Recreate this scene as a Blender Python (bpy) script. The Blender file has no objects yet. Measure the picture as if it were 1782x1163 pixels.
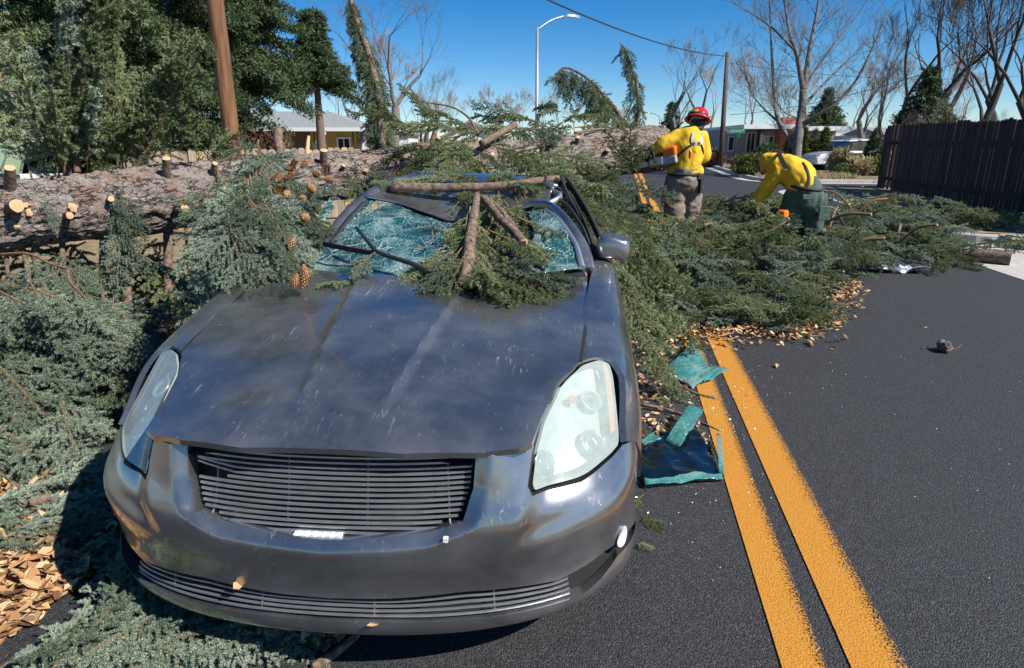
import bpy, bmesh, math, random
import numpy as np
from mathutils import Vector, Matrix
R = math.radians
sc = bpy.context.scene
COL = sc.collection
rnd = random.Random(7)

# ------------------------------------------------------------------ camera
FPX, IW, IH, HZ, VPX, EYE = 1100.0, 1782.0, 1163.0, 255.0, 1085.0, 1.45
TH = math.atan((IH/2-HZ)/FPX)
YAW = math.atan((VPX-IW/2)/(FPX*math.cos(TH)+(IH/2-HZ)*math.sin(TH)))
cam_d = bpy.data.cameras.new('camera'); cam = bpy.data.objects.new('camera', cam_d); COL.objects.link(cam)
cam_d.sensor_fit = 'HORIZONTAL'; cam_d.sensor_width = 36.0; cam_d.lens = 36.0*FPX/IW
cam_d.clip_start = 0.05; cam_d.clip_end = 3000
cam.location = (0, 0, EYE); cam.rotation_euler = (R(90)-TH, 0, YAW)
sc.camera = cam

# ------------------------------------------------------------------ sky, sun, exposure
SUN_EL, SUN_AZ = R(43), R(-20)          # azimuth measured from +X towards +Y
sdir = Vector((math.cos(SUN_EL)*math.cos(SUN_AZ), math.cos(SUN_EL)*math.sin(SUN_AZ), math.sin(SUN_EL)))
w = bpy.data.worlds.new('World'); sc.world = w; w.use_nodes = True
nt = w.node_tree; nt.nodes.clear()
sky = nt.nodes.new('ShaderNodeTexSky'); sky.sky_type = 'NISHITA'; sky.sun_disc = False
sky.sun_elevation = SUN_EL; sky.sun_rotation = math.atan2(sdir.x, sdir.y)
sky.altitude = 1800; sky.air_density = 1.0; sky.dust_density = 0.35; sky.ozone_density = 3.5
hsv = nt.nodes.new('ShaderNodeHueSaturation'); hsv.inputs['Saturation'].default_value = 1.42; hsv.inputs['Value'].default_value = 1.28; hsv.inputs['Hue'].default_value = .502
bg = nt.nodes.new('ShaderNodeBackground'); bg.inputs['Strength'].default_value = 0.058
wo = nt.nodes.new('ShaderNodeOutputWorld')
nt.links.new(sky.outputs[0], hsv.inputs['Color']); nt.links.new(hsv.outputs[0], bg.inputs[0]); nt.links.new(bg.outputs[0], wo.inputs[0])
sl = bpy.data.lights.new('sun', 'SUN'); sl.energy = 5.0; sl.angle = R(0.5); sl.color = (1.0, .955, .88)
so = bpy.data.objects.new('sun', sl); COL.objects.link(so)
so.rotation_euler = (-sdir).to_track_quat('-Z', 'Y').to_euler()
sc.view_settings.view_transform = 'Standard'; sc.view_settings.look = 'None'
sc.view_settings.exposure = 0.78; sc.view_settings.gamma = 1; sc.view_settings.use_curve_mapping = False
try: sc.cycles.max_bounces = 6; sc.cycles.transparent_max_bounces = 12; sc.cycles.use_denoising = True
except Exception: pass

# ------------------------------------------------------------------ pixel -> direction helpers (1782 x 1163 photograph)
CR_ = np.array([math.cos(YAW), math.sin(YAW), 0]); HF_ = np.array([-math.sin(YAW), math.cos(YAW), 0]); UPV = np.array([0, 0, 1.])
CF_ = HF_*math.cos(TH)-UPV*math.sin(TH); CU_ = HF_*math.sin(TH)+UPV*math.cos(TH); EYEP = np.array([0, 0, EYE])
def ray(px, py): return (px-IW/2)/FPX*CR_+(IH/2-py)/FPX*CU_+CF_
def atw(px, py, wd): return EYEP+ray(px, py)*wd            # at camera depth wd
def gz(y): return np.where(np.asarray(y) < 9, 0.0, 0.013*(np.asarray(y)-9.0))
def gzf(y): return 0.0 if y < 9 else 0.013*(y-9.0)
def ground(px, py, h=0.0):
    d = ray(px, py); p = EYEP+d*((h-EYE)/d[2]) if d[2] < -1e-4 else EYEP+d*400
    for _ in range(30):
        z = gzf(p[1])+h
        if d[2] >= -1e-4: break
        t = (z-EYE)/d[2]; p = EYEP+d*t
    return p
def proj(P):
    q = np.asarray(P, float)-EYEP; wz = q@CF_
    return np.stack([IW/2+FPX*(q@CR_)/wz, IH/2-FPX*(q@CU_)/wz], -1)

# ------------------------------------------------------------------ object helpers
def mesh_data(name, verts, faces, mats=(), smooth=False, midx=None):
    me = bpy.data.meshes.new(name)
    me.from_pydata([tuple(map(float, v)) for v in verts], [], [tuple(f) for f in faces])
    for m in (mats if isinstance(mats, (list, tuple)) else [mats]): me.materials.append(m)
    if midx is not None: me.polygons.foreach_set('material_index', np.asarray(midx, np.int32))
    if smooth: me.polygons.foreach_set('use_smooth', np.ones(len(me.polygons), bool))
    me.update(); return me
def tri_mesh(name, V, T, mats=(), smooth=False, midx=None):
    V = np.ascontiguousarray(V, np.float32); T = np.ascontiguousarray(T, np.int32); k = T.shape[1]
    me = bpy.data.meshes.new(name); me.vertices.add(len(V)); me.vertices.foreach_set('co', V.ravel())
    me.loops.add(T.size); me.loops.foreach_set('vertex_index', T.ravel()); me.polygons.add(len(T))
    me.polygons.foreach_set('loop_start', np.arange(0, T.size, k, dtype=np.int32))
    for m in (mats if isinstance(mats, (list, tuple)) else [mats]): me.materials.append(m)
    if midx is not None: me.polygons.foreach_set('material_index', np.asarray(midx, np.int32))
    me.polygons.foreach_set('use_smooth', np.full(len(T), smooth, bool))
    me.update(calc_edges=True); return me
def link(name, data, parent=None, loc=None, rot=None):
    o = bpy.data.objects.new(name, data); COL.objects.link(o)
    if parent is not None: o.parent = parent
    if loc is not None: o.location = [float(v) for v in loc]
    if rot is not None: o.rotation_euler = rot
    return o
def tag(o, label=None, cat=None, group=None, kind=None):
    if label: o['label'] = label
    if cat: o['category'] = cat
    if group: o['group'] = group
    if kind: o['kind'] = kind
    return o
def thing(name, label, cat, loc=(0, 0, 0), rz=0.0, group=None):
    return tag(link(name, None, None, loc, (0, 0, rz)), label, cat, group)
class MB:
    """collects simple solids into one mesh"""
    def __init__(s): s.v = []; s.f = []; s.m = []
    def add(s, V, F, m=0):
        b = len(s.v); s.v += [tuple(map(float, v)) for v in V]; s.f += [tuple(i+b for i in f) for f in F]; s.m += [m]*len(F); return s
    def box(s, c, d, rz=0.0, m=0, ax=None):
        x, y, z = [k/2 for k in d]
        V = np.array([(-x,-y,-z),(x,-y,-z),(x,y,-z),(-x,y,-z),(-x,-y,z),(x,-y,z),(x,y,z),(-x,y,z)])
        if ax is not None: V = V@np.array(ax)
        elif rz: c_, s_ = math.cos(rz), math.sin(rz); V = V@np.array([[c_, s_, 0], [-s_, c_, 0], [0, 0, 1]])
        return s.add(V+np.array(c), [(3,2,1,0),(4,5,6,7),(0,1,5,4),(1,2,6,5),(2,3,7,6),(3,0,4,7)], m)
    def tube(s, P, r, n=8, m=0, cap=True):
        V, F = tube(P, r, n, cap); return s.add(V, F, m)
    def build(s, name, mats, parent=None, smooth=False, loc=None, rot=None):
        return link(name, mesh_data(name, s.v, s.f, mats, smooth, s.m if isinstance(mats, (list, tuple)) and len(mats) > 1 else None), parent, loc, rot)
def tube(P, r, n=8, cap=True):
    P = np.asarray(P, float); r = np.broadcast_to(np.asarray(r, float), (len(P),))
    T = np.gradient(P, axis=0); T /= np.linalg.norm(T, axis=1)[:, None]+1e-12
    a = np.array([0, 0, 1.]) if abs(T[0][2]) < .9 else np.array([1., 0, 0])
    V = []; k = np.arange(n)*2*math.pi/n
    for p, t, q in zip(P, T, r):
        a = a-t*(a@t); a /= np.linalg.norm(a)+1e-12; b = np.cross(t, a)
        V.append(p+q*(np.cos(k)[:, None]*a+np.sin(k)[:, None]*b))
    V = np.concatenate(V); F = []
    for i in range(len(P)-1):
        for j in range(n): F.append((i*n+j, i*n+(j+1)%n, (i+1)*n+(j+1)%n, (i+1)*n+j))
    if cap: F.append(tuple(range(n-1, -1, -1))); F.append(tuple(range((len(P)-1)*n, len(P)*n)))
    return V, F
def spline(P, n, closed=False):
    """Catmull-Rom through the points, n samples"""
    P = np.asarray(P, float); m = len(P)
    if closed: Q = np.concatenate([P[-1:], P, P[:2]]); segs = m
    else: Q = np.concatenate([2*P[:1]-P[1:2], P, 2*P[-1:]-P[-2:-1]]); segs = m-1
    t = np.linspace(0, segs, n, endpoint=not closed); i = np.minimum(t.astype(int), segs-1); f = (t-i)[:, None]
    a, b, c, d = Q[i], Q[i+1], Q[i+2], Q[i+3]
    return .5*((2*b)+(-a+c)*f+(2*a-5*b+4*c-d)*f*f+(-a+3*b-3*c+d)*f**3)
def grid_faces(nu, nv):
    i, j = np.meshgrid(np.arange(nu-1), np.arange(nv-1), indexing='ij'); a = (i*nv+j).ravel()
    return np.stack([a, a+nv, a+nv+1, a+1], 1)
def vnoise(P, seed=0):
    """smooth value noise in -1..1 for an (n,3) array"""
    P = np.asarray(P, float); i = np.floor(P).astype(np.int64); f = P-i; f = f*f*(3-2*f)
    def h(a, b, c):
        x = (a*374761393+b*668265263+c*2147483647+seed*974634777) & 0xffffffff
        x = ((x ^ (x >> 13))*1274126177) & 0xffffffff
        return ((x ^ (x >> 16)) & 0xffff)/32767.5-1
    o = 0
    for dx in (0, 1):
        for dy in (0, 1):
            for dz in (0, 1):
                wgt = (f[:, 0] if dx else 1-f[:, 0])*(f[:, 1] if dy else 1-f[:, 1])*(f[:, 2] if dz else 1-f[:, 2])
                o = o+wgt*h(i[:, 0]+dx, i[:, 1]+dy, i[:, 2]+dz)
    return o

# ------------------------------------------------------------------ materials
def mat(name, col, rough=.6, metal=0.0, **kw):
    m = bpy.data.materials.new(name); m.use_nodes = True; b = m.node_tree.nodes['Principled BSDF']
    b.inputs['Base Color'].default_value = (*col, 1); b.inputs['Roughness'].default_value = rough; b.inputs['Metallic'].default_value = metal
    for k, v in kw.items(): b.inputs[k.replace('_', ' ')].default_value = v
    return m
class NT:
    def __init__(s, m): s.t = m.node_tree; s.b = s.t.nodes['Principled BSDF']
    def n(s, typ, **kw):
        x = s.t.nodes.new('ShaderNode'+typ)
        for k, v in kw.items():
            if k in x.inputs.keys() if hasattr(x.inputs, 'keys') else False: x.inputs[k].default_value = v
            elif hasattr(x, k): setattr(x, k, v)
        return x
    def l(s, a, b): s.t.links.new(a, b); return b
    def coord(s, kind='Object', scale=(1, 1, 1), rot=(0, 0, 0)):
        c = s.n('TexCoord'); mp = s.n('Mapping'); mp.inputs['Scale'].default_value = scale; mp.inputs['Rotation'].default_value = rot
        s.l(c.outputs[kind], mp.inputs[0]); return mp.outputs[0]
    def noise(s, vec, scale, detail=4, rough=.55, dist=0.0):
        x = s.n('TexNoise'); x.inputs['Scale'].default_value = scale; x.inputs['Detail'].default_value = detail
        x.inputs['Roughness'].default_value = rough; x.inputs['Distortion'].default_value = dist
        if vec is not None: s.l(vec, x.inputs['Vector'])
        return x.outputs['Fac']
    def ramp(s, fac, stops, interp='LINEAR'):
        x = s.n('ValToRGB'); e = x.color_ramp; e.interpolation = interp
        while len(e.elements) < len(stops): e.elements.new(0.5)
        for el, (p, c) in zip(e.elements, stops):
            el.position = p; el.color = (*c, 1) if len(c) == 3 else c
        s.l(fac, x.inputs[0]); return x.outputs[0]
    def mix(s, fac, a, b, blend='MIX'):
        x = s.n('Mix'); x.data_type = 'RGBA'; x.blend_type = blend
        for sock, v in ((x.inputs[0], fac), (x.inputs[6], a), (x.inputs[7], b)):
            if hasattr(v, 'is_linked'): s.l(v, sock)
            elif isinstance(v, (int, float)): sock.default_value = v
            else: sock.default_value = (*v, 1)
        return x.outputs[2]
    def math(s, op, a, b=0.0, c=None):
        x = s.n('Math'); x.operation = op
        for i, v in enumerate((a, b) if c is None else (a, b, c)):
            if hasattr(v, 'is_linked'): s.l(v, x.inputs[i])
            else: x.inputs[i].default_value = v
        return x.outputs[0]
    def bump(s, h, strength=.4, dist=.01):
        x = s.n('Bump'); x.inputs['Strength'].default_value = strength; x.inputs['Distance'].default_value = dist
        s.l(h, x.inputs['Height']); s.l(x.outputs[0], s.b.inputs['Normal']); return x
    def col(s, c): s.l(c, s.b.inputs['Base Color'])
    def rough(s, c): s.l(c, s.b.inputs['Roughness'])
def noisy(name, c1, c2, scale, rough=.8, bump=.3, bd=.01, stretch=(1, 1, 1), detail=5, metal=0.0, stops=(.35, .65)):
    m = mat(name, c1, rough, metal); t = NT(m); f = t.noise(t.coord('Object', stretch), scale, detail)
    t.col(t.ramp(f, [(stops[0], c1), (stops[1], c2)])); t.bump(f, bump, bd); return m

def m_asphalt():
    m = mat('asphalt', (.04, .04, .042), .78); t = NT(m); c = t.coord('Object')
    f = t.noise(c, 150, 4, .75); g = t.noise(c, .9, 4); sp = t.noise(c, 420, 1)
    v = t.n('TexVoronoi'); v.inputs['Scale'].default_value = 190; t.l(c, v.inputs['Vector']); bw = t.n('SeparateColor'); t.l(v.outputs['Color'], bw.inputs[0])
    k = t.math('ADD', t.math('MULTIPLY', bw.outputs[0], .55), t.math('MULTIPLY', f, .5))
    base = t.ramp(k, [(.20, (.004, .004, .005)), (.50, (.017, .017, .020)), (.70, (.040, .040, .044)), (.86, (.075, .075, .08))])
    base = t.mix(t.math('MULTIPLY', g, .22), base, (.034, .033, .034))
    pebble = t.ramp(sp, [(.74, (0, 0, 0)), (.78, (1, 1, 1))])
    base = t.mix(t.math('MULTIPLY', pebble, .5), base, (.25, .25, .26)); t.col(base)
    h = t.math('ADD', t.math('MULTIPLY', v.outputs['Distance'], -1.2), t.math('MULTIPLY', f, .4)); t.bump(h, .8, .006)
    t.rough(t.ramp(f, [(.3, (.9,)*3), (.7, (.62,)*3)])); return m
def m_paintline():
    m = mat('yellow_line_paint', (.8, .4, .03), .75); t = NT(m); c = t.coord('Object')
    f = t.noise(c, 160, 3, .7); g = t.noise(c, 6, 4)
    a = t.ramp(f, [(.30, (.05, .032, .015)), (.41, (.42, .16, .006)), (.68, (.60, .265, .014))])
    t.col(t.mix(t.math('MULTIPLY', g, .35), a, (.48, .22, .03))); t.bump(f, .9, .008)
    # worn right-hand edge: UV x runs across the stripe
    uv = t.n('UVMap'); sx = t.n('SeparateXYZ'); t.l(uv.outputs[0], sx.inputs[0])
    edge = t.math('MULTIPLY_ADD', sx.outputs[0], -4.0, 3.5)
    al = t.math('GREATER_THAN', t.math('ADD', edge, t.math('MULTIPLY_ADD', f, 6.0, -3.0)), .0)
    t.l(al, t.b.inputs['Alpha']); return m
M = {}
M['asphalt'] = m_asphalt(); M['line'] = m_paintline()
M['soil'] = noisy('dry_lawn', (.13, .095, .055), (.24, .18, .10), 6, .95, .6, .03)
M['concrete'] = noisy('concrete', (.30, .285, .26), (.42, .40, .37), 14, .9, .25, .004)

# ------------------------------------------------------------------ ground, road, kerbs
def sheet(name, xs, ys, dz, m, uvx=False):
    X, Y = np.meshgrid(xs, ys, indexing='ij'); V = np.stack([X.ravel(), Y.ravel(), gz(Y.ravel())+dz], 1)
    me = tri_mesh(name, V, grid_faces(len(xs), len(ys)), m)
    if uvx:
        uv = me.uv_layers.new(name='UVMap'); vi = np.empty(len(me.loops), np.int32); me.loops.foreach_get('vertex_index', vi)
        U = np.stack([(V[:, 0]-xs[0])/(xs[-1]-xs[0]), V[:, 1]], 1)[vi]; uv.data.foreach_set('uv', U.astype(np.float32).ravel())
    return link(name, me)
ys_all = [-12, 0, 4, 8.99, 9, 12, 20, 40, 80, 160, 400, 900]
tag(sheet('ground', [-600, -60, -20, -6, 6, 20, 60, 600], ys_all, -.03, M['soil']), kind='structure')
ROAD_L, ROAD_R = -4.6, 5.15
tag(sheet('road', np.linspace(ROAD_L, ROAD_R, 6), [-12, 0, 4, 8.99, 9, 12, 20, 40, 80, 160, 300], 0.0, M['asphalt']), kind='structure')
tag(sheet('cross_street', [ROAD_R-.3, 8, 14, 60], [21.5, 22.5, 23.5, 24.35], 0.004, M['asphalt']), kind='structure')
M['line'].surface_render_method = 'DITHERED'
for x0, x1 in ((.524, .655), (.722, .885)):
    tag(sheet('lane_line', np.linspace(x0, x1, 5), [-8, 0, 4, 8.99, 9, 12, 20, 40, 80, 150], 0.005, M['line'], True), kind='structure')
def kerb(name, path, wd=.16, h=.13, gut=.42):
    """kerb stone with gutter pan along a path, road on the left side of travel"""
    P = spline(path, 40); T = np.gradient(P, axis=0); T /= np.linalg.norm(T, axis=1)[:, None]; N = np.stack([-T[:, 1], T[:, 0]], 1)
    prof = [(gut, .003), (gut, .010), (0.015, .012), (0.0, h-.02), (-.02, h), (-wd, h), (-wd, -.05)]
    V = [(p[0]+n[0]*a, p[1]+n[1]*a, gzf(p[1])+b) for p, n in zip(P, N) for a, b in prof]
    o = link(name, tri_mesh(name, V, grid_faces(len(P), len(prof)), M['concrete'])); tag(o, kind='structure'); return o
kerb('kerb', [(14, 10.8), (8, 10.75), (6.2, 10.7), (5.3, 10.85), (4.97, 11.6), (4.95, 14), (4.95, 19), (5.15, 20.6), (6.0, 21.3), (8, 21.4), (24, 21.4)])
kerb('kerb', [(24, 24.4), (9, 24.4), (6.4, 24.5), (5.2, 25.2), (4.8, 27), (4.75, 34), (4.75, 90)])
tag(sheet('driveway_apron', [4.52, 6, 9, 16], [2, 5, 8, 8.99, 9, 10.3], 0.006, M['concrete']), kind='structure')
# ================================================================== the crushed car
CYAW = R(5.2)
CO = np.array([-.718, 1.306, 0.0])
CAX = np.array([[math.cos(CYAW), math.sin(CYAW), 0], [-math.sin(CYAW), math.cos(CYAW), 0], [0, 0, 1.]])   # rows: u, v, z axes
def c2w(Q): return CO+np.asarray(Q, float)@CAX
def w2c(P): return (np.asarray(P, float)-CO)@CAX.T
def carv(px, py, v):                       # pixel on the car's plane v = const -> car coordinates
    e = w2c(EYEP); d = ray(px, py)@CAX.T; return e+d*((v-e[1])/d[1])
def cproj(Q): return proj(c2w(Q))

# ---- materials
def m_paint():
    m = mat('grey_car_paint', (.13, .132, .14), .3, .75, Coat_Weight=.55, Coat_Roughness=.07); t = NT(m); c = t.coord('Object')
    # dust film and fine scuffs
    d = t.noise(c, 3.0, 6, .65); sc1 = t.noise(t.coord('Object', (110, 9, 50), (0, 0, .45)), 1.0, 3, .6, .8); sc2 = t.noise(t.coord('Object', (12, 120, 60), (0, 0, -.35)), 1.0, 2, .6)
    fine = t.noise(c, 260, 2)
    clump = t.ramp(t.noise(c, 4.5, 4, .7), [(.50, (0,)*3), (.68, (1,)*3)])
    s1 = t.ramp(sc1, [(.60, (0,)*3), (.70, (1,)*3)]); s2 = t.ramp(sc2, [(.63, (0,)*3), (.72, (1,)*3)])
    dust = t.ramp(d, [(.38, (0,)*3), (.75, (1,)*3)])
    scr = t.math('MULTIPLY', s1, clump)
    k = t.math('ADD', t.math('MULTIPLY', dust, .19), t.math('MULTIPLY', scr, .42))
    specks = t.ramp(t.noise(c, 75, 1), [(.78, (0,)*3), (.80, (1,)*3)])
    k = t.math('ADD', k, t.math('MULTIPLY', specks, .35))
    t.col(t.mix(k, (.250, .253, .262), (.42, .42, .415)))
    t.rough(t.math('MULTIPLY_ADD', k, .5, .27)); t.l(t.math('SUBTRACT', .9, k), t.b.inputs['Metallic'])
    t.l(t.math('MULTIPLY_ADD', k, -1.3, .95), t.b.inputs['Coat Weight'])
    t.bump(fine, .015, .001); return m
M['paint'] = m_paint()
M['black'] = noisy('black_plastic', (.012, .012, .013), (.022, .022, .024), 60, .55, .15, .001)
M['rubber'] = noisy('black_rubber', (.010, .010, .011), (.02, .02, .02), 40, .75, .2, .002)
M['void'] = mat('dark_cavity', (.008, .008, .009), .9)
M['billet'] = noisy('billet_aluminium', (.55, .58, .61), (.68, .70, .72), 30, .38, .05, .001, metal=.9)
M['chrome'] = mat('bright_metal', (.7, .7, .72), .16, 1.0)
M['reflector'] = mat('lamp_reflector', (.46, .50, .48), .35, .5)
M['amber'] = mat('amber_plastic', (.75, .20, .03), .3, 0, Transmission_Weight=.3)
M['white_foam'] = noisy('white_foam', (.55, .54, .52), (.75, .74, .72), 120, .9, .6, .004)
def m_lens():
    m = mat('hazed_lamp_lens', (.44, .52, .48), .25, 0, Coat_Weight=.8, Coat_Roughness=.06); t = NT(m)
    f = t.noise(t.coord('Object', (9, 3, 9)), 3, 4); t.l(t.ramp(f, [(.3, (.46,)*3), (.75, (.62,)*3)]), t.b.inputs['Alpha']); return m
M['lens'] = m_lens()
def m_shatter(name, base, clear=.45, scale=26, white=.55):
    """laminated glass crazed by cracks: teal sheet, bright crack edges"""
    m = mat(name, base, .12, 0, Coat_Weight=.4, Coat_Roughness=.05, IOR=1.5); t = NT(m); c = t.coord('Object')
    wob = t.noise(c, 7, 3); add = t.n('VectorMath'); add.operation = 'ADD'; cv = t.n('CombineXYZ')
    t.l(t.math('MULTIPLY', wob, .06), cv.inputs[0]); t.l(t.math('MULTIPLY', wob, -.05), cv.inputs[1]); t.l(c, add.inputs[0]); t.l(cv.outputs[0], add.inputs[1])
    def vor(sc_, st=(1, 1, 1)):
        mp = t.n('Mapping'); mp.inputs['Scale'].default_value = st; t.l(add.outputs[0], mp.inputs[0])
        v = t.n('TexVoronoi'); v.feature = 'DISTANCE_TO_EDGE'; v.inputs['Scale'].default_value = sc_; t.l(mp.outputs[0], v.inputs['Vector']); return v.outputs['Distance']
    big = t.ramp(vor(scale*.28), [(.0, (1,)*3), (.013, (0,)*3)]); mid = t.ramp(vor(scale, (2.6, .55, 1)), [(.0, (1,)*3), (.05, (0,)*3)])
    tiny = t.ramp(vor(scale*4.2), [(.0, (1,)*3), (.16, (0,)*3)])
    dens = t.ramp(t.noise(c, 4.2, 3), [(.43, (0,)*3), (.60, (1,)*3)])
    crush = t.ramp(t.noise(c, 5.0, 2, .5, .4), [(.52, (0,)*3), (.66, (1,)*3)])
    cr = t.math('MAXIMUM', t.math('MULTIPLY', big, .7), t.math('MAXIMUM', t.math('MULTIPLY', mid, t.math('MULTIPLY_ADD', dens, .75, .10)), t.math('MULTIPLY', tiny, crush)))
    teal = t.mix(t.noise(c, 9, 4), [k*.55 for k in base], [min(1, k*1.7) for k in base])
    t.col(t.mix(t.math('MULTIPLY', cr, white+.25), teal, (.56, .74, .72)))
    film = t.math('MULTIPLY_ADD', t.ramp(t.noise(c, 3.1, 3), [(.42, (0,)*3), (.58, (1,)*3)]), .5, .62-clear)
    t.l(t.math('MINIMUM', t.math('ADD', film, cr), 1.0), t.b.inputs['Alpha'])
    t.rough(t.math('MULTIPLY_ADD', cr, .5, .10)); t.bump(cr, .8, .004); return m
M['windshield'] = m_shatter('cracked_windshield_glass', (.010, .078, .086), .42, 26)
M['shard'] = m_shatter('shattered_green_glass', (.045, .20, .19), .10, 60, .35)
M['tint_glass'] = mat('dark_tinted_glass', (.004, .008, .014), .06, 0, Coat_Weight=.5)
M['dash'] = noisy('dark_dashboard', (.012, .013, .016), (.03, .032, .036), 8, .6, .1, .002)

# ---- car surfaces
PL = spline([(0, 0), (.14, .004), (.28, .018), (.42, .047), (.55, .092), (.66, .150), (.755, .228), (.825, .33), (.868, .46), (.884, .62), (.886, .80)], 600)*np.array([.978, 1.0])
_s = np.concatenate([[0], np.cumsum(np.linalg.norm(np.diff(PL, axis=0), axis=1))]); ARC = _s[-1]
OFFZ = np.array([(.15, -.05), (.175, -.014), (.20, 0), (.235, .004), (.262, -.004), (.30, -.012), (.35, -.006), (.40, .006), (.455, .014), (.50, .014), (.535, .004), (.58, -.012), (.64, -.026), (.70, -.042), (.76, -.062), (.84, -.10), (.92, -.15)])
_oz = spline(OFFZ, 400)
def sstep(a, b, x): t = np.clip((x-a)/(b-a), 0, 1); return t*t*(3-2*t)
def S_front(a, z):
    a = np.asarray(a, float); z = np.asarray(z, float); sg = np.sign(a); aa = np.minimum(np.abs(a), ARC)
    u = np.interp(aa, _s, PL[:, 0]); v = np.interp(aa, _s, PL[:, 1])
    du = np.interp(aa+.004, _s, PL[:, 0])-np.interp(aa-.004, _s, PL[:, 0]); dv = np.interp(aa+.004, _s, PL[:, 1])-np.interp(aa-.004, _s, PL[:, 1])
    n = np.hypot(du, dv)+1e-9; nu, nv = dv/n, -du/n
    off = np.interp(z, _oz[:, 0], _oz[:, 1])
    side = sstep(.78, 1.05, aa); off = off*(1-.6*side)+.012*side*sstep(.40, .25, z)
    # scoop under each headlamp, ledge under the grille
    off = off-.020*sstep(.49, .58, aa-.10*(z-.5)/.2)*sstep(.425+.16*(aa-.55), .49+.16*(aa-.55), z)*sstep(1.04, .80, aa)
    # dished edge round the grille mouth
    ea = np.interp(z, [.47, .50, .526, .608, .70], [.26, .31, .366, .397, .409]); ez = np.interp(aa, [0, .18, .30, .37, .41], [.482, .496, .508, .526, .56])
    e = np.where(aa > ea, np.hypot(aa-ea, np.maximum(ez-z, 0)), np.maximum(ez-z, 0)); e = np.where((z > ez) & (aa <= ea), 0.0, e)
    off = off-.024*(1-sstep(.0, .042, e))
    lean = .27*sstep(.42, .70, u)*sstep(.50, .84, z)            # the lamps sweep back towards the wings
    return np.stack([sg*(u+nu*off), v+nv*off+lean, z+0*u], -1)
HB = spline([(-.02, .672), (0, .688), (.03, .706), (.10, .732), (.22, .768), (.40, .812), (.60, .852), (.85, .894), (1.10, .928), (1.35, .955), (1.6, .975)], 300)
def S_hood(u, v):
    u = np.asarray(u, float); v = np.asarray(v, float); au = np.abs(u)
    pv = np.interp(np.minimum(au, .8), PL[:, 0], PL[:, 1])*.85            # the nose follows the plan curve
    ve = v-pv*np.clip(1-v/.55, 0, 1)
    z = np.interp(ve, HB[:, 0], HB[:, 1])
    z = z-(np.minimum(au, .95)/.78)**2.6*(.050+.035*np.clip(1-v/.9, 0, 1))
    uc = .105+.115*np.clip((v-.1)/.95, 0, 1.2); fade = sstep(.10, .35, v)
    z = z-.013*fade*sstep(uc-.004, uc+.022, au)+.006*fade*np.exp(-((au-uc)/.014)**2)
    P = np.stack([u*2.3, v*2.1, 0*u+1.7], -1).reshape(-1, 3)
    z = z+(.006*vnoise(P, 3)+.0025*vnoise(P*2.7, 5)).reshape(z.shape)*sstep(0, .15, v)
    z = z-.012*np.exp(-(((u-.50)/.10)**2+((v-.42)/.09)**2))+.007*np.exp(-(((u-.585)/.05)**2+((v-.46)/.05)**2))
    z = z+.008*np.exp(-(((u+.42)/.16)**2+((v-.10)/.08)**2))
    return np.stack([u, v, z], -1)
SEC = [  # fender and door cross-sections from the bonnet gap down: v, [(u, z) ...]
    (.24, [(.55, .690), (.63, .680), (.71, .655), (.768, .60), (.805, .52), (.815, .42), (.81, .30), (.80, .20)]),
    (.40, [(.62, .740), (.70, .728), (.762, .695), (.798, .62), (.838, .53), (.862, .42), (.862, .30), (.85, .20)]),
    (.62, [(.665, .800), (.735, .790), (.80, .765), (.852, .69), (.880, .58), (.886, .46), (.880, .32), (.865, .20)]),
    (.95, [(.705, .862), (.765, .856), (.818, .832), (.862, .76), (.888, .64), (.893, .50), (.888, .34), (.87, .20)]),
    (1.30, [(.745, .915), (.792, .912), (.832, .893), (.868, .82), (.890, .69), (.895, .53), (.890, .35), (.872, .20)]),
    (1.60, [(.775, .952), (.808, .948), (.840, .928), (.870, .85), (.890, .71), (.896, .54), (.892, .35), (.873, .20)]),
    (2.60, [(.800, .985), (.822, .980), (.845, .955), (.872, .87), (.890, .73), (.896, .55), (.892, .35), (.873, .20)]),
    (3.70, [(.790, .995), (.815, .990), (.842, .965), (.872, .88), (.890, .74), (.894, .56), (.886, .36), (.865, .22)]),
    (4.60, [(.730, .985), (.765, .975), (.800, .945), (.835, .86), (.855, .74), (.860, .58), (.850, .40), (.83, .28)])]
_sv = np.array([s[0] for s in SEC]); _sp = np.array([spline(s[1], 60) for s in SEC])
def S_side(v, q, sgn=1):
    v = np.asarray(v, float); q = np.asarray(q, float); qi = np.clip(q, 0, 1)*59; i0 = np.minimum(qi.astype(int), 58); f = qi-i0
    k = np.clip(np.searchsorted(_sv, v)-1, 0, len(_sv)-2); t = (v-_sv[k])/(_sv[k+1]-_sv[k])
    # cubic along v
    km, kp = np.maximum(k-1, 0), np.minimum(k+2, len(_sv)-1)
    def at(kk): a = _sp[kk, i0]; b = _sp[kk, i0+1]; return a+(b-a)*f[..., None]
    p0, p1 = at(k), at(k+1); h = (_sv[k+1]-_sv[k])[..., None]; t = t[..., None]
    m0 = (p1-at(km))/np.maximum((_sv[k+1]-_sv[km])[..., None], 1e-6)*h; m1 = (at(kp)-p0)/np.maximum((_sv[kp]-_sv[k])[..., None], 1e-6)*h
    r = (2*t**3-3*t*t+1)*p0+(t**3-2*t*t+t)*m0+(-2*t**3+3*t*t)*p1+(t**3-t*t)*m1
    return np.stack([sgn*r[..., 0], v+0*r[..., 0], r[..., 1]], -1)
def q_of_z(v, z):
    q = np.linspace(0, 1, 120); zz = S_side(np.full(120, v), q)[:, 2]; return float(np.interp(-z, -zz, q))

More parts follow.
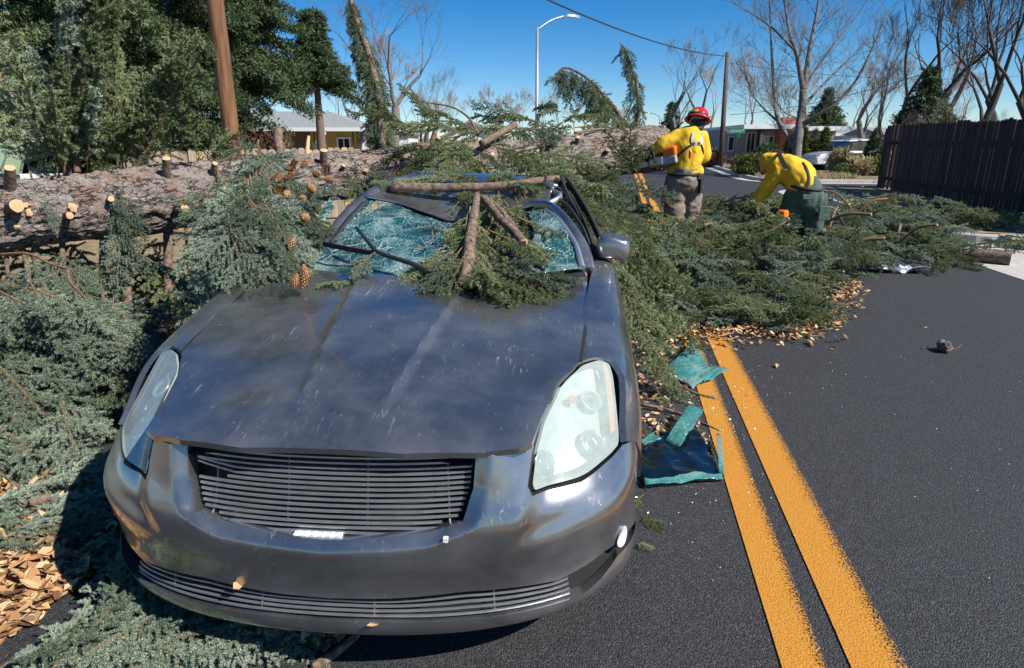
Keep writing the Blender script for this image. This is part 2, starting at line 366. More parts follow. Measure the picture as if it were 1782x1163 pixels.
def trace(S, A, B, pix):
    """photo pixels -> parameters on a car surface (nearest sample of a dense grid, refined)"""
    out = []
    ga, gb = np.meshgrid(A, B, indexing='ij'); uv = cproj(S(ga.ravel(), gb.ravel())); wd = (c2w(S(ga.ravel(), gb.ravel()))-EYEP)@CF_
    for p in pix:
        d = np.hypot(uv[:, 0]-p[0], uv[:, 1]-p[1]); i = int(np.argmin(d)); a, b = ga.ravel()[i], gb.ravel()[i]
        for _ in range(6):
            e = 1e-4; P0 = cproj(S(np.array([a, a+e, a]), np.array([b, b, b+e])))
            J = np.stack([(P0[1]-P0[0])/e, (P0[2]-P0[0])/e], 1)
            try: st = np.linalg.solve(J, np.array(p)-P0[0])
            except np.linalg.LinAlgError: break
            st = np.clip(st, -.02, .02); a = float(np.clip(a+st[0], A[0], A[-1])); b = float(np.clip(b+st[1], B[0], B[-1]))
        out.append((a, b))
    return out
def roundpoly(P, r=.25, n=5):
    """round the corners of a polygon"""
    P = np.asarray(P, float); o = []
    for i in range(len(P)):
        a, b, c = P[i-1], P[i], P[(i+1) % len(P)]
        p, q = b+(a-b)*r, b+(c-b)*r
        for t in np.linspace(0, 1, n): o.append((1-t)**2*p+2*t*(1-t)*b+t*t*q)
    return np.array(o)
def panel(name, poly, S, step, material, parent, flange=.02, holes=(), inward=None, smooth=True):
    """polygon in parameter space, cut into a grid, mapped on the surface, with edges turned inwards"""
    bm = bmesh.new(); poly = np.asarray(poly, float)
    ed = []
    for h in [poly]+[np.asarray(h_, float) for h_ in holes]:
        hv = [bm.verts.new((x, y, 0)) for x, y in h]; ed += [bm.edges.new((hv[i], hv[(i+1) % len(hv)])) for i in range(len(hv))]
    bmesh.ops.triangle_fill(bm, use_beauty=True, use_dissolve=False, edges=ed)
    lo, hi = poly.min(0), poly.max(0)
    for ax in (0, 1):
        k = np.arange(math.ceil(lo[ax]/step[ax])*step[ax], hi[ax], step[ax])
        for c in k:
            no = (1, 0, 0) if ax == 0 else (0, 1, 0); co = (c, 0, 0) if ax == 0 else (0, c, 0)
            bmesh.ops.bisect_plane(bm, geom=bm.verts[:]+bm.edges[:]+bm.faces[:], dist=1e-6, plane_co=co, plane_no=no)
    bmesh.ops.remove_doubles(bm, verts=bm.verts[:], dist=1e-5)
    P = np.array([v.co[:2] for v in bm.verts]); Q = S(P[:, 0], P[:, 1])
    for v, q in zip(bm.verts, Q): v.co = q
    bm.normal_update()
    if inward is None: inward = np.array([0, 1.0, -.2])
    if flange:
        be = [e for e in bm.edges if e.is_boundary]; r = bmesh.ops.extrude_edge_only(bm, edges=be)
        nv = [g for g in r['geom'] if isinstance(g, bmesh.types.BMVert)]
        for v in nv: v.co = Vector(v.co)+Vector(inward).normalized()*flange
    bmesh.ops.recalc_face_normals(bm, faces=bm.faces[:])
    me = bpy.data.meshes.new(name); bm.to_mesh(me); bm.free(); me.materials.append(material)
    if smooth:
        me.polygons.foreach_set('use_smooth', np.ones(len(me.polygons), bool))
        try: me.set_sharp_from_angle(angle=R(38))
        except Exception: pass
    return link(name, me, parent)

car = thing('crushed_car', 'crushed dark grey sedan with shattered windshield under the fallen spruce', 'car', CO, CYAW)
A_ = np.arange(-ARC, ARC, .012); Z_ = np.arange(.16, .86, .01)
Ar_ = np.arange(0, ARC, .012)
# outlines read off the photograph on the lamp, grille and bumper surface (viewer's right half, mirrored for the other)
T_ = lambda pix: trace(S_front, Ar_, Z_, pix)
mir = lambda P: [(-a, b) for a, b in P][::-1]
hl = T_([(1012, 634), (1043, 624), (1062, 630), (1069, 655), (1080, 772), (1064, 792), (1010, 834), (928, 859), (923, 846), (929, 795), (946, 730), (974, 674)])
g_side = T_([(828, 795), (824, 850), (806, 908), (760, 924)]); g_bot = T_([(680, 934), (600, 940)])
low = T_([(680, 1042), (810, 1029), (970, 1010), (1053, 959), (1095, 921), (1110, 890)])
z_gb = g_bot[-1][1]
fas_r = [(0, low[0][1]-.004)]+low+[(ARC-.02, low[-1][1]+.06), (ARC-.03, .56)]+T_([(1112, 737), (1083, 775), (1064, 797), (1011, 839), (926, 864), (918, 846), (925, 792), (929, 776), (905, 786)])+[(g_side[0][0]+.004, .694)]+g_side+g_bot+[(0, z_gb-.002)]
fascia = fas_r[:-1]+[fas_r[-1]]+mir(fas_r[1:-1])
LFT = np.array([-.1, 1, -.1])
panel('bumper_cover', fascia, S_front, (.011, .010), M['paint'], car, .045)
# lower lip
lipt = T_([(680, 1083), (970, 1050), (1012, 1036), (1074, 968), (1104, 925)]); lipb = T_([(1112, 940), (1066, 1014), (991, 1072), (810, 1104), (680, 1110)])
lip = [(0, lipt[0][1]-.003)]+lipt+[(ARC-.04, .27), (ARC-.04, .21)]+lipb+[(0, lipb[-1][1]-.004)]
panel('bumper_lip', lip+mir(lip[1:-1]), S_front, (.016, .010), M['paint'], car, .06)
# black backing of both openings
def backed(a, z, d):
    P = S_front(a, z); Q = P.copy(); Q[..., 1] += d; Q[..., 0] *= .985; return Q
def backn(a, z, d):
    a = np.asarray(a, float); z = np.asarray(z, float); e = 2e-3; P = S_front(a, z); N = np.cross(S_front(a+e, z)-S_front(a-e, z), S_front(a, z+e)-S_front(a, z-e)); N /= np.linalg.norm(N, axis=-1, keepdims=True)+1e-12
    N = np.where((N[..., 1:2] > 0), -N, N); return P-N*d
zt, zb = .715, z_gb-.03
bk = panel('grille_backing', [(-.46, zb), (.46, zb), (.46, zt), (-.46, zt)], lambda a, z: backed(a, z, .075), (.05, .05), M['void'], car, 0)
panel('intake_backing', [(-1.0, .20), (1.0, .20), (1.0, .36), (-1.0, .36)], lambda a, z: backed(a, z, .05), (.05, .04), M['void'], car, 0)
# billet bars: each bar follows the nose
def bar_mesh(a0, a1, za, zb_, inset, th=.0056, dp=.006, n=26, sag=0.0, kink=None):
    a = np.linspace(a0, a1, n); z = np.linspace(za, zb_, n)
    if kink is not None: z = z+kink[1]*np.clip((kink[0]-a)/(kink[0]-a0+1e-6), 0, 1)
    P = backed(a, z, inset); prof = [(-.3, -.5), (-.3, .5), (0, .5), (0, -.5)]; V = []
    for p in P:
        for d, h in ((0, -th/2), (0, th/2), (dp, th/2), (dp, -th/2)): V.append((p[0], p[1]+d, p[2]+h))
    F = [(i*4+j, i*4+(j+1) % 4, i*4+4+(j+1) % 4, i*4+4+j) for i in range(n-1) for j in range(4)]+[(0, 1, 2, 3), (4*n-1, 4*n-2, 4*n-3, 4*n-4)]
    return mesh_data('grille_bar', V, F, M['billet'])
M['rod'] = mat('dull_rod', (.16, .17, .18), .5, .7)
grille = link('grille', None, car)
NB = 16; gtop = .694
for i in range(NB):
    z = gtop-.010-(gtop-z_gb-.012)*i/(NB-1)
    ae = float(np.interp(-z, [-p[1] for p in g_side+g_bot], [p[0] for p in g_side+g_bot]))-.006
    ae = max(ae, .30)
    kink = (-ae+.13, .016*(1 if i == 5 else .75)) if i in (4, 5) else None
    if i == 6: link('grille_bar', bar_mesh(-ae+.10, ae, z, z, .026), grille)
    else: link('grille_bar', bar_mesh(-ae, ae, z, z, .026, kink=kink), grille)
for a in (-.33, -.11, .11, .33):
    mb = MB(); P = backed(np.full(8, a), np.linspace(z_gb+.01, gtop-.008, 8), .037); mb.tube(P, .0028, 6); mb.build('grille_rod', M['rod'], grille)
low_gr = link('lower_grille', None, car)
lz = np.array(sorted([(a, z) for a, z in low+mir(low)])); tz = np.array(sorted([(a, z) for a, z in lipt+mir(lipt)]))
for i in range(5):
    f = (i+.55)/5.1; n = 50; a = np.linspace(-.68+.0*i, .68, n)
    z = np.interp(a, lz[:, 0], lz[:, 1])*(1-f)+np.interp(a, tz[:, 0], tz[:, 1])*f
    P = backed(a, z, .012); V = []
    for p in P:
        for d, h in ((0, -.0024), (0, .0024), (.006, .0024), (.006, -.0024)): V.append((p[0], p[1]+d, p[2]+h))
    F = [(k*4+j, k*4+(j+1) % 4, k*4+4+(j+1) % 4, k*4+4+j) for k in range(n-1) for j in range(4)]+[(0, 1, 2, 3), (4*n-1, 4*n-2, 4*n-3, 4*n-4)]
    link('grille_bar', mesh_data('lower_grille_bar', V, F, M['billet']), low_gr)
for a in (-.5, -.2, .12, .45):
    mb = MB(); P = backed(np.full(4, a), np.linspace(np.interp(a, lz[:, 0], lz[:, 1]), np.interp(a, tz[:, 0], tz[:, 1]), 4), .018); mb.tube(P, .0025, 6); mb.build('grille_rod', M['rod'], low_gr)
# torn foam absorber showing under the grille
fa = np.linspace(-.085, .045, 18); mb = MB(); V = []
for k, a in enumerate(fa):
    p = backed(np.array([a]), np.array([z_gb-.002]), .012)[0]
    for d, h in ((0, -.014), (0, .002+.003*math.sin(k*2.1)), (.03, .003), (.03, -.014)): V.append((p[0], p[1]+d, p[2]+h))
n = len(fa); F = [(k*4+j, k*4+(j+1) % 4, k*4+4+(j+1) % 4, k*4+4+j) for k in range(n-1) for j in range(4)]+[(0, 1, 2, 3), (4*n-1, 4*n-2, 4*n-3, 4*n-4)]
mb.add(V, F).build('foam_strip', M['white_foam'], car)
p = backed(np.array([.325]), np.array([z_gb+.012]), .0)[0]; MB().box(p, (.012, .012, .012)).build('clip', M['white_foam'], car)
# headlamps
M['pane_dark'] = mat('dark_bulb_glass', (.05, .06, .065), .08, .2, Coat_Weight=.8)
M['seal'] = mat('lamp_seal', (.01, .01, .01), .5)
for sg in (1, -1):
    poly = roundpoly(hl if sg > 0 else mir(hl), .22, 4)
    lamp = link('headlight', None, car)
    cen = poly.mean(0); shr = cen+(poly-cen)*.965
    panel('lens', shr, S_front, (.02, .02), M['lens'], lamp, .012)
    panel('lamp_bowl', cen+(poly-cen)*.93, lambda a, z: backn(a, z, .050), (.03, .03), M['reflector'], lamp, 0)
    panel('lamp_seal', cen+(poly-cen)*1.012, lambda a, z: backed(a, z, .013), (.03, .03), M['seal'], lamp, .05, holes=[cen+(poly-cen)*.955])
    for nm, pxl, d, r, mt_ in (('low_beam', (957, 806), .030, .036, 'pane_dark'), ('main_beam', (1040, 765), .034, .038, 'chrome'), ('side_lamp', (1036, 690), .034, .034, 'reflector'), ('turn_signal', (1002, 688), .034, .013, 'amber')  ):
        ta, tz = T_([pxl])[0]; c = backn(np.array([ta*sg]), np.array([tz]), d)[0]; k = np.linspace(0, 2*math.pi, 25)[:-1]; mb = MB(); V = []
        nrm = S_front(np.array([ta*sg]), np.array([tz]))[0]-c; nrm /= np.linalg.norm(nrm); e1 = np.cross(nrm, [0, 0, 1]); e1 /= np.linalg.norm(e1); e2 = np.cross(e1, nrm)
        for rr, dd in ((1.12, .006), (1.08, .014), (.98, .014), (.86, .0), (.55, -.016), (.25, -.022), (.02, -.024)):
            for q in k: V.append(c+r*rr*(math.cos(q)*e1+math.sin(q)*e2)+nrm*dd)
        F = [(i*24+j, i*24+(j+1) % 24, i*24+24+(j+1) % 24, i*24+24+j) for i in range(6) for j in range(24)]
        o = mb.add(V, F).build(nm, M['chrome'] if nm == 'low_beam' else M[mt_], lamp, True)
        if nm in ('low_beam', 'main_beam', 'side_lamp'):
            mb = MB(); V = []
            for rr, dd in ((.62, -.010), (.55, .004), (.36, .013), (.02, .017)):
                for q in k: V.append(c+r*rr*(math.cos(q)*e1+math.sin(q)*e2)+nrm*dd)
            mb.add(V, [(i*24+j, i*24+(j+1) % 24, i*24+24+(j+1) % 24, i*24+24+j) for i in range(3) for j in range(24)]).build('bulb_glass', M['pane_dark'], o, True)
    # amber side marker strip
    st = [(.93, .60), (.945, .60), (.955, .74), (.945, .80), (.935, .80)]
    ed = np.array(hl); top = max(e[1] for e in hl)
    x1 = max(e[0] for e in hl)
    st = [(x1-.055, .62), (x1-.028, .625), (x1-.012, .74), (x1-.026, .78), (x1-.034, .78)]
    panel('side_marker', [(sg*a, b) for a, b in (st if sg > 0 else st[::-1])], lambda a, z: backn(a, z, .008), (.03, .03), M['amber'], lamp, 0)
# bonnet
Uh = np.arange(0, .80, .012); Vh = np.arange(-.02, 1.56, .012)
hr = trace(S_hood, Uh, Vh, [(700, 790), (828, 789), (903, 781), (926, 771), (944, 722), (970, 668), (1008, 628), (1014, 590), (1020, 540), (1023, 474), (960, 472), (900, 475), (830, 481)])
hood_r = [(0, hr[0][1]+.001)]+hr+[(0, hr[-1][1]-.055)]
hood_poly = hood_r+[(-a, b) for a, b in hood_r[1:-1]][::-1]
panel('hood', hood_poly, S_hood, (.014, .016), M['paint'], car, .018, inward=np.array([0, .25, -1]))

# bonnet underside / engine bay blocker, keeps light out of the gaps
def under(u, v):
    P = S_hood(u, v); P[..., 2] -= .06; return P
panel('inner_panel', [(-.40, .10), (.40, .10), (.50, .42), (.60, .62), (.66, 1.35), (-.66, 1.35), (-.60, .62), (-.50, .42)], under, (.06, .06), M['void'], car, 0)
# wings, doors, quarters
def archpts(vc, r, n=14, zc=.33): return [(vc-r*math.cos(t), zc+r*math.sin(t)) for t in np.linspace(.15, math.pi-.15, n)]
wing_edge = trace(S_side, np.arange(.25, .78, .01), np.linspace(0, .75, 80), [(1110, 742), (1092, 762), (1082, 770), (1077, 700), (1072, 655), (1065, 630), (1045, 620), (1016, 628)])
wing_edge = [(.47, q_of_z(.47, .555)), (.398, q_of_z(.398, .594)), (.44, q_of_z(.44, .632)), (.50, q_of_z(.50, .680)), (.582, q_of_z(.582, .737)), (.614, q_of_z(.614, .774))]+wing_edge[-2:]
for sg in (1, -1):
    SS = lambda v, q, sg=sg: S_side(v, q, sg)
    inw = np.array([-sg, 0, -.2])
    arch = [(v, q_of_z(v, z)) for v, z in archpts(.93, .37)]
    fpoly = wing_edge+[(1.0, 0), (1.62, 0), (1.63, .3), (1.63, 1.0), (1.36, 1.0)]+arch[::-1]+[(.50, q_of_z(.5, .50))]
    fen = panel('fender', fpoly, SS, (.03, .03), M['paint'], car, .02, inward=inw)
    for nm, v0, v1 in (('front_door', 1.64, 2.78), ('rear_door', 2.79, 3.62)):
        d = panel(nm, [(v0, 0), (v1, 0), (v1, 1), (v0, 1)], SS, (.08, .04), M['paint'], car, .03, inward=inw)
        mb = MB(); hv = v1-.12; q = float(q_of_z(hv, .80)); c = S_side(np.array([hv]), np.array([q]), sg)[0]
        mb.box(c+np.array([sg*.015, 0, 0]), (.03, .18, .03)); mb.build('door_handle', M['paint'], d)
    arch = [(v, q_of_z(v, z)) for v, z in archpts(3.75+.0, .37)]
    arch = [(v, q_of_z(v, z)) for v, z in archpts(3.98, .36)]
    panel('rear_quarter', [(3.63, 0), (4.6, 0), (4.6, 1)]+arch[::-1]+[(3.63, q_of_z(3.63, .40))], SS, (.06, .04), M['paint'], car, .03, inward=inw)
    for vc in (.93, 3.98):
        wh = link('wheel', None, car); ky = np.linspace(0, 2*math.pi, 41)[:-1]
        def lathe(prof, name, mt_, par, nseg=40):
            V = [(sg*x, vc+r*math.cos(k), .325+r*math.sin(k)) for x, r in prof for k in ky]
            F = [(i*nseg+j, i*nseg+(j+1) % nseg, (i+1)*nseg+(j+1) % nseg, (i+1)*nseg+j) for i in range(len(prof)-1) for j in range(nseg)]
            return link(name, mesh_data(name, V, F, mt_, True), par)
        lathe([(.665, .22), (.66, .30), (.675, .32), (.72, .325), (.80, .325), (.845, .318), (.86, .295), (.852, .225)], 'tyre', M['rubber'], wh)
        lathe([(.85, .226), (.84, .215), (.80, .20), (.79, .06), (.82, .05), (.825, .0)], 'rim', M['billet'], wh)
        lathe([(.64, .375), (.64, .0)], 'wheel_well', M['void'], wh)
MB().box((0, 2.5, .24), (1.6, 4.3, .08)).build('floor_pan', M['void'], car)
# boot and tail, under the tree
tl = [(-.72, 3.95, .97), (.72, 3.95, .97), (.72, 4.7, .96), (-.72, 4.7, .96), (-.80, 4.75, .85), (.80, 4.75, .85), (.83, 4.82, .5), (-.83, 4.82, .5), (.80, 4.74, .24), (-.80, 4.74, .24)]
link('trunk_lid', mesh_data('trunk_lid', tl, [(0, 1, 2, 3), (3, 2, 5, 4), (4, 5, 6, 7), (7, 6, 8, 9)], M['paint'], False), car)

# ---- greenhouse: pillars, caved roof, glass
def cpts(L): return np.array([carv(px, py, v) for px, py, v in L])
def strip(name, A, B, mtl, parent, th=.03, n=40, crown=.012):
    """curved bar between two edge curves, with real thickness"""
    A = spline(A, n); B = spline(B, n); C_ = (A+B)/2; T = np.gradient(C_, axis=0); T /= np.linalg.norm(T, axis=1)[:, None]
    N = np.cross(B-A, T); N /= np.linalg.norm(N, axis=1)[:, None]+1e-9
    if (N@np.array([0, -1, .6])).mean() < 0: N = -N
    V = []
    for a, b, nn in zip(A, B, N):
        V += [a, a*.75+b*.25+nn*crown, (a+b)/2+nn*crown*1.35, a*.25+b*.75+nn*crown, b, b-nn*th, a-nn*th]
    k = 7; F = [(i*k+j, i*k+(j+1) % k, i*k+k+(j+1) % k, i*k+k+j) for i in range(n-1) for j in range(k)]+[tuple(range(k)), tuple(range(k*n-1, k*n-k-1, -1))]
    o = link(name, mesh_data(name, V, F, mtl, True), parent)
    try: o.data.set_sharp_from_angle(angle=R(45))
    except Exception: pass
    return o
# far-side pillar (viewer's left): rises unbroken into the roof rail
strip('windshield_pillar', cpts([(508, 492, 1.36), (540, 446, 1.56), (582, 384, 1.84), (622, 344, 2.05), (668, 315, 2.30), (720, 303, 2.58)]),
      cpts([(520, 494, 1.32), (556, 446, 1.52), (598, 390, 1.79), (632, 352, 1.99), (678, 325, 2.22), (730, 311, 2.50)]), M['paint'], car, .04)
strip('window_trim', cpts([(518, 494, 1.315), (553, 446, 1.515), (596, 388, 1.785), (630, 351, 1.985)]), cpts([(526, 494, 1.30), (561, 447, 1.50), (603, 392, 1.77), (636, 356, 1.97)]), M['black'], car, .015, crown=.004)
# near-side pillar: buckled inwards
strip('windshield_pillar', cpts([(1040, 478, 1.42), (1024, 430, 1.58), (1000, 390, 1.74), (975, 362, 1.88), (955, 350, 1.98), (930, 352, 2.04)]),
      cpts([(1018, 466, 1.36), (1006, 428, 1.52), (988, 398, 1.68), (968, 374, 1.82), (950, 362, 1.93), (928, 360, 2.0)]), M['paint'], car, .05, crown=.016)
strip('window_trim', cpts([(1019, 466, 1.355), (1007, 427, 1.515), (989, 398, 1.675), (969, 374, 1.815), (951, 362, 1.925)]),
      cpts([(1009, 464, 1.345), (1000, 428, 1.50), (982, 400, 1.66), (963, 377, 1.80), (947, 366, 1.91)]), M['billet'], car, .015, crown=.005)
# dented roof panel: rear edge under the trunk, front edge folded down in the middle
def coons(rows, nu, nv):
    rows = [spline(r, nu) for r in rows]; Q = np.stack([spline(np.stack([r[i] for r in rows]), nv) for i in range(nu)]); return Q
rr = coons([cpts([(636, 340, 2.02), (690, 352, 2.05), (745, 370, 2.02), (788, 383, 1.98), (850, 372, 2.04), (910, 362, 2.06), (955, 352, 2.06)]),
            cpts([(640, 332, 2.14), (700, 340, 2.2), (750, 352, 2.2), (795, 356, 2.2), (850, 352, 2.2), (905, 350, 2.2), (958, 340, 2.2)]),
            cpts([(668, 318, 2.34), (720, 318, 2.4), (770, 324, 2.4), (800, 327, 2.4), (850, 325, 2.4), (900, 326, 2.4), (965, 325, 2.4)]),
            cpts([(716, 305, 2.65), (760, 302, 2.75), (800, 303, 2.75), (850, 303, 2.75), (890, 304, 2.75), (930, 307, 2.75), (985, 312, 2.7)]),
            cpts([(735, 306, 3.1), (775, 306, 3.2), (810, 310, 3.2), (855, 312, 3.2), (900, 312, 3.2), (940, 312, 3.2), (990, 316, 3.1)]),
            cpts([(748, 322, 3.6), (780, 330, 3.7), (820, 334, 3.7), (860, 335, 3.7), (905, 333, 3.7), (945, 326, 3.7), (985, 326, 3.6)])], 70, 70)
V = rr.reshape(-1, 3); V[:, 2] += .004*vnoise(V*9, 11)+.006*vnoise(V*4, 12)
o = link('roof', tri_mesh('roof', V, grid_faces(70, 70), M['paint'], True), car); md = o.modifiers.new('s', 'SOLIDIFY'); md.thickness = .012; md.offset = -1
# windshield: sagging crazed sheet from the cowl to the folded roof edge
ws = coons([cpts([(516, 492, 1.31), (600, 494, 1.17), (700, 493, 1.12), (800, 490, 1.13), (900, 482, 1.20), (1012, 466, 1.345)]),
            cpts([(546, 448, 1.50), (620, 462, 1.34), (705, 462, 1.30), (800, 462, 1.30), (905, 456, 1.36), (1002, 430, 1.50)]),
            cpts([(590, 392, 1.77), (640, 415, 1.62), (710, 430, 1.52), (800, 436, 1.48), (895, 430, 1.54), (972, 385, 1.74)]),
            cpts([(616, 362, 1.93), (650, 378, 1.86), (715, 400, 1.75), (800, 412, 1.66), (890, 398, 1.76), (958, 370, 1.86)]),
            cpts([(636, 346, 2.0), (690, 358, 2.02), (745, 376, 1.99), (788, 388, 1.95), (880, 372, 1.98), (946, 364, 1.94)])], 110, 90)
V = ws.reshape(-1, 3); n_ = vnoise(V*7, 21)*.010+vnoise(V*19, 22)*.004; V[:, 2] += n_; V[:, 1] -= n_*.4
F = grid_faces(110, 90)
cen = cproj(V[F].mean(1)); jag = vnoise(np.c_[cen/26., np.zeros(len(cen))], 9)*10
hole = (np.hypot((cen[:, 0]-868)/62, (cen[:, 1]-398)/48)+jag/60 < 1)        # punched through where the limbs went in
o = link('windshield', tri_mesh('windshield', V, F[~hole], M['windshield'], True), car); md = o.modifiers.new('s', 'SOLIDIFY'); md.thickness = .004
# cowl, wipers
cw = coons([cpts([(500, 500, 1.22), (600, 498, 1.08), (700, 497, 1.02), (800, 494, 1.02), (900, 486, 1.09), (1020, 474, 1.24)]), cpts([(505, 493, 1.34), (600, 492, 1.20), (700, 490, 1.15), (800, 487, 1.16), (900, 479, 1.23), (1018, 464, 1.38)])], 40, 6)
V = cw.reshape(-1, 3); V[:, 2] -= .02; link('cowl', tri_mesh('cowl', V, grid_faces(40, 6), M['black'], True), car)
def wiper(arm, blade):
    w_ = link('wiper', None, car); mb = MB(); mb.tube(spline(cpts(arm), 16), np.linspace(.012, .007, 16), 8); mb.build('wiper_arm', M['black'], w_, True)
    mb = MB(); P = spline(cpts(blade), 14); V = []
    for p in P: V += [p+np.array([-.0, -.004, -.012]), p+np.array([0, -.006, .010]), p+np.array([0, .008, .010]), p+np.array([0, .008, -.012])]
    n = len(P); mb.add(V, [(i*4+j, i*4+(j+1) % 4, i*4+4+(j+1) % 4, i*4+4+j) for i in range(n-1) for j in range(4)]+[(0, 1, 2, 3), (4*n-1, 4*n-2, 4*n-3, 4*n-4)]); mb.build('wiper_blade', M['rubber'], w_)
wiper([(757, 483, 1.08), (722, 461, 1.16), (660, 440, 1.26), (640, 420, 1.34), (620, 396, 1.42)], [(562, 424, 1.42), (600, 432, 1.36), (650, 441, 1.28)])
wiper([(946, 468, 1.18), (928, 459, 1.22), (880, 442, 1.30), (838, 434, 1.34)], [(840, 431, 1.38), (880, 427, 1.38), (915, 424, 1.38)])
# dashboard, wheel and seats in the dark
ds = coons([np.array([(-.72, 1.42, .80), (0, 1.30, .82), (.72, 1.42, .80)]), np.array([(-.74, 1.70, .92), (0, 1.62, .94), (.74, 1.70, .92)]), np.array([(-.74, 1.95, .90), (0, 1.90, .92), (.74, 1.95, .90)]), np.array([(-.74, 2.02, .55), (0, 2.0, .55), (.74, 2.02, .55)])], 20, 16)
link('dashboard', tri_mesh('dashboard', ds.reshape(-1, 3), grid_faces(20, 16), M['dash'], True), car)
k = np.linspace(0, 2*math.pi, 33); mb = MB(); mb.tube(np.stack([.38+.18*np.cos(k), 2.10-.06*np.sin(k), .86+.17*np.sin(k)], 1), .014, 8, cap=False); mb.box((.38, 2.1, .86), (.32, .02, .05)); mb.build('steering_wheel', M['rubber'], car, True)
for u in (-.38, .38):
    mb = MB(); mb.box((u, 2.55, .50), (.5, .5, .22)); mb.box((u, 2.85, .78), (.48, .16, .55)); mb.build('seat', M['dash'], car)
mb = MB(); mb.box((0, 3.45, .62), (1.4, .5, .3)); mb.box((0, 3.75, .80), (1.4, .2, .4)); mb.build('rear_seat', M['dash'], car)
MB().box((-.86, 2.4, .5), (.01, 2.2, .7)).box((.86, 2.4, .5), (.01, 2.2, .7)).box((0, 1.36, .5), (1.6, .02, .6)).build('inner_panel', M['void'], car)
# sprung door window frames and rubber seals on the near side
def frame(name, L, r, mtl=None, flat=.5):
    P = spline(cpts(L), 30); V, F = tube(P, r, 8); V = V.reshape(30, 8, 3); c = V.mean(1, keepdims=True); d = V-c
    V = (c+d*np.array([flat, 1, 1])).reshape(-1, 3); return link(name, mesh_data(name, V, F, mtl or M['rubber'], True), car)
frame('door_window_frame', [(1056, 486, 1.55), (1035, 430, 1.72), (1008, 378, 1.95), (985, 335, 2.2), (978, 312, 2.45), (985, 316, 2.7)], .020)
frame('door_window_frame', [(1060, 478, 1.62), (1048, 425, 1.80), (1020, 366, 2.05), (992, 322, 2.35), (978, 310, 2.6)], .026)
frame('door_seal', [(1030, 440, 1.62), (1015, 400, 1.78), (990, 362, 1.98), (968, 345, 2.12), (955, 338, 2.3)], .014)
frame('door_seal', [(1038, 452, 1.60), (1024, 404, 1.80), (1002, 356, 2.05), (984, 330, 2.3)], .013)
frame('roof_rail', [(948, 360, 2.0), (975, 344, 2.12), (965, 336, 2.3), (940, 330, 2.5), (925, 335, 2.7)], .022, M['billet'])
frame('roof_rail', [(930, 318, 2.4), (955, 322, 2.35), (978, 330, 2.35), (992, 350, 2.25)], .020, M['paint'])
frame('door_window_frame', [(534, 388, 2.0), (548, 352, 2.2), (562, 333, 2.35), (573, 321, 2.45)], .026, M['black'])
gl = cpts([(548, 388, 2.0), (574, 345, 2.3), (582, 362, 2.2), (560, 390, 2.0)]); link('side_glass', mesh_data('side_glass', gl, [(0, 1, 2, 3)], M['shard']), car).modifiers.new('s', 'SOLIDIFY').thickness = .004
gl = cpts([(1040, 428, 1.66), (1048, 428, 1.70), (1044, 456, 1.66), (1038, 452, 1.62)]); link('side_glass', mesh_data('side_glass', gl, [(0, 1, 2, 3)], M['shard']), car).modifiers.new('s', 'SOLIDIFY').thickness = .004
# door mirror
mi = link('door_mirror', None, car); c = carv(1067, 428, 1.60); th, ph = np.meshgrid(np.linspace(0, 2*math.pi, 33)[:-1], np.linspace(-math.pi/2, math.pi/2, 15), indexing='ij')
se = lambda x, e: np.sign(x)*np.abs(x)**e
V = np.stack([.068*se(np.cos(ph), .45)*se(np.cos(th), .45), .080*se(np.cos(ph), .45)*se(np.sin(th), .75), .056*se(np.sin(ph), .5)], -1)
V[..., 0] *= 1+.15*(V[..., 1] < 0); V[..., 2] += -.012*(V[..., 0] > .02)*1.0; V = V.reshape(-1, 3)+c
F = [((i % 32)*15+j, ((i+1) % 32)*15+j, ((i+1) % 32)*15+j+1, (i % 32)*15+j+1) for i in range(32) for j in range(14)]
link('mirror_shell', mesh_data('mirror_shell', V, F, M['paint'], True), mi)
MB().tube(np.array([c+np.array([-.04, .03, -.03]), c+np.array([-.10, .06, -.05]), c+np.array([-.16, .08, -.05])]), .025, 8).build('mirror_foot', M['black'], mi, True)
# fog lamp
for sg in (1, -1):
    fg = T_([(1080, 934)])[0]; cen = np.array(fg); k = np.linspace(0, 2*math.pi, 25)[:-1]
    poly = [(sg*(fg[0]+.034*math.cos(q*sg)), fg[1]+.028*math.sin(q*sg)) for q in k]
    def fwd(a, z, sg=sg): P = S_front(a, z); P[..., 0] += sg*.006; P[..., 1] -= .004; return P
    panel('fog_lamp', poly, fwd, (.02, .02), mat('fog_lens', (.62, .64, .66), .2, .1, Coat_Weight=.5), car, .03)
# black strips added to stand in for the shade inside the bonnet gaps
ge = np.array(hr[6:10]); ge = spline(ge, 40)
for sg in (1, -1):
    P = S_hood(sg*(ge[:, 0]+.004), ge[:, 1]); V = []
    for p in P: V += [p+np.array([-.005, 0, -.03]), p+np.array([-.005, 0, .0015]), p+np.array([.006, 0, .0015]), p+np.array([.006, 0, -.03])]
    n = len(P); link('hood_gap_shade', mesh_data('hood_gap_shade', V, [(i*4+j, i*4+(j+1) % 4, i*4+4+(j+1) % 4, i*4+4+j) for i in range(n-1) for j in range(4)]+[(0, 1, 2, 3), (4*n-1, 4*n-2, 4*n-3, 4*n-4)], M['void']), car)
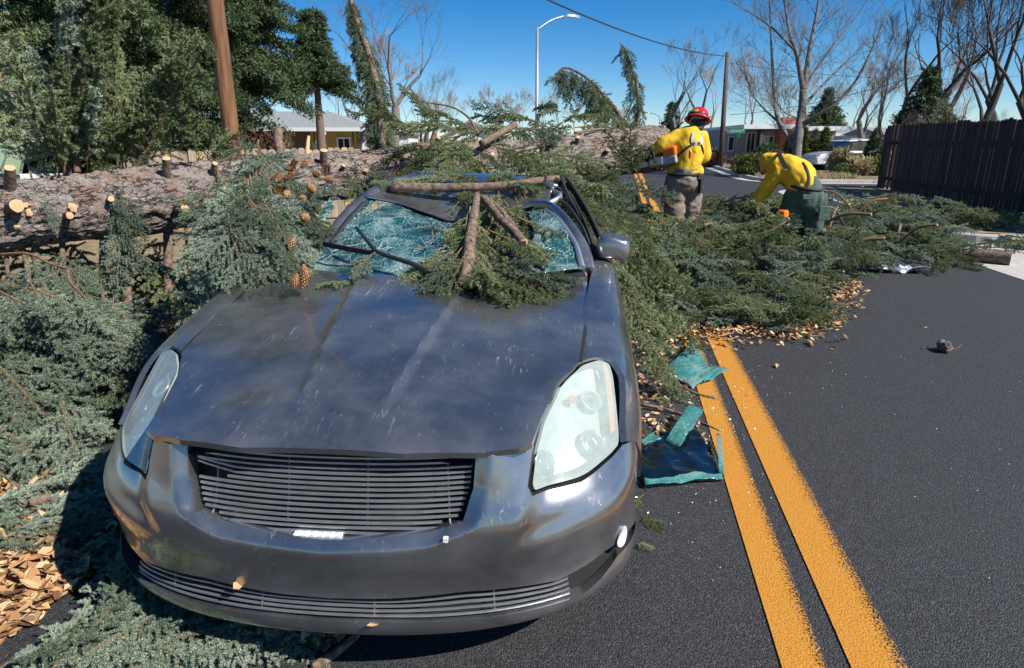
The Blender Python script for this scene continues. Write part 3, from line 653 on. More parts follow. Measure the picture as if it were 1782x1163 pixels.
# ================================================================== the fallen spruce and its boughs
def m_needles(name, c1, c2, c3):
    m = mat(name, c1, .75, 0, Specular_IOR_Level=.12); t = NT(m); g_ = t.n('NewGeometry'); oi = t.n('ObjectInfo')
    f = t.math('ADD', t.math('MULTIPLY', g_.outputs['Random Per Island'], .55), t.math('MULTIPLY', oi.outputs['Random'], .45))
    t.col(t.ramp(f, [(.12, c1), (.5, c2), (.9, c3)]))
    tr = t.n('BsdfTranslucent'); tr.inputs['Color'].default_value = (*[k*1.1 for k in c2], 1)
    mx = t.n('MixShader'); mx.inputs[0].default_value = .18; out = t.t.nodes['Material Output']
    t.l(t.b.outputs[0], mx.inputs[1]); t.l(tr.outputs[0], mx.inputs[2]); t.l(mx.outputs[0], out.inputs[0]); return m
M['needle_blue'] = m_needles('blue_spruce_needles', (.062, .092, .054), (.185, .245, .172), (.47, .545, .445))
M['needle_green'] = m_needles('green_spruce_needles', (.058, .082, .036), (.175, .220, .105), (.40, .44, .25))
M['needle_dark'] = m_needles('dark_evergreen_needles', (.024, .042, .020), (.066, .095, .044), (.145, .180, .085))
M['twig'] = noisy('spruce_twig', (.10, .055, .028), (.24, .135, .065), 60, .85, .3, .003)
def m_bark():
    m = mat('spruce_bark', (.25, .2, .17), .9); t = NT(m); c = t.coord('Object', (.75, 1.5, 1.7), (0, 0, -.70))
    v = t.n('TexVoronoi'); v.feature = 'DISTANCE_TO_EDGE'; v.inputs['Scale'].default_value = 17
    wob = t.noise(c, 22, 3); ad = t.n('VectorMath'); ad.operation = 'ADD'; cv = t.n('CombineXYZ'); t.l(t.math('MULTIPLY', wob, .16), cv.inputs[0]); t.l(t.math('MULTIPLY', wob, .12), cv.inputs[2])
    t.l(c, ad.inputs[0]); t.l(cv.outputs[0], ad.inputs[1]); t.l(ad.outputs[0], v.inputs['Vector'])
    crack = t.ramp(t.math('ADD', v.outputs['Distance'], t.math('MULTIPLY_ADD', t.noise(c, 9, 3), .5, -.22)), [(.0, (0,)*3), (.10, (1,)*3)]); f = t.noise(c, 60, 4, .7); g_ = t.noise(c, 5, 4)
    base = t.ramp(f, [(.3, (.12, .092, .076)), (.5, (.235, .195, .172)), (.72, (.36, .315, .285))])
    base = t.mix(t.ramp(g_, [(.50, (0,)*3), (.68, (.75,)*3)]), base, (.21, .105, .06))
    t.col(t.mix(crack, (.045, .030, .022), base)); t.bump(t.math('ADD', t.math('MULTIPLY', crack, .8), t.math('MULTIPLY', f, .5)), 1.0, .03); return m
M['bark'] = m_bark()
M['limb_bark'] = noisy('limb_bark', (.06, .040, .028), (.21, .145, .10), 45, .9, .8, .006)
def m_cut():
    m = mat('fresh_cut_wood', (.74, .46, .2), .8); t = NT(m); c = t.coord('Generated')
    w_ = t.n('TexWave'); w_.wave_type = 'RINGS'; w_.inputs['Scale'].default_value = 5; w_.inputs['Distortion'].default_value = 1.5; t.l(c, w_.inputs[0])
    t.col(t.mix(w_.outputs['Fac'], (.40, .24, .11), (.52, .35, .20))); return m
M['cut'] = m_cut()

class Bough:
    """a flat spruce spray: stem mesh + needle mesh along +X, hanging in -Z"""
    def __init__(s, name, seed, L=1.1, dens=330, nl=.021, nw=.0022, droop=.18, width=.42, nside=13, sub=6, mat_needle='needle_blue', stem_r=.011, bare=.12, up=.0, tilt=.25):
        rg = np.random.default_rng(seed); tw = []
        n = 14; x = np.linspace(0, 1, n); ph = rg.uniform(0, 6)
        main = np.stack([x*L, .05*L*np.sin(x*2.5+ph), -droop*L*x**1.7+up*L*x**2], 1); tw.append((main, stem_r, .0025, bare))
        for k in range(nside*2):
            f = bare+(1-bare)*((k+.5)/(nside*2))**.95; p = np.array([np.interp(f, x, main[:, i]) for i in range(3)]); i0 = min(int(f*(n-1)), n-2)
            T = main[i0+1]-main[i0]; T /= np.linalg.norm(T); sd = 1 if k % 2 else -1
            l = L*width*(1-f)**.65*rg.uniform(.7, 1.1)+.05; ang = rg.uniform(.6, 1.2)
            side = np.array([-T[1], T[0], 0])*sd; d = T*math.cos(ang)+side*math.sin(ang)+np.array([0, 0, rg.uniform(-tilt*1.1, tilt*.9)]); d /= np.linalg.norm(d)
            m_ = 7; q = np.linspace(0, 1, m_)[:, None]; br = p+d*l*q+T*l*.22*q**2+np.array([0, 0, -1.])*l*rg.uniform(.05, .30)*q**2
            tw.append((br, .0032+.006*l, .0014, .04))
            nsub = max(2, int(sub*l/.30+.5))
            for j in range(nsub*2):
                g_ = (j+.9)/(nsub*2+.9)
                if g_ > .93: continue
                pp = np.array([np.interp(g_, q[:, 0], br[:, i]) for i in range(3)]); tt = br[-1]-br[0]; tt /= np.linalg.norm(tt); s2 = 1 if j % 2 else -1
                nn = np.cross([0, 0, 1.], tt); nn /= np.linalg.norm(nn)+1e-9; a2 = rg.uniform(.65, 1.0)
                l2 = (l*.26*(1-g_)**.7+.050)*rg.uniform(.7, 1.1); d2 = tt*math.cos(a2)+nn*s2*math.sin(a2)+np.array([0, 0, rg.uniform(-tilt*1.4, tilt*1.3)]); d2 /= np.linalg.norm(d2)
                q2 = np.linspace(0, 1, 4)[:, None]; tw.append((pp+d2*l2*q2+tt*l2*.15*q2**2-np.array([0, 0, 1.])*l2*.12*q2**2, .0016, .0010, 0.0))
        mb = MB(); NV = []
        for P, r0, r1, b0 in tw:
            mb.tube(P, np.linspace(r0, r1, len(P)), 6 if r0 > .006 else 4 if r0 > .003 else 3, cap=r0 > .004)
            seg = np.linalg.norm(np.diff(P, axis=0), axis=1); cum = np.concatenate([[0], np.cumsum(seg)]); tot = cum[-1]
            k = int(tot*(1-b0)*dens)
            if k < 1: continue
            t = (b0+(1-b0)*rg.random(k))*tot; base = np.stack([np.interp(t, cum, P[:, i]) for i in range(3)], 1)
            i0 = np.clip(np.searchsorted(cum, t)-1, 0, len(P)-2); T = (P[i0+1]-P[i0]); T /= np.linalg.norm(T, axis=1)[:, None]+1e-9
            ra = rg.normal(size=(k, 3)); ra[:, 2] += .35; ra -= T*(ra*T).sum(1)[:, None]; ra /= np.linalg.norm(ra, axis=1)[:, None]+1e-9
            fw = rg.uniform(.25, .8, k)[:, None]; D = ra*np.sqrt(1-fw**2*.7)+T*fw; D /= np.linalg.norm(D, axis=1)[:, None]
            ln = nl*rg.uniform(.75, 1.15, k)[:, None]*np.where(t/tot > .9, .8, 1)[:, None]
            W = np.cross(D, rg.normal(size=(k, 3))); W /= np.linalg.norm(W, axis=1)[:, None]+1e-9
            b1 = base+D*.001; NV.append(np.stack([b1+W*nw*.5, b1-W*nw*.5, base+D*ln], 1))
        s.stem = mesh_data(name+'_stem', mb.v, mb.f, M['limb_bark'] if False else M['twig'], True)
        NV = np.concatenate(NV); s.needles = tri_mesh(name+'_needles', NV.reshape(-1, 3), np.arange(len(NV)*3).reshape(-1, 3), M[mat_needle]); s.L = L
def dirs(az, el, roll):
    """Euler so that local +X points to azimuth az / elevation el"""
    return (Matrix.Rotation(az, 3, 'Z') @ Matrix.Rotation(-el, 3, 'Y') @ Matrix.Rotation(roll, 3, 'X')).to_euler()
def put_bough(B, loc, az, el, roll=0.0, scale=1.0, parent=None, label=None, group=None, name='spruce_bough'):
    o = link(name, B.stem, parent, loc, dirs(az, el, roll)); o.scale = (scale,)*3
    if parent is None: tag(o, label, 'bough', group)
    link('needles', B.needles, o)
    return o
BB = [Bough('bough', 10+i, L=.95+.12*(i % 3), dens=1500, droop=.08+.09*(i % 3), width=.30+.05*(i % 2), nside=9, sub=5, nl=.019, bare=.05, stem_r=.008, mat_needle='needle_blue', nw=.0046, tilt=.5) for i in range(6)]       # near, blue
BG = [Bough('bough', 30+i, L=.95+.15*(i % 3), dens=1150, nl=.022, nw=.0058, nside=9, sub=4.5, bare=.05, stem_r=.008, droop=.06+.10*(i % 3), width=.32, tilt=.55, mat_needle='needle_green' if i % 3 else 'needle_blue') for i in range(6)]      # heap on the road
BS = [Bough('sprig', 50+i, L=.42, dens=1400, nl=.019, droop=.1+.1*i, width=.38, nside=5, sub=5, stem_r=.005, mat_needle='needle_green' if i else 'needle_blue', nw=.0042, tilt=.4) for i in range(3)]

# ---- trunk: straight in plan, rows read off the photograph
TA, TB = atw(0, 380, 4.4), atw(1132, 262, 7.6)
def trunk_pt(px, py):
    d = ray(px, py); n2 = np.array([-(TB-TA)[1], (TB-TA)[0]]); t = ((TA-EYEP)[:2]@n2)/(d[:2]@n2); return EYEP+d*t, t
tk = []
for px, yt, yb in ((-420, 372, 520), (-200, 346, 476), (0, 324, 436), (110, 314, 420), (250, 297, 402), (400, 285, 378), (600, 268, 345), (800, 250, 326), (950, 240, 314), (1050, 229, 306), (1120, 222, 300), (1150, 222, 296)):
    p, wd = trunk_pt(px, (yt+yb)/2); tk.append((*p, (yb-yt)/2*wd/FPX))
tk = spline(np.array(tk), 420); n = len(tk); KS = 96
def tube_frames(P):
    T = np.gradient(P, axis=0); T /= np.linalg.norm(T, axis=1)[:, None]; a = np.cross(T, [0, 0, 1.]); a /= np.linalg.norm(a, axis=1)[:, None]; b = np.cross(a, T); return T, a, b
T_k, A_k, B_k = tube_frames(tk[:, :3]); th = np.linspace(0, 2*math.pi, KS+1)[:-1]
D = np.cos(th)[None, :, None]*A_k[:, None]+np.sin(th)[None, :, None]*B_k[:, None]
s_len = np.concatenate([[0], np.cumsum(np.linalg.norm(np.diff(tk[:, :3], axis=0), axis=1))])
Q = np.stack([np.repeat(s_len[:, None], KS, 1)*9, np.cos(th)[None]*tk[:, 3:4]*20+0*s_len[:, None], np.sin(th)[None]*tk[:, 3:4]*20+0*s_len[:, None]], -1).reshape(-1, 3)
def ridged(Q, seed): return 1-np.abs(vnoise(Q, seed))
disp = .030*(ridged(Q, 1)-.6)+.016*(ridged(Q*2.3, 2)-.6)+.02*vnoise(Q*.22, 3)
disp = np.round(disp/.007)*.0045+disp*.45                                    # plated scales
V = tk[:, None, :3]+D*(tk[:, 3][:, None, None]+disp.reshape(n, KS)[..., None])
F = [(i*KS+j, i*KS+(j+1) % KS, (i+1)*KS+(j+1) % KS, (i+1)*KS+j) for i in range(n-1) for j in range(KS)]
T0 = tk[0, :3].copy(); T0[2] = 0
tree = thing('fallen_spruce', 'huge fallen spruce lying across the car roof, its limbs sawn to stubs', 'tree', T0)
link('trunk', tri_mesh('trunk', V.reshape(-1, 3)-T0, np.array(F), M['bark'], False), tree)
c = tk[-1, :3]; r = tk[-1, 3]; ring = V[-1]-T0
link('cut_face', mesh_data('cut_face', np.concatenate([ring, [c+T_k[-1]*.01-T0]]), [(j, (j+1) % KS, KS) for j in range(KS)], M['cut']), tree)
def trunk_surf(px, py):
    """point on the camera-facing skin of the trunk under a photo pixel"""
    d = ray(px, py); d /= np.linalg.norm(d); best = None
    S_ = V.reshape(-1, 3); q = S_-EYEP; t = q@d; dist = np.linalg.norm(q-t[:, None]*d, axis=1); near = dist < .03
    if near.any(): k = np.where(near)[0][np.argmin(t[near])]; return S_[k], D.reshape(-1, 3)[k]
    k = int(np.argmin(dist)); return S_[k], D.reshape(-1, 3)[k]
def stub(px, py, length, r, direction=None, parent=tree):
    p, nrm = trunk_surf(px, py); d = nrm if direction is None else np.array(direction, float); d = d/np.linalg.norm(d)
    P = np.linspace(p-d*.08, p+d*length, 6)+rnd.uniform(-.004, .004); Vt, Ft = tube(P, np.linspace(r*1.35, r, 6), 14)
    Vt = Vt+.004*vnoise(Vt*40, 4)[:, None]
    o = link('branch_stub', mesh_data('branch_stub', Vt-T0, Ft[:-1], M['limb_bark'], True), parent)
    cap = Vt[-14:]-T0; ce = cap.mean(0)+d*.003
    link('cut_face', mesh_data('cut_face', np.concatenate([cap, [ce]]), [(j, (j+1) % 14, 14) for j in range(14)], M['cut']), o)
    return o
sd_ = np.array(sdir)
toC = lambda p: (EYEP-p)/np.linalg.norm(EYEP-p)
for px, py, ln, r, up in ((12, 322, .16, .030, 1.2), (16, 360, .10, .042, .1), (122, 375, .08, .024, 0), (292, 298, .14, .026, 1.6), (380, 330, .16, .030, .1), (308, 368, .20, .028, .0), (374, 296, .10, .022, 1.4), (462, 290, .10, .022, 1.2), (562, 278, .12, .030, 1.6), (595, 288, .05, .018, .6), (706, 302, .12, .022, .2), (678, 282, .07, .016, .4), (960, 252, .08, .024, .8), (1005, 248, .09, .022, .9), (1058, 262, .06, .02, .5), (920, 288, .08, .02, .2), (760, 262, .16, .03, 1.4), (690, 268, .1, .02, 1.0), (1010, 330, .1, .025, -.2), (196, 344, .06, .02, .2)):
    p, nrm = trunk_surf(px, py); d = toC(p)*.8+np.array([.25, 0, 0])+np.array([0, 0, up]); stub(px, py, ln, r, d)
# scars of torn bark (wood showing)
for px, py, a, b in ((30, 356, .05, .02), (48, 366, .02, .03), (28, 400, .025, .015), (124, 366, .03, .03), (640, 300, .03, .02), (860, 268, .03, .02), (940, 262, .025, .02)):
    p, nrm = trunk_surf(px, py); tdir = (TB-TA)/np.linalg.norm(TB-TA); e2 = np.cross(nrm, tdir); k = np.linspace(0, 2*math.pi, 15)[:-1]
    rr_ = [rnd.uniform(.6, 1.2) for _ in k]; ring = [p+nrm*.014+tdir*a*q*math.cos(t)+e2*b*q*math.sin(t)-T0 for t, q in zip(k, rr_)]
    link('torn_wood', mesh_data('torn_wood', ring+[p+nrm*.02-T0], [(j, (j+1) % 14, 14) for j in range(14)], M['cut']), tree)
def limb(P, r0, r1, name='branch', parent=tree, n=24, m='limb_bark', cut=False, seg=9):
    """a bare limb; returned object is parented to the tree"""
    P = spline(np.asarray(P, float), n); Vt, Ft = tube(P, np.linspace(r0, r1, n), seg); Vt = Vt+.12*np.linspace(r0, r1, n).repeat(seg)[:, None]*vnoise(Vt*30, 8)[:, None]
    off = T0 if parent is tree else 0
    o = link(name, mesh_data(name, Vt-off, Ft, M[m], True), parent)
    if cut:
        cap = Vt[:seg]-off; d = P[0]-P[1]; d /= np.linalg.norm(d)
        link('cut_face', mesh_data('cut_face', np.concatenate([cap+d*.002, [cap.mean(0)+d*.004]]), [(j, (j+1) % seg, seg) for j in range(seg)], M['cut']), o)
    return o
# limbs the trunk came down on: posts between the trunk and the ground
for px, y0, y1, r in ((38, 430, 500, .018), (67, 425, 560, .026), (112, 420, 560, .020), (187, 405, 560, .026), (226, 396, 560, .034), (298, 388, 580, .036), (392, 372, 560, .036), (18, 432, 520, .014)):
    p, _ = trunk_pt(px, y0); wd = (p-EYEP)@CF_; q = atw(px+rnd.uniform(-8, 14), y1, wd-.08); limb([p+np.array([0, 0, .12]), (p+q)/2+np.array([rnd.uniform(-.03, .03), 0, 0]), np.array([q[0], q[1], -.02 if q[2] < .5 else q[2]])], r, r*.85)
def trunk_branch(B, px, py, wd, az, el, roll=0.0, scale=1.0):
    return put_bough(B, atw(px, py, wd)-T0, az, el, roll, scale, tree, name='branch')
# ---- boughs of the viewer's-left side: a wall of blue spruce between the trunk and the car
rg = random.Random(21)
CAMAZ = math.atan2(HF_[1], HF_[0])
def azto(deg): return CAMAZ+R(deg)             # 0 = away from the camera, 180 = towards it, -90 = to its right
def heap_w(py): return float(np.interp(py, [380, 440, 500, 600, 750, 900, 950, 1163], [4.5, 4.25, 3.85, 3.35, 2.85, 2.42, 2.30, 1.85]))
# wall of boughs: (px range, py range, count, azimuth range, elevation range)
def wall(n, xr, yr, az, el, sc, dw=(0, .35), keep=None, back=.55):
    k = 0; tries = 0
    while k < n and tries < n*30:
        tries += 1; px, py = rg.uniform(*xr), rg.uniform(*yr)
        if keep and not keep(px, py): continue
        wd = heap_w(py)+rg.uniform(*dw); tip = atw(px, py, wd); a, e = azto(rg.uniform(*az)), R(rg.uniform(*el)); s = rg.uniform(*sc); B = rg.choice(BB)
        d = np.array([math.cos(e)*math.cos(a), math.cos(e)*math.sin(a), math.sin(e)]); base = tip-d*B.L*s*.86
        if base[2] < .03: base[2] = .03
        put_bough(B, base-T0, a, e, rg.uniform(-.5, .5), s, tree, name='branch'); k += 1
leftof = lambda px, py: px < np.interp(py, [430, 520, 560, 600, 640, 700, 760, 800, 870], [470, 400, 310, 262, 232, 205, 190, 170, 150])
wall(34, (-60, 270), (560, 900), (-60, -150), (-32, 4), (.55, .9), keep=lambda x, y: leftof(x+25, y))
wall(30, (-40, 400), (535, 650), (-80, -175), (-30, 0), (.5, .8), keep=leftof)
wall(12, (-60, 130), (780, 960), (-50, -120), (-20, 6), (.45, .75), keep=leftof)
# dim understorey behind them
wall(12, (-60, 400), (500, 580), (-60, -150), (-30, 0), (.6, .8), dw=(.35, .6), keep=leftof)
for k in range(22):
    px, py = rg.uniform(-80, 430), rg.uniform(420, 520); B = rg.choice(BG); put_bough(B, atw(px, py, rg.uniform(5.0, 5.8))-T0, azto(rg.choice((-90, 90, 180))+rg.uniform(-40, 40)), R(rg.uniform(-35, 10)), rg.uniform(-.5, .5), rg.uniform(.7, 1.0), tree, name='branch')
# the cone-bearing bough that hangs over the wing on the viewer's left of the windshield
WSH = -.30
for px, py, wd, a, e, s in ((470, 300, 3.95, -150, -8, .62), (500, 330, 3.7, -140, -22, .6), (520, 380, 3.45, -155, -30, .55), (455, 350, 3.7, -165, -30, .7), (430, 400, 3.5, -170, -32, .7), (490, 420, 3.25, -150, -38, .6), (400, 420, 3.5, 178, -30, .75), (455, 470, 3.1, -160, -38, .62), (515, 450, 3.0, -140, -40, .45), (420, 500, 3.0, -170, -36, .6), (380, 470, 3.2, 175, -30, .7), (440, 500, 2.85, -150, -40, .42), (505, 345, 3.55, -120, 10, .5), (470, 380, 3.5, -150, 5, .55), (375, 380, 3.9, -170, -10, .7), (350, 440, 3.6, -175, -28, .75), (530, 405, 3.25, -120, -20, .38), (410, 350, 3.9, -165, -5, .65), (440, 440, 3.25, -165, -45, .6), (540, 320, 3.8, -110, 20, .45), (400, 520, 3.05, -160, -34, .6), (360, 500, 3.1, -170, -34, .6), (470, 440, 3.15, -140, -35, .55), (450, 410, 3.35, -150, -28, .6), (500, 400, 3.3, -135, -25, .5), (480, 350, 3.6, -140, -12, .55), (420, 450, 3.25, -165, -35, .65), (390, 440, 3.4, 180, -30, .7), (515, 430, 3.12, -130, -30, .42), (450, 495, 2.92, -150, -38, .45), (490, 475, 2.98, -140, -38, .4), (525, 440, 3.08, -130, -30, .45), (535, 400, 3.2, -120, -20, .45), (520, 480, 2.98, -140, -35, .4), (505, 500, 2.95, -150, -40, .4), (540, 370, 3.35, -120, -10, .45), (530, 340, 3.5, -130, -10, .5)):
    tip = atw(px, py, wd+WSH); B = rg.choice(BB); a_ = azto(a); e_ = R(e); s *= 1.12; d = np.array([math.cos(e_)*math.cos(a_), math.cos(e_)*math.sin(a_), math.sin(e_)])
    put_bough(B, tip-d*B.L*s*.75-T0, a_, e_, rg.uniform(-.5, .5), s, tree, name='branch')
# upright and hanging boughs on the trunk itself
for px, py, e, s, a in ((118, 305, 78, 1.05, -90), (130, 300, 66, 1.0, 60), (150, 300, 84, 1.15, 0), (170, 305, 58, 1.0, -60), (100, 300, 70, 1.1, 120), (195, 300, 62, .9, -80), (215, 300, 48, .9, -70), (60, 312, 58, .8, 40), (240, 290, 48, .6, 10), (160, 290, 50, .9, 40), (140, 300, 86, 1.35, 0), (185, 292, 76, 1.0, 20), (205, 290, 66, .9, 0), (345, 292, 45, .4, -60), (375, 300, 60, .35, 0)):
    p, wd = trunk_pt(px, py); put_bough(rg.choice(BG), p-T0, azto(a+rg.uniform(-15, 15)), R(e), rg.uniform(-1.5, 1.5), s, tree, name='branch')
for px, py, e, s, a in ((196, 300, -78, .42, 180), (204, 318, -80, .42, 170), (190, 330, -74, .36, -160), (206, 350, -80, .42, 190), (200, 390, -78, .45, 180), (90, 345, -80, .20, 180), (375, 290, -75, .26, 170), (402, 300, -75, .24, 180), (198, 420, -74, .45, -150)):
    p, _ = trunk_surf(px, py); put_bough(rg.choice(BB), p+toC(p)*.05-T0, azto(a), R(e), rg.uniform(-.6, .6), s, tree, name='branch')
# heap riding on the trunk above the car
for px, py, wd, a, e, s in ((745, 235, 5.6, 90, 30, .55), (770, 225, 5.7, 60, 50, .5), (800, 240, 5.5, 170, -20, .6), (830, 270, 5.2, -170, -35, .6), (780, 270, 5.3, 170, -30, .6), (850, 250, 5.5, -120, -15, .55), (880, 235, 5.7, -90, 10, .6), (905, 262, 5.5, -120, -30, .5), (760, 290, 5.1, 160, -40, .45), (820, 295, 5.0, -170, -30, .5), (870, 290, 5.0, -140, -25, .5), (735, 250, 5.6, 120, -10, .4), (945, 215, 7.2, 60, 15, .8), (980, 210, 7.4, -60, 18, .75), (930, 225, 7.0, 110, 8, .8), (1000, 222, 7.2, -90, 0, .7), (960, 225, 6.9, 180, -12, .6), (905, 205, 7.4, 80, 20, .6), (1030, 228, 7.2, -100, -5, .5), (950, 200, 7.5, 0, 25, .6), (640, 290, 4.7, -120, -20, .3), (625, 300, 4.6, 170, -50, .3), (700, 262, 5.6, -90, 5, .35), (1000, 300, 5.6, -140, -50, .5), (1030, 290, 6.0, 180, -60, .5), (900, 300, 4.9, -150, -25, .45), (800, 300, 4.6, 170, -10, .35), (850, 305, 4.4, -120, -10, .3), (760, 262, 5.0, 150, -10, .5), (790, 250, 5.0, 180, -5, .55), (815, 262, 4.9, -170, -15, .55), (845, 272, 4.8, -150, -15, .5), (870, 262, 4.9, -130, -10, .5), (895, 276, 4.8, -120, -10, .5), (920, 285, 4.8, -140, -20, .45), (775, 285, 4.7, 170, -20, .45), (830, 285, 4.7, 180, -20, .5), (880, 297, 4.5, -150, -10, .4), (940, 270, 5.2, -110, 0, .5), (960, 290, 5.0, -130, -20, .5), (985, 280, 5.4, -120, -10, .5), (800, 232, 5.4, 120, 20, .5), (830, 228, 5.5, 60, 30, .5)):
    put_bough(rg.choice(BG), atw(px, py, wd)-T0, azto(a), R(e), rg.uniform(-.8, .8), s, tree, name='branch')
# bare whippy stick arched over the trunk, a cut fork, a sawn limb end behind
limb([atw(832, 232, 5.5), atw(815, 205, 5.6), atw(785, 186, 5.7), atw(735, 177, 5.8), atw(700, 163, 5.9)], .012, .003, m='twig')
limb([atw(897, 217, 6.4), atw(870, 232, 6.2), atw(838, 250, 6.0)], .032, .034, cut=True)
limb([atw(760, 211, 5.9), atw(757, 230, 5.8), atw(750, 252, 5.7)], .022, .026, cut=True)
limb([atw(485, 226, 6.0), atw(484, 245, 5.9), atw(492, 280, 5.8)], .040, .045, cut=True)
limb([atw(537, 238, 6.0), atw(535, 262, 5.9), atw(536, 280, 5.8)], .014, .03, m='cut')
limb([atw(720, 256, 5.6), atw(760, 256, 5.7), atw(790, 262, 5.8)], .040, .044, cut=True)
limb([atw(1000, 232, 6.8), atw(1050, 225, 7.1), atw(1100, 236, 7.4)], .016, .010)
limb([atw(1135, 252, 7.3), atw(1165, 232, 7.2), atw(1190, 212, 7.1)], .012, .007)
# tall drooping leader standing up from the wreckage, and two curved tops beyond the trunk
def drooper(pts, wd, r0, r1, nb, s, pend, seed, lean=None):
    P = spline(np.array([atw(x, y, wd) for x, y in pts]), 30); limb(P, r0, r1, n=30); q = random.Random(seed)
    for k in range(nb):
        f = .12+.86*k/(nb-1); i = int(f*29); B = q.choice(BG+BB[:2]); sz = s*(1.1-.5*f)*q.uniform(.8, 1.15)
        a = azto(q.choice((-90, 90, 180, 180))+q.uniform(-45, 45)); put_bough(B, P[i]-T0, a, R(q.uniform(*pend)), q.uniform(-.6, .6), sz, tree, name='branch')
drooper([(668, 262), (662, 200), (655, 150), (640, 90), (622, 40), (605, -20)], 6.6, .055, .018, 54, .50, (-86, -55), 5)
drooper([(1088, 222), (1075, 195), (1050, 165), (1020, 135), (985, 118), (966, 130)], 7.6, .030, .008, 34, .46, (-80, -30), 6)
drooper([(1108, 222), (1112, 185), (1108, 150), (1098, 115), (1088, 85), (1078, 75)], 7.8, .026, .006, 20, .34, (-80, -30), 7)
# cones
cone_v = MB()
for k in range(84):
    f = (k+.5)/84; z = f; rr_ = .30*math.sin(math.pi*min(1, .12+.88*f))**.8*(1-.25*f)+.02; a = k*2.39996; ca, sa = math.cos(a), math.sin(a); e = np.array([ca, sa, 0]); tn = np.array([-sa, ca, 0])
    b = e*rr_*.55+np.array([0, 0, z-.06]); t_ = e*rr_*1.12+np.array([0, 0, z+.07]); wd_ = .085*(.6+.6*math.sin(math.pi*f))
    cone_v.add([b-tn*wd_*.5, b+tn*wd_*.5, t_+tn*wd_*.55, t_+e*.02+np.array([0, 0, .03]), t_-tn*wd_*.55], [(0, 1, 2, 3, 4)])
cone_v.tube([(0, 0, -.05), (0, 0, .5), (0, 0, .98)], [.10, .17, .05], 8)
M['cone'] = noisy('spruce_cone', (.15, .065, .022), (.34, .17, .06), 5, .7, .2, .01)
CONE = mesh_data('cone', cone_v.v, cone_v.f, M['cone'])
for px, py, wd, an in ((515, 279, 3.7, 130), (536, 278, 3.7, 140), (570, 287, 3.65, 135), (512, 301, 3.6, 120), (562, 311, 3.55, 100), (490, 331, 3.5, 90), (522, 343, 3.45, 110), (548, 334, 3.45, 60), (488, 361, 3.4, 120), (528, 379, 3.3, 100), (511, 415, 3.15, 150), (528, 462, 2.85, 170), (533, 470, 2.84, 165), (517, 478, 2.82, 200), (497, 342, 3.45, 80), (556, 300, 3.6, 110), (505, 290, 3.7, 100), (480, 316, 3.55, 60)):
    o = link('cone', CONE, tree, atw(px, py, wd-.38)-T0); o.scale = (.064*rg.uniform(.8, 1.15),)*3; o.rotation_euler = (R(an), R(rg.uniform(-30, 30)), R(rg.uniform(0, 360)))

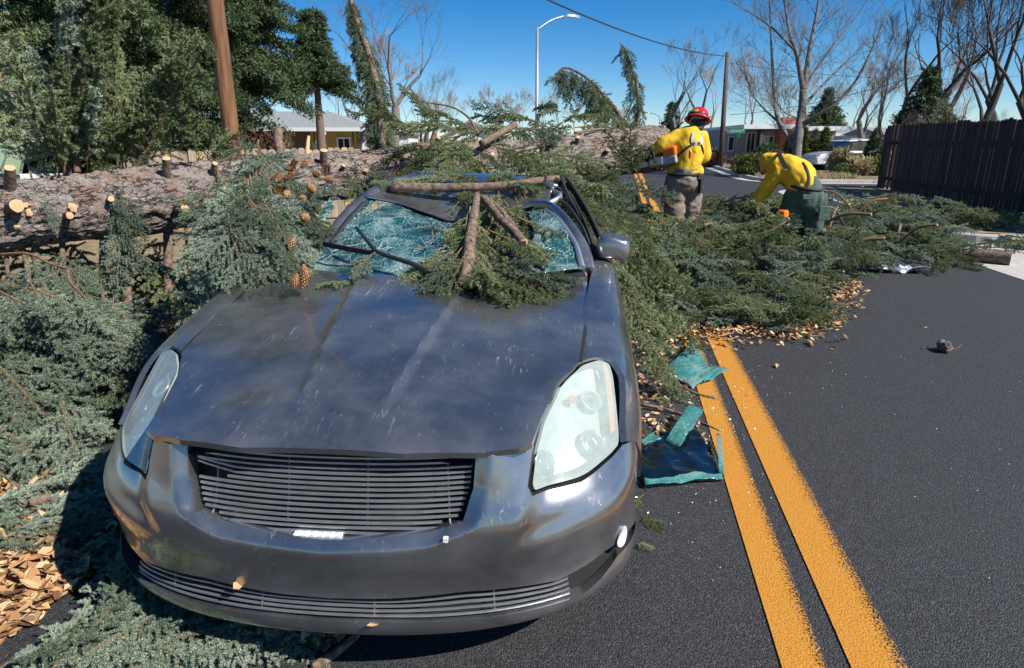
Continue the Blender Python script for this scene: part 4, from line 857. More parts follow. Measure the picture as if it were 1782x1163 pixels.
# ---- limbs and sprays that broke through the windshield
def tree_limb_car(L, r0, r1, cut=True): return limb([c2w(carv(px, py, v)) for px, py, v in L], r0, r1, cut=cut, seg=12, n=30)
tree_limb_car([(682, 325, 2.20), (740, 327, 2.22), (830, 326, 2.25), (900, 321, 2.3), (940, 314, 2.36), (972, 311, 2.42)], .027, .020)
tree_limb_car([(811, 488, 1.00), (815, 455, 1.10), (818, 415, 1.30), (824, 380, 1.60), (830, 340, 2.1)], .029, .020)
tree_limb_car([(912, 422, 1.42), (885, 395, 1.55), (862, 372, 1.75), (842, 345, 2.1)], .020, .022)
tree_limb_car([(908, 418, 1.52), (880, 378, 1.75), (850, 348, 2.1)], .015, .018)
tree_limb_car([(752, 401, 1.55), (752, 420, 1.45), (740, 430, 1.4), (727, 436, 1.38)], .004, .003, False)
for px, py, v, a, e, s, b in ((835, 470, 1.10, -90, -5, .75, 0), (800, 470, 1.12, 100, -15, .6, 1), (870, 480, 1.08, -100, -5, .6, 1), (840, 440, 1.25, -150, -20, .8, 2), (820, 420, 1.32, 120, -20, .6, 0), (850, 400, 1.45, -120, -10, .9, 2), (900, 380, 1.7, -100, -15, .9, 1), (930, 350, 2.1, -120, -15, 1.0, 2), (880, 350, 2.1, -150, -30, 1.0, 1), (840, 345, 2.1, 170, -40, .9, 2), (960, 340, 2.2, -120, -10, .7, 1), (800, 350, 2.1, 130, -40, .5, 0), (905, 410, 1.5, -90, -20, .6, 2), (780, 465, 1.2, 120, -10, .5, 1), (655, 438, 1.25, 150, -20, .4, 0), (690, 322, 2.2, 100, 20, .3, 1), (860, 318, 2.3, 0, 20, .6, 2), (920, 312, 2.4, -60, 25, .6, 1), (800, 318, 2.3, 90, 40, .35, 2), (640, 489, 1.12, 90, 5, .45, 1), (670, 489, 1.1, -90, 5, .4, 2), (830, 489, 1.06, -80, 0, .5, 1), (930, 478, 1.15, -90, 0, .4, 0), (868, 380, 1.75, -170, -35, .9, 2), (815, 385, 1.55, 170, -35, .7, 1), (822, 360, 1.7, 180, -40, .9, 2), (835, 395, 1.4, -170, -30, .8, 1), (808, 430, 1.2, 150, -25, .7, 2), (826, 455, 1.12, -140, -15, .7, 1), (850, 425, 1.3, -130, -20, .8, 2), (875, 410, 1.45, -110, -15, .8, 1), (860, 350, 1.9, 170, -30, 1.0, 2), (900, 345, 2.1, -170, -25, 1.0, 1), (935, 340, 2.15, -150, -25, .8, 2), (840, 480, 1.06, -110, 0, .6, 2), (790, 440, 1.2, 110, -15, .6, 1), (880, 370, 1.7, -150, -35, .9, 2), (800, 312, 2.5, 120, 10, .9, 1), (830, 308, 2.6, 180, 5, 1.0, 2), (860, 306, 2.6, -150, 5, 1.0, 1), (900, 306, 2.6, -120, 5, 1.0, 2), (935, 312, 2.5, -100, 5, .9, 1), (960, 322, 2.4, -140, -10, .9, 2), (870, 330, 2.3, 180, -20, 1.0, 1), (910, 332, 2.3, -150, -25, 1.0, 2), (845, 328, 2.3, 160, -25, .9, 1), (826, 365, 1.55, -150, -45, .7, 2), (820, 395, 1.33, 160, -40, .6, 1), (822, 415, 1.22, -150, -35, .55, 2), (814, 440, 1.10, 150, -30, .5, 1), (822, 450, 1.05, -120, -20, .5, 2), (808, 455, 1.06, 110, -20, .45, 0), (832, 345, 1.9, 180, -45, .8, 1), (815, 378, 1.45, 180, -50, .55, 2)):
    put_bough(BS[b], c2w(carv(px, py, v))-T0, azto(a), R(e), rg.uniform(-.5, .5), s, tree, name='branch')

# ---- cut boughs heaped on the road on the near side of the workers
HX = [-.3, .2, 1.0, 1.5, 1.9, 2.3, 2.75, 3.4, 4.4, 5.2]; HY = [4.6, 4.85, 5.0, 5.1, 5.7, 6.6, 7.6, 8.1, 8.5, 9.0]
def heap_h(x, y):
    f = y-np.interp(x, HX, HY); top = np.interp(x, [0, .25, .55, 1.2, 2, 3, 4.4], [.95, .8, .58, .58, .62, .62, .55]); return float(top*np.clip(f/1.9, 0, 1)**.75)
GRP = 'cut spruce boughs heaped on the road'
def zone(x, y, B, lab):
    tone = 'blue-green' if BG.index(B) % 3 == 0 else 'green'
    if 'between the car' not in lab: return lab.replace('spruce bough', tone+' spruce bough')
    f = y-np.interp(x, HX, HY)
    if f < .45: w_ = 'on the dry leaves at the front edge of the heap' if x > .9 else 'at the front edge of the heap beside the car wing'
    elif x < .75: w_ = 'in the heap against the side of the car'
    elif y > 6.6: w_ = 'in the heap right below the helmeted worker' if x < 1.4 else 'in the heap in front of the bent worker'
    else: w_ = 'in the middle of the heap behind the yellow lines' if x < 1.5 else 'on the open side of the heap away from the car'
    return 'cut '+tone+' spruce bough '+w_
def heap(n, xr, dyr, sc, lab, seed, hmul=(.55, 1.0), Bset=BG, el=(-28, 8)):
    q = random.Random(seed); k = 0
    while k < n:
        x = q.uniform(*xr); y = float(np.interp(x, HX, HY))+q.uniform(*dyr)
        if y > 10.2 or (x < .30 and y < 6.2): continue
        if -0.15 < x-1.05 < .3 and 7.2 < y < 8.0: pass
        s = q.uniform(*sc); B = q.choice(Bset); h = heap_h(x, y)*q.uniform(*hmul)
        a = azto(q.choice((180, 180, 180, -90, 90, -60))+q.uniform(-50, 50)); e = R(q.uniform(*el))
        d = np.array([math.cos(e)*math.cos(a), math.cos(e)*math.sin(a), math.sin(e)]); base = np.array([x, y, h+.04])-d*B.L*s*.55; base[2] = max(base[2], gzf(base[1])+.04)
        tipz = base[2]+d[2]*B.L*s-.2*B.L*s
        if tipz < gzf(y)-.03: e *= .3
        put_bough(B, base, a, e, q.uniform(-.6, .6), s, None, zone(x, y, B, lab), GRP); k += 1
heap(60, (.25, 1.9), (.05, 1.1), (.38, .62), 'cut spruce bough in the heap on the road between the car and the workers', 1)
heap(62, (.25, 2.6), (1.0, 3.6), (.6, .9), 'cut spruce bough in the heap on the road between the car and the workers', 2, (.7, 1.05))
heap(34, (.9, 3.2), (2.4, 4.3), (.6, .9), 'cut spruce bough lying around the feet of the two workers', 12, (.8, 1.15), el=(-15, 15))
heap(50, (2.0, 4.6), (.05, 1.8), (.45, .8), 'cut spruce bough in the heap on the road between the workers and the kerb', 3, (.6, 1.1))
heap(26, (3.4, 6.2), (1.0, 2.6), (.5, .9), 'cut spruce bough lying below the dark board fence', 4, (.5, 1.0))
for k in range(24):
    q = rg; x = q.uniform(4.4, 7.3); y = q.uniform(9.8, 16.5); B = q.choice(BG); put_bough(B, (x, y, gzf(y)+.12+q.uniform(0, .25)), azto(q.uniform(0, 360)), R(q.uniform(-6, 16)), q.uniform(-.5, .5), q.uniform(.7, 1.1), None, 'spruce bough in the shade at the foot of the board fence', 'boughs in the shade below the fence')
for k in range(16):
    x = rg.uniform(.7, 4.2); y = float(np.interp(x, HX, HY))+rg.uniform(.8, 2.8); h = heap_h(x, y); a = rg.uniform(0, 6.28); L = rg.uniform(.35, .8); tl = rg.uniform(.15, .8)
    P = [np.array([x, y, max(.05, h-.15)]), np.array([x+math.cos(a)*L*.5, y+math.sin(a)*L*.5, h+L*tl*.35]), np.array([x+math.cos(a)*L, y+math.sin(a)*L, h+L*tl*.55])]; rr0 = rg.uniform(.010, .024)
    o = limb(P[::-1], rr0, rr0*.8, 'cut_limb', None, m=rg.choice(('limb_bark', 'twig')), cut=True); tag(o, 'bare cut limb poking out of the bough heap near the workers', 'branch', 'bare limbs poking out of the heap')
for k, (px, py, wd, a, e, s) in enumerate(((1045, 350, 4.2, -120, -20, .7), (1060, 390, 4.0, -110, -35, .7), (1040, 330, 4.6, -90, 0, .7), (1075, 430, 3.9, -110, -45, .6), (1085, 480, 3.8, -120, -40, .6), (1080, 380, 4.6, -140, -25, .7), (1090, 530, 3.9, -120, -30, .6), (1080, 350, 5.0, 170, 10, .6), (1110, 340, 5.8, 160, 15, .6), (1110, 380, 5.2, -160, -20, .7), (1095, 440, 4.6, -140, -30, .7), (1130, 300, 6.2, 100, 50, .5), (1110, 310, 6.0, 180, 60, .5), (1030, 320, 4.9, 180, -10, .6), (1060, 320, 5.2, 180, 20, .5))):
    put_bough(rg.choice(BG), atw(px, py, wd)-np.array([.1, 0, 0]), azto(a), R(e), rg.uniform(-.7, .7), s, None, 'spruce bough hanging below the car door mirror' if py > 425 else 'spruce bough behind the sprung door window frames' if px < 1065 else 'spruce bough between the car door and the sawn trunk end', 'spruce boughs beside the car door')
# twiggy sprays on the asphalt along the car
for px, py, a, s, b in ((1115, 590, -60, .6, 1), (1130, 620, -120, .6, 2), (1125, 660, -90, .5, 1), (1150, 640, 180, .4, 2), (1125, 700, -80, .7, 1), (1150, 740, -100, .7, 2), (1135, 760, -60, .6, 1), (1120, 870, 150, .35, 2), (1125, 900, -170, .3, 1), (1105, 955, -90, .18, 2), (1200, 660, -40, .3, 0), (1235, 770, 170, .5, 2), (1160, 610, -100, .5, 1), (1180, 600, 30, .5, 2)):
    p = ground(px, py); put_bough(BS[b], (p[0], p[1], .025), azto(a), R(-2), rg.uniform(-.3, .3), s, None, 'small spruce sprig on the asphalt beside the car', 'spruce sprigs beside the car')
# boughs in front of the bumper on the verge side
for px, py, a, e, s in ((150, 1150, -60, 14, .5), (210, 1120, -30, 20, .5), (280, 1130, -50, 16, .5), (250, 1090, 20, 24, .42), (340, 1110, -80, 12, .45), (330, 1150, -90, 12, .5), (420, 1140, -70, 8, .5), (190, 1160, -100, 10, .45), (300, 1070, 60, 26, .36), (400, 1105, -60, 14, .36), (470, 1125, -90, 6, .4), (130, 1130, 0, 10, .4), (240, 1165, -80, 10, .5), (90, 930, -40, 10, .5), (60, 960, -70, 8, .45), (120, 905, -30, 12, .45), (30, 900, -50, 14, .6)):
    p = ground(px, py); B = rg.choice(BB); a_ = azto(a); d = np.array([math.cos(a_), math.sin(a_), 0]); b = p-d*B.L*s*.5
    put_bough(B, (b[0], b[1], .04), a_, R(e), rg.uniform(-.4, .4), s, None, ('blue spruce bough tucked right under the bumper lip' if py < 1115 else 'blue spruce bough on the asphalt beside the stubby stick' if px > 310 else 'blue spruce bough on the asphalt below the corner of the bumper') if px > 125 else 'blue spruce bough over the dry leaves beside the car', 'blue spruce boughs on the ground near the bumper')
# loose sticks
def stick(L, r0, r1, label, h=None, cut=True, mm='limb_bark'):
    P = [(*ground(px, py)[:2], gzf(ground(px, py)[1])+hh+r0*.7) for px, py, hh in L]; o = limb(P, r0, r1, 'broken_stick', None, m=mm, cut=cut); tag(o, label, 'stick'); return o
stick([(1120, 648, .01), (1170, 668, .01), (1210, 687, .0), (1246, 696, .0)], .008, .012, 'thin brown stick pointing at the yellow line beside the upper glass sheet')
stick([(1118, 712, .02), (1160, 718, .01), (1200, 728, .0), (1252, 752, .0)], .011, .004, 'knobbly thin stick above the folded dark glass sheet')
stick([(622, 1108, .0), (590, 1135, .0), (545, 1168, .0)], .012, .016, 'stubby stick with peeling bark on the asphalt before the bumper')
stick([(-40, 915, .05), (40, 905, .05), (95, 893, .06)], .022, .020, 'thick bare stick lying over the dry leaves')
stick([(1300, 555, .05), (1340, 540, .08), (1372, 512, .12)], .014, .010, 'straight bare stick at the front of the bough heap')
stick([(1395, 512, .1), (1425, 510, .08), (1462, 516, .06)], .026, .02, 'short weathered stick on the heap beside the workers')
stick([(1498, 462, .06), (1535, 460, .05), (1570, 458, .04)], .02, .018, 'dark stick lying beside the crumpled paper')
for L, lab in (([(1080, 470, .2), (1130, 478, .25), (1190, 480, .2), (1230, 505, .15)], 'forked dead branch on the bough heap by the car mirror'), ([(1155, 455, .4), (1180, 470, .35), (1200, 475, .3)], 'short grey twig on the heap near the car mirror'), ([(1350, 385, .45), (1352, 405, .4), (1368, 425, .35), (1400, 445, .25)], 'long pale bare branch hanging from the bent worker s hands')):
    stick(L, .014, .006, lab.replace(' s ', "'s "), mm='twig')
# dead branches poking out of the wall of boughs
for L, r0, r1 in (([(0, 443, 4.0), (50, 442, 3.9), (90, 460, 3.8), (125, 470, 3.7)], .010, .006), ([(118, 470, 3.6), (122, 490, 3.5), (140, 510, 3.4), (152, 523, 3.3)], .009, .005), ([(325, 398, 4.3), (324, 430, 4.1), (318, 470, 3.9)], .010, .008), ([(75, 292, 4.5), (100, 300, 4.5), (104, 312, 4.5)], .005, .008), ([(30, 60, 4.9), (80, 120, 4.8), (120, 210, 4.7), (135, 300, 4.6)], .006, .022), ([(0, 178, 4.9), (60, 168, 4.8), (110, 200, 4.7)], .004, .012), ([(118, 240, 4.75), (122, 275, 4.7), (128, 318, 4.65)], .040, .055)):
    limb([atw(*p) for p in L], r0, r1, m='twig' if r0 < .03 else 'limb_bark')
# sawn logs by the kerb
def log(px, py, r, L, az, label, h=0.0):
    p = ground(px, py); d = np.array([math.cos(az), math.sin(az), 0]); P = np.linspace(p+np.array([0, 0, r+h]), p+np.array([0, 0, r+h])+d*L, 16)
    Vt, Ft = tube(P, r, 24); Vt = Vt+.006*vnoise(Vt*25, 6)[:, None]; o = link('sawn_log', mesh_data('sawn_log', Vt, Ft[:-2], M['limb_bark'], True)); tag(o, label, 'log')
    for cap, sgn in ((Vt[:24], -1), (Vt[-24:], 1)):
        link('cut_face', mesh_data('cut_face', np.concatenate([cap, [cap.mean(0)+d*sgn*.002]]), [(j, (j+1) % 24, 24) for j in range(24)], M['cut']), o)
log(1757, 462, .085, .8, R(150), 'sawn round log with a pale cut end lying in the gutter')
log(1722, 405, .09, .35, R(100), 'short split log standing on the verge behind the kerb', .12)
log(1745, 402, .075, .30, R(60), 'pale chunk of sawn wood on the verge behind the kerb', .12)

# ---- dry leaves
def m_leaf():
    m = mat('dry_leaf', (.5, .3, .12), .75); t = NT(m); g_ = t.n('NewGeometry')
    t.col(t.ramp(g_.outputs['Random Per Island'], [(.0, (.10, .05, .022)), (.3, (.26, .13, .05)), (.65, (.44, .25, .11)), (1.0, (.56, .39, .23))])); return m
M['leaf'] = m_leaf()
def leaves(n, place, seed, size=(.025, .06)):
    r_ = np.random.default_rng(seed); Vs = []; Fs = []; b = 0
    for k in range(n):
        x, y, z = place(r_); s = r_.uniform(*size); az = r_.uniform(0, 6.28); tl_ = r_.normal(0, .35, 2); fold = r_.uniform(.1, .5)
        L = np.array([(-1, 0, 0), (-.4, .5, fold*.5), (.3, .42, fold*.45), (1, 0, .15*r_.normal()), (.3, -.42, fold*.45), (-.4, -.5, fold*.5), (-.3, 0, 0), (.35, 0, .02)])*s*.5*np.array([1, r_.uniform(.7, 1.2), 1])
        ca, sa = math.cos(az), math.sin(az); L = L@np.array([[ca, sa, 0], [-sa, ca, 0], [0, 0, 1]]); L[:, 2] += L[:, 0]*tl_[0]+L[:, 1]*tl_[1]; L[:, 2] -= L[:, 2].min()
        Vs.append(L+np.array([x, y, z])); Fs += [(b+0, b+6, b+1), (b+6, b+7, b+2), (b+6, b+2, b+1), (b+7, b+3, b+2), (b+0, b+5, b+6), (b+6, b+5, b+4), (b+6, b+4, b+7), (b+7, b+4, b+3)]; b += 8
    return tri_mesh('leaf_litter', np.concatenate(Vs), np.array(Fs), M['leaf'])
def pl_left(r_):
    while True:
        px, py = r_.uniform(-260, 600), r_.uniform(840, 1150)
        lim = np.interp(px, [-260, 0, 60, 160, 330, 480, 560, 620], [1160, 1125, 1090, 1010, 1010, 1120, 1135, 1100])
        if py < lim or r_.random() < .015:
            p = ground(px, py); return p[0], p[1], .004+abs(r_.normal())*.018
tag(link('leaf_litter', leaves(7000, pl_left, 1, (.03, .075))), 'tan dry leaves piled beside the car under the blue boughs', 'leaves', kind='stuff')
def pl_right(r_):
    x = r_.uniform(.15, 2.6); y = float(np.interp(x, HX, HY))+r_.normal()*.22+.22; return x, y, .006+abs(r_.normal())*.03
tag(link('leaf_litter', leaves(2600, pl_right, 2, (.025, .055))), 'tan dry leaves along the front of the bough heap', 'leaves', kind='stuff')
def pl_side(r_): x = r_.uniform(.12, .48); return x, r_.uniform(3.0, 4.9), .005+abs(r_.normal())*.01
tag(link('leaf_litter', leaves(260, pl_side, 3, (.02, .05))), 'brown leaf scraps on the asphalt beside the car door', 'leaves', kind='stuff')
for k, (px, py, s) in enumerate(((1352, 640, .05), (1300, 690, .03), (1610, 572, .03), (545, 1112, .07), (560, 1108, .05), (500, 1130, .06))):
    p = ground(px, py); o = link('fallen_leaf', leaves(1, lambda r_: (0, 0, .006), 40+k, (s, s*1.1)), None, (p[0], p[1], 0)); tag(o, 'single curled tan leaf lying on bare asphalt', 'leaf', 'single leaves on bare asphalt')
for px, py, v, z in ((408, 1038, 0, 0), (650, 1088, 0, 0), (430, 905, 0, 0)):
    a, zz = T_([(2*573-px if px < 573 else px, py)])[0]; q = S_front(np.array([-a if px < 573 else a]), np.array([zz]))[0]
    o = link('fallen_leaf', leaves(1, lambda r_: (0, 0, 0), int(px), (.03, .04)), None, c2w(q+np.array([0, -.004, .002]))); tag(o, 'small tan leaf stuck on the car bumper', 'leaf', 'leaves stuck on the bumper')

# ---- side-window glass on the road
def glass_sheet(pix, hts, label, mtl, n=26):
    """crumpled laminated sheet laid out by its corner pixels on the road"""
    C4 = [ground(*p)+np.array([0, 0, h]) for p, h in zip(pix, hts)]; s, t = np.meshgrid(np.linspace(0, 1, n), np.linspace(0, 1, n), indexing='ij'); s = s[..., None]; t = t[..., None]
    P = (1-s)*(1-t)*C4[0]+s*(1-t)*C4[1]+s*t*C4[2]+(1-s)*t*C4[3]; P = P.reshape(-1, 3); P[:, 2] = np.maximum(P[:, 2]+.016*vnoise(P*12, 5)+.008*vnoise(P*31, 6), .007)
    o = link('glass_sheet', tri_mesh('glass_sheet', P, grid_faces(n, n), mtl, True)); o.modifiers.new('s', 'SOLIDIFY').thickness = .005; tag(o, label, 'glass'); return o
g1 = glass_sheet([(1158, 650), (1205, 608), (1240, 660), (1205, 682)], [.03, .07, .03, .015], 'crumpled green sheet of shattered side glass across the yellow line', M['shard'])
o = glass_sheet([(1205, 655), (1240, 648), (1266, 655), (1225, 672)], [.02, .05, .05, .01], 'x', M['shard'], 14)
o.name = 'folded_flap'; del o['label']; del o['category']; o.parent = g1
g2 = glass_sheet([(1108, 800), (1200, 735), (1258, 838), (1120, 852)], [.015, .05, .012, .012], 'dark tinted glass sheet lying on the road beside the car wing', M['tint_glass'])
for pix, h in (([(1158, 778), (1196, 733), (1222, 742), (1182, 792)], [.03, .09, .08, .04]), ([(1245, 770), (1252, 772), (1260, 836), (1250, 830)], [.03, .035, .016, .018]), ([(1120, 844), (1255, 832), (1258, 840), (1122, 852)], [.015, .018, .012, .012]), ([(1112, 780), (1135, 770), (1150, 782), (1120, 788)], [.03, .045, .04, .03])):
    o = glass_sheet(pix, [k+.012 for k in h], 'x', M['shard'], 12); o.name = 'crazed_flap'; del o['label']; del o['category']; o.parent = g2
# crumbs of safety glass on the asphalt
r_ = np.random.default_rng(8); Vs = []; Fs = []
for k in range(900):
    if k < 700: p = ground(r_.normal(1215, 60), r_.normal(720, 75))
    else: p = np.array([r_.uniform(.3, 3.2), r_.uniform(1.4, 5.0), 0])
    s = r_.uniform(.0012, .0034); b = len(Vs); Vs += [(p[0]+s*r_.normal(), p[1]+s*r_.normal(), .007), (p[0]+s*1.5, p[1], .007), (p[0], p[1]+s*1.5, .007), (p[0]+s*.5, p[1]+s*.5, .007+s)]; Fs += [(b, b+1, b+3), (b+1, b+2, b+3), (b+2, b, b+3)]
tag(link('glass_crumbs', tri_mesh('glass_crumbs', np.array(Vs), np.array(Fs), mat('glass_crumb', (.55, .68, .68), .1))), 'tiny crumbs of safety glass scattered on the asphalt', 'glass', kind='stuff')
# bark chunk on the open asphalt, crumpled paper by the heap
p = ground(1642, 612); th_, ph_ = np.meshgrid(np.linspace(0, 2*math.pi, 25)[:-1], np.linspace(-1.57, 1.57, 11), indexing='ij')
Vc = np.stack([.045*np.cos(ph_)*np.cos(th_), .075*np.cos(ph_)*np.sin(th_), .045*np.sin(ph_)+.040], -1).reshape(-1, 3); Vc = Vc*(1+.25*vnoise(Vc*30, 2)[:, None]); Vc[:, 2] = np.maximum(Vc[:, 2], .002)
Fc = [((i % 24)*11+j, ((i+1) % 24)*11+j, ((i+1) % 24)*11+j+1, (i % 24)*11+j+1) for i in range(24) for j in range(10)]
o = link('bark_chunk', mesh_data('bark_chunk', Vc, Fc, M['bark'], True), None, (p[0], p[1], 0)); tag(o, 'lone knobbly chunk of bark on the open asphalt', 'debris')
limb([np.array([.03, -.02, .02]), np.array([.08, 0, .03]), np.array([.13, .03, .05])], .003, .002, 'twig', o, m='twig', n=8, seg=5)
limb([np.array([-.03, -.02, .02]), np.array([-.10, .01, .02]), np.array([-.15, .02, .01])], .004, .002, 'twig', o, m='twig', n=8, seg=5)
p = ground(1566, 474); n_ = 18; s, t = np.meshgrid(np.linspace(-.28, .28, n_), np.linspace(-.12, .12, n_), indexing='ij'); P = np.stack([s.ravel()+p[0], t.ravel()+p[1], .05+.07*vnoise(np.c_[s.ravel()*11, t.ravel()*13, 0*s.ravel()], 4)], 1); P[:, 2] = np.maximum(P[:, 2], .01)
o = link('crumpled_paper', tri_mesh('crumpled_paper', P, grid_faces(n_, n_), noisy('printed_paper', (.75, .75, .76), (.28, .30, .42), 14, .7, .1, .002, stops=(.52, .56)))); o.modifiers.new('s', 'SOLIDIFY').thickness = .002; tag(o, 'crumpled printed paper lying at the edge of the bough heap', 'paper')
# big loose leaves on the verge
for px, py, s in ((45, 885, .07), (20, 885, .06), (100, 860, .05), (70, 1000, .08), (110, 985, .07), (40, 1010, .08)):
    p = ground(px, py); o = link('fallen_leaf', leaves(1, lambda r_: (0, 0, .03), int(px+py), (s, s*1.2)), None, (p[0], p[1], 0.02)); tag(o, 'large curled orange-brown leaf on top of the leaf pile', 'leaf', 'large leaves on the leaf pile')
# ================================================================== surroundings
def gpos(px, wd):
    """ground point in the direction of a photo column at camera depth wd"""
    p = atw(px, HZ, wd); return np.array([p[0], p[1], gzf(p[1])])
def zat(py, wd): return EYE+wd*ray(IW/2, py)[2]
# ---- evergreens: crown of many small sprays around drooping limbs
def spray_points(rg_, P, n, spread, size):
    """n leaf-like blades around the points of a limb"""
    i = rg_.integers(0, len(P), n); c = P[i]+rg_.normal(size=(n, 3))*spread; d = rg_.normal(size=(n, 3)); d[:, 2] -= .35; d /= np.linalg.norm(d, axis=1)[:, None]
    w_ = np.cross(d, rg_.normal(size=(n, 3))); w_ /= np.linalg.norm(w_, axis=1)[:, None]; s = (size*rg_.uniform(.5, 1.3, n))[:, None]
    return np.stack([c-w_*s*.16, c+w_*s*.16, c+d*s], 1)
def evergreen(name, loc, H, rad, label, seed, mtl='needle_dark', nl=150, per=1000, size=.105, skirt=.04, shape=1.0, droop=.35, group='standing evergreens behind the fallen trunk', spread=.13, lean=(0, 0)):
    r_ = np.random.default_rng(seed); t = thing(name, label, 'tree', loc, 0, group); tris = []; mb = MB()
    ax = np.linspace(0, 1, 12); tp = np.stack([lean[0]*ax**2, lean[1]*ax**2, ax*H], 1); tr = MB(); tr.tube(tp, np.linspace(.028*H+.04, .02, 12), 9); tr.build('trunk', M['limb_bark'], t, True)
    for k in range(nl):
        f = skirt+(1-skirt)*((k+r_.random())/nl); z = f*H; az = k*2.399+r_.uniform(-.4, .4); L = rad*((1-f)**.75*shape+(1-shape)*math.sin(math.pi*min(1, f+.15)))*r_.uniform(.65, 1.15)+.25
        q = np.linspace(0, 1, 9); b = np.array([np.interp(f, ax, tp[:, i]) for i in range(3)]); up = r_.uniform(-.05, .35)
        P = b+np.stack([np.cos(az)*L*q, np.sin(az)*L*q, L*(up*q-droop*q**2)], 1); mb.tube(P[::2], np.linspace(.012+.008*L, .004, 5), 4, cap=False)
        fat = P[2:]; sp = spread*(.45+.5*L/rad)
        tris.append(spray_points(r_, spline(fat, 30), int(per*(L/rad+.25)), np.array([sp, sp, sp*.6]), size))
    mb.build('limbs', M['limb_bark'], t)
    X = np.concatenate(tris); link('crown', tri_mesh('crown', X.reshape(-1, 3), np.arange(len(X)*3).reshape(-1, 3), M[mtl]), t); return t
evergreen('spruce_tree', gpos(200, 13.2), 11.0, 2.7, 'tall dark spruce standing between the green roof and the utility pole', 1, nl=190, per=1150)
evergreen('spruce_tree', gpos(300, 14.2), 11.5, 2.3, 'tall dark spruce standing directly behind the utility pole', 2, nl=190, per=1100)
evergreen('spruce_tree', gpos(425, 15.8), 9.5, 2.1, 'broad dark spruce overhanging the yellow house porch', 3, nl=170, per=1050, size=.11, skirt=.27)
evergreen('juniper_tree', gpos(560, 19), 5.0, 1.5, 'rounded juniper with drooping branches above the porch roof', 4, nl=90, per=900, shape=.35, size=.12, skirt=.60, group=None)
evergreen('juniper_tree', gpos(15, 13), 4.4, 1.6, 'dark bushy juniper behind the green metal roof', 5, nl=90, per=800, shape=.5, size=.13)
evergreen('juniper_tree', gpos(95, 12.5), 4.8, 1.2, 'thin open juniper beside the tall spruce and the green roof', 15, nl=50, per=600, shape=.6, size=.12)
# ---- bare trees
def bare_tree_mesh(name, seed, H=9.0, r0=.16, levels=6, spread=.62, trunk=.22, mtl=None, gnarl=.11, minr=.0045, nb=(2, 3), upl=.18, decay=.74):
    r_ = random.Random(seed); V = []; F = []
    def seg(P, R_, n):
        v, f = tube(np.array(P), R_, n, cap=False); b = len(V); V.extend(v.tolist()); F.extend([tuple(i+b for i in q) for q in f])
    def grow(p, d, L, r, lv):
        k = 4 if lv < 3 else 3; P = [p]; q = p; dd = d
        for i in range(k):
            dd = dd+np.array([r_.gauss(0, gnarl), r_.gauss(0, gnarl), r_.gauss(0, gnarl*.6)+upl*.25]); dd /= np.linalg.norm(dd); q = q+dd*L/k; P.append(q)
        r1 = r*(.66 if lv else .8); seg(P, np.linspace(r, r1, k+1), 8 if lv < 2 else 5 if lv < 4 else 3)
        if lv >= levels: return
        for j in range(r_.randint(*nb)+(1 if lv >= levels-2 else 0)):
            a = r_.uniform(0, 6.28); e1 = np.cross(dd, [0, 0, 1.]) if abs(dd[2]) < .95 else np.array([1., 0, 0]); e1 /= np.linalg.norm(e1); e2 = np.cross(dd, e1); s = r_.uniform(.6, 1.25)*spread
            nd = dd+s*(math.cos(a)*e1+math.sin(a)*e2)+np.array([0, 0, upl]); nd /= np.linalg.norm(nd)
            base = P[-1] if j < 2 else P[r_.randint(1, k-1)]
            grow(np.array(base), nd, L*decay*r_.uniform(.8, 1.15), max(minr, r1*r_.uniform(.52, .72)), lv+1)
    grow(np.zeros(3), np.array([0, 0, 1.]), H*trunk, r0, 0)
    return mesh_data(name, V, F, mtl or M['grey_bark'], True)
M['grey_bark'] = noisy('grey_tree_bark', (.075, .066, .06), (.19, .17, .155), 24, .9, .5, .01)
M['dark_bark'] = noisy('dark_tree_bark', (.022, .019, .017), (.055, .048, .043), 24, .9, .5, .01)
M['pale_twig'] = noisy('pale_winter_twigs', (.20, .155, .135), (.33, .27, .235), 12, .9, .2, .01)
BTM = [bare_tree_mesh('bare_tree', 5, 10, .17, 6), bare_tree_mesh('bare_tree', 9, 10, .20, 6, .72, .26), bare_tree_mesh('bare_tree', 14, 10, .15, 7, .55, .20, nb=(2, 2))]
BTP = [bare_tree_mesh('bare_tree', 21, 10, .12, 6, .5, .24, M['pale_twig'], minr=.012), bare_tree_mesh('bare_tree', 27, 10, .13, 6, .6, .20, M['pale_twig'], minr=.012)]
BTD = [bare_tree_mesh('bare_tree', 33, 12, .13, 7, .5, .22, M['dark_bark'], gnarl=.10, minr=.007, nb=(2, 3)), bare_tree_mesh('bare_tree', 38, 12, .125, 7, .46, .24, M['dark_bark'], gnarl=.10, minr=.007, nb=(2, 3))]
BTS = 1.45
def bare(me, px, wd, s, rz, label, group=None, sink=0.0):
    p = gpos(px, wd); p[2] -= .05+sink; o = link('bare_tree', me, None, p, (0, 0, rz)); o.scale = (s*BTS,)*3; tag(o, label, 'tree', group); return o
bare(BTM[1], 688, 30, .80, .4, 'bare tree with reddish twigs rising behind the yellow house')
bare(BTM[0], 735, 34, .62, 2.0, 'smaller bare tree beside the shed behind the fence')
bare(BTM[2], 615, 42, .85, 1.2, 'bare tree half hidden behind the yellow house roof')
bare(BTP[0], 655, 60, 1.0, .5, 'pale bare tree far behind the drooping spruce top')
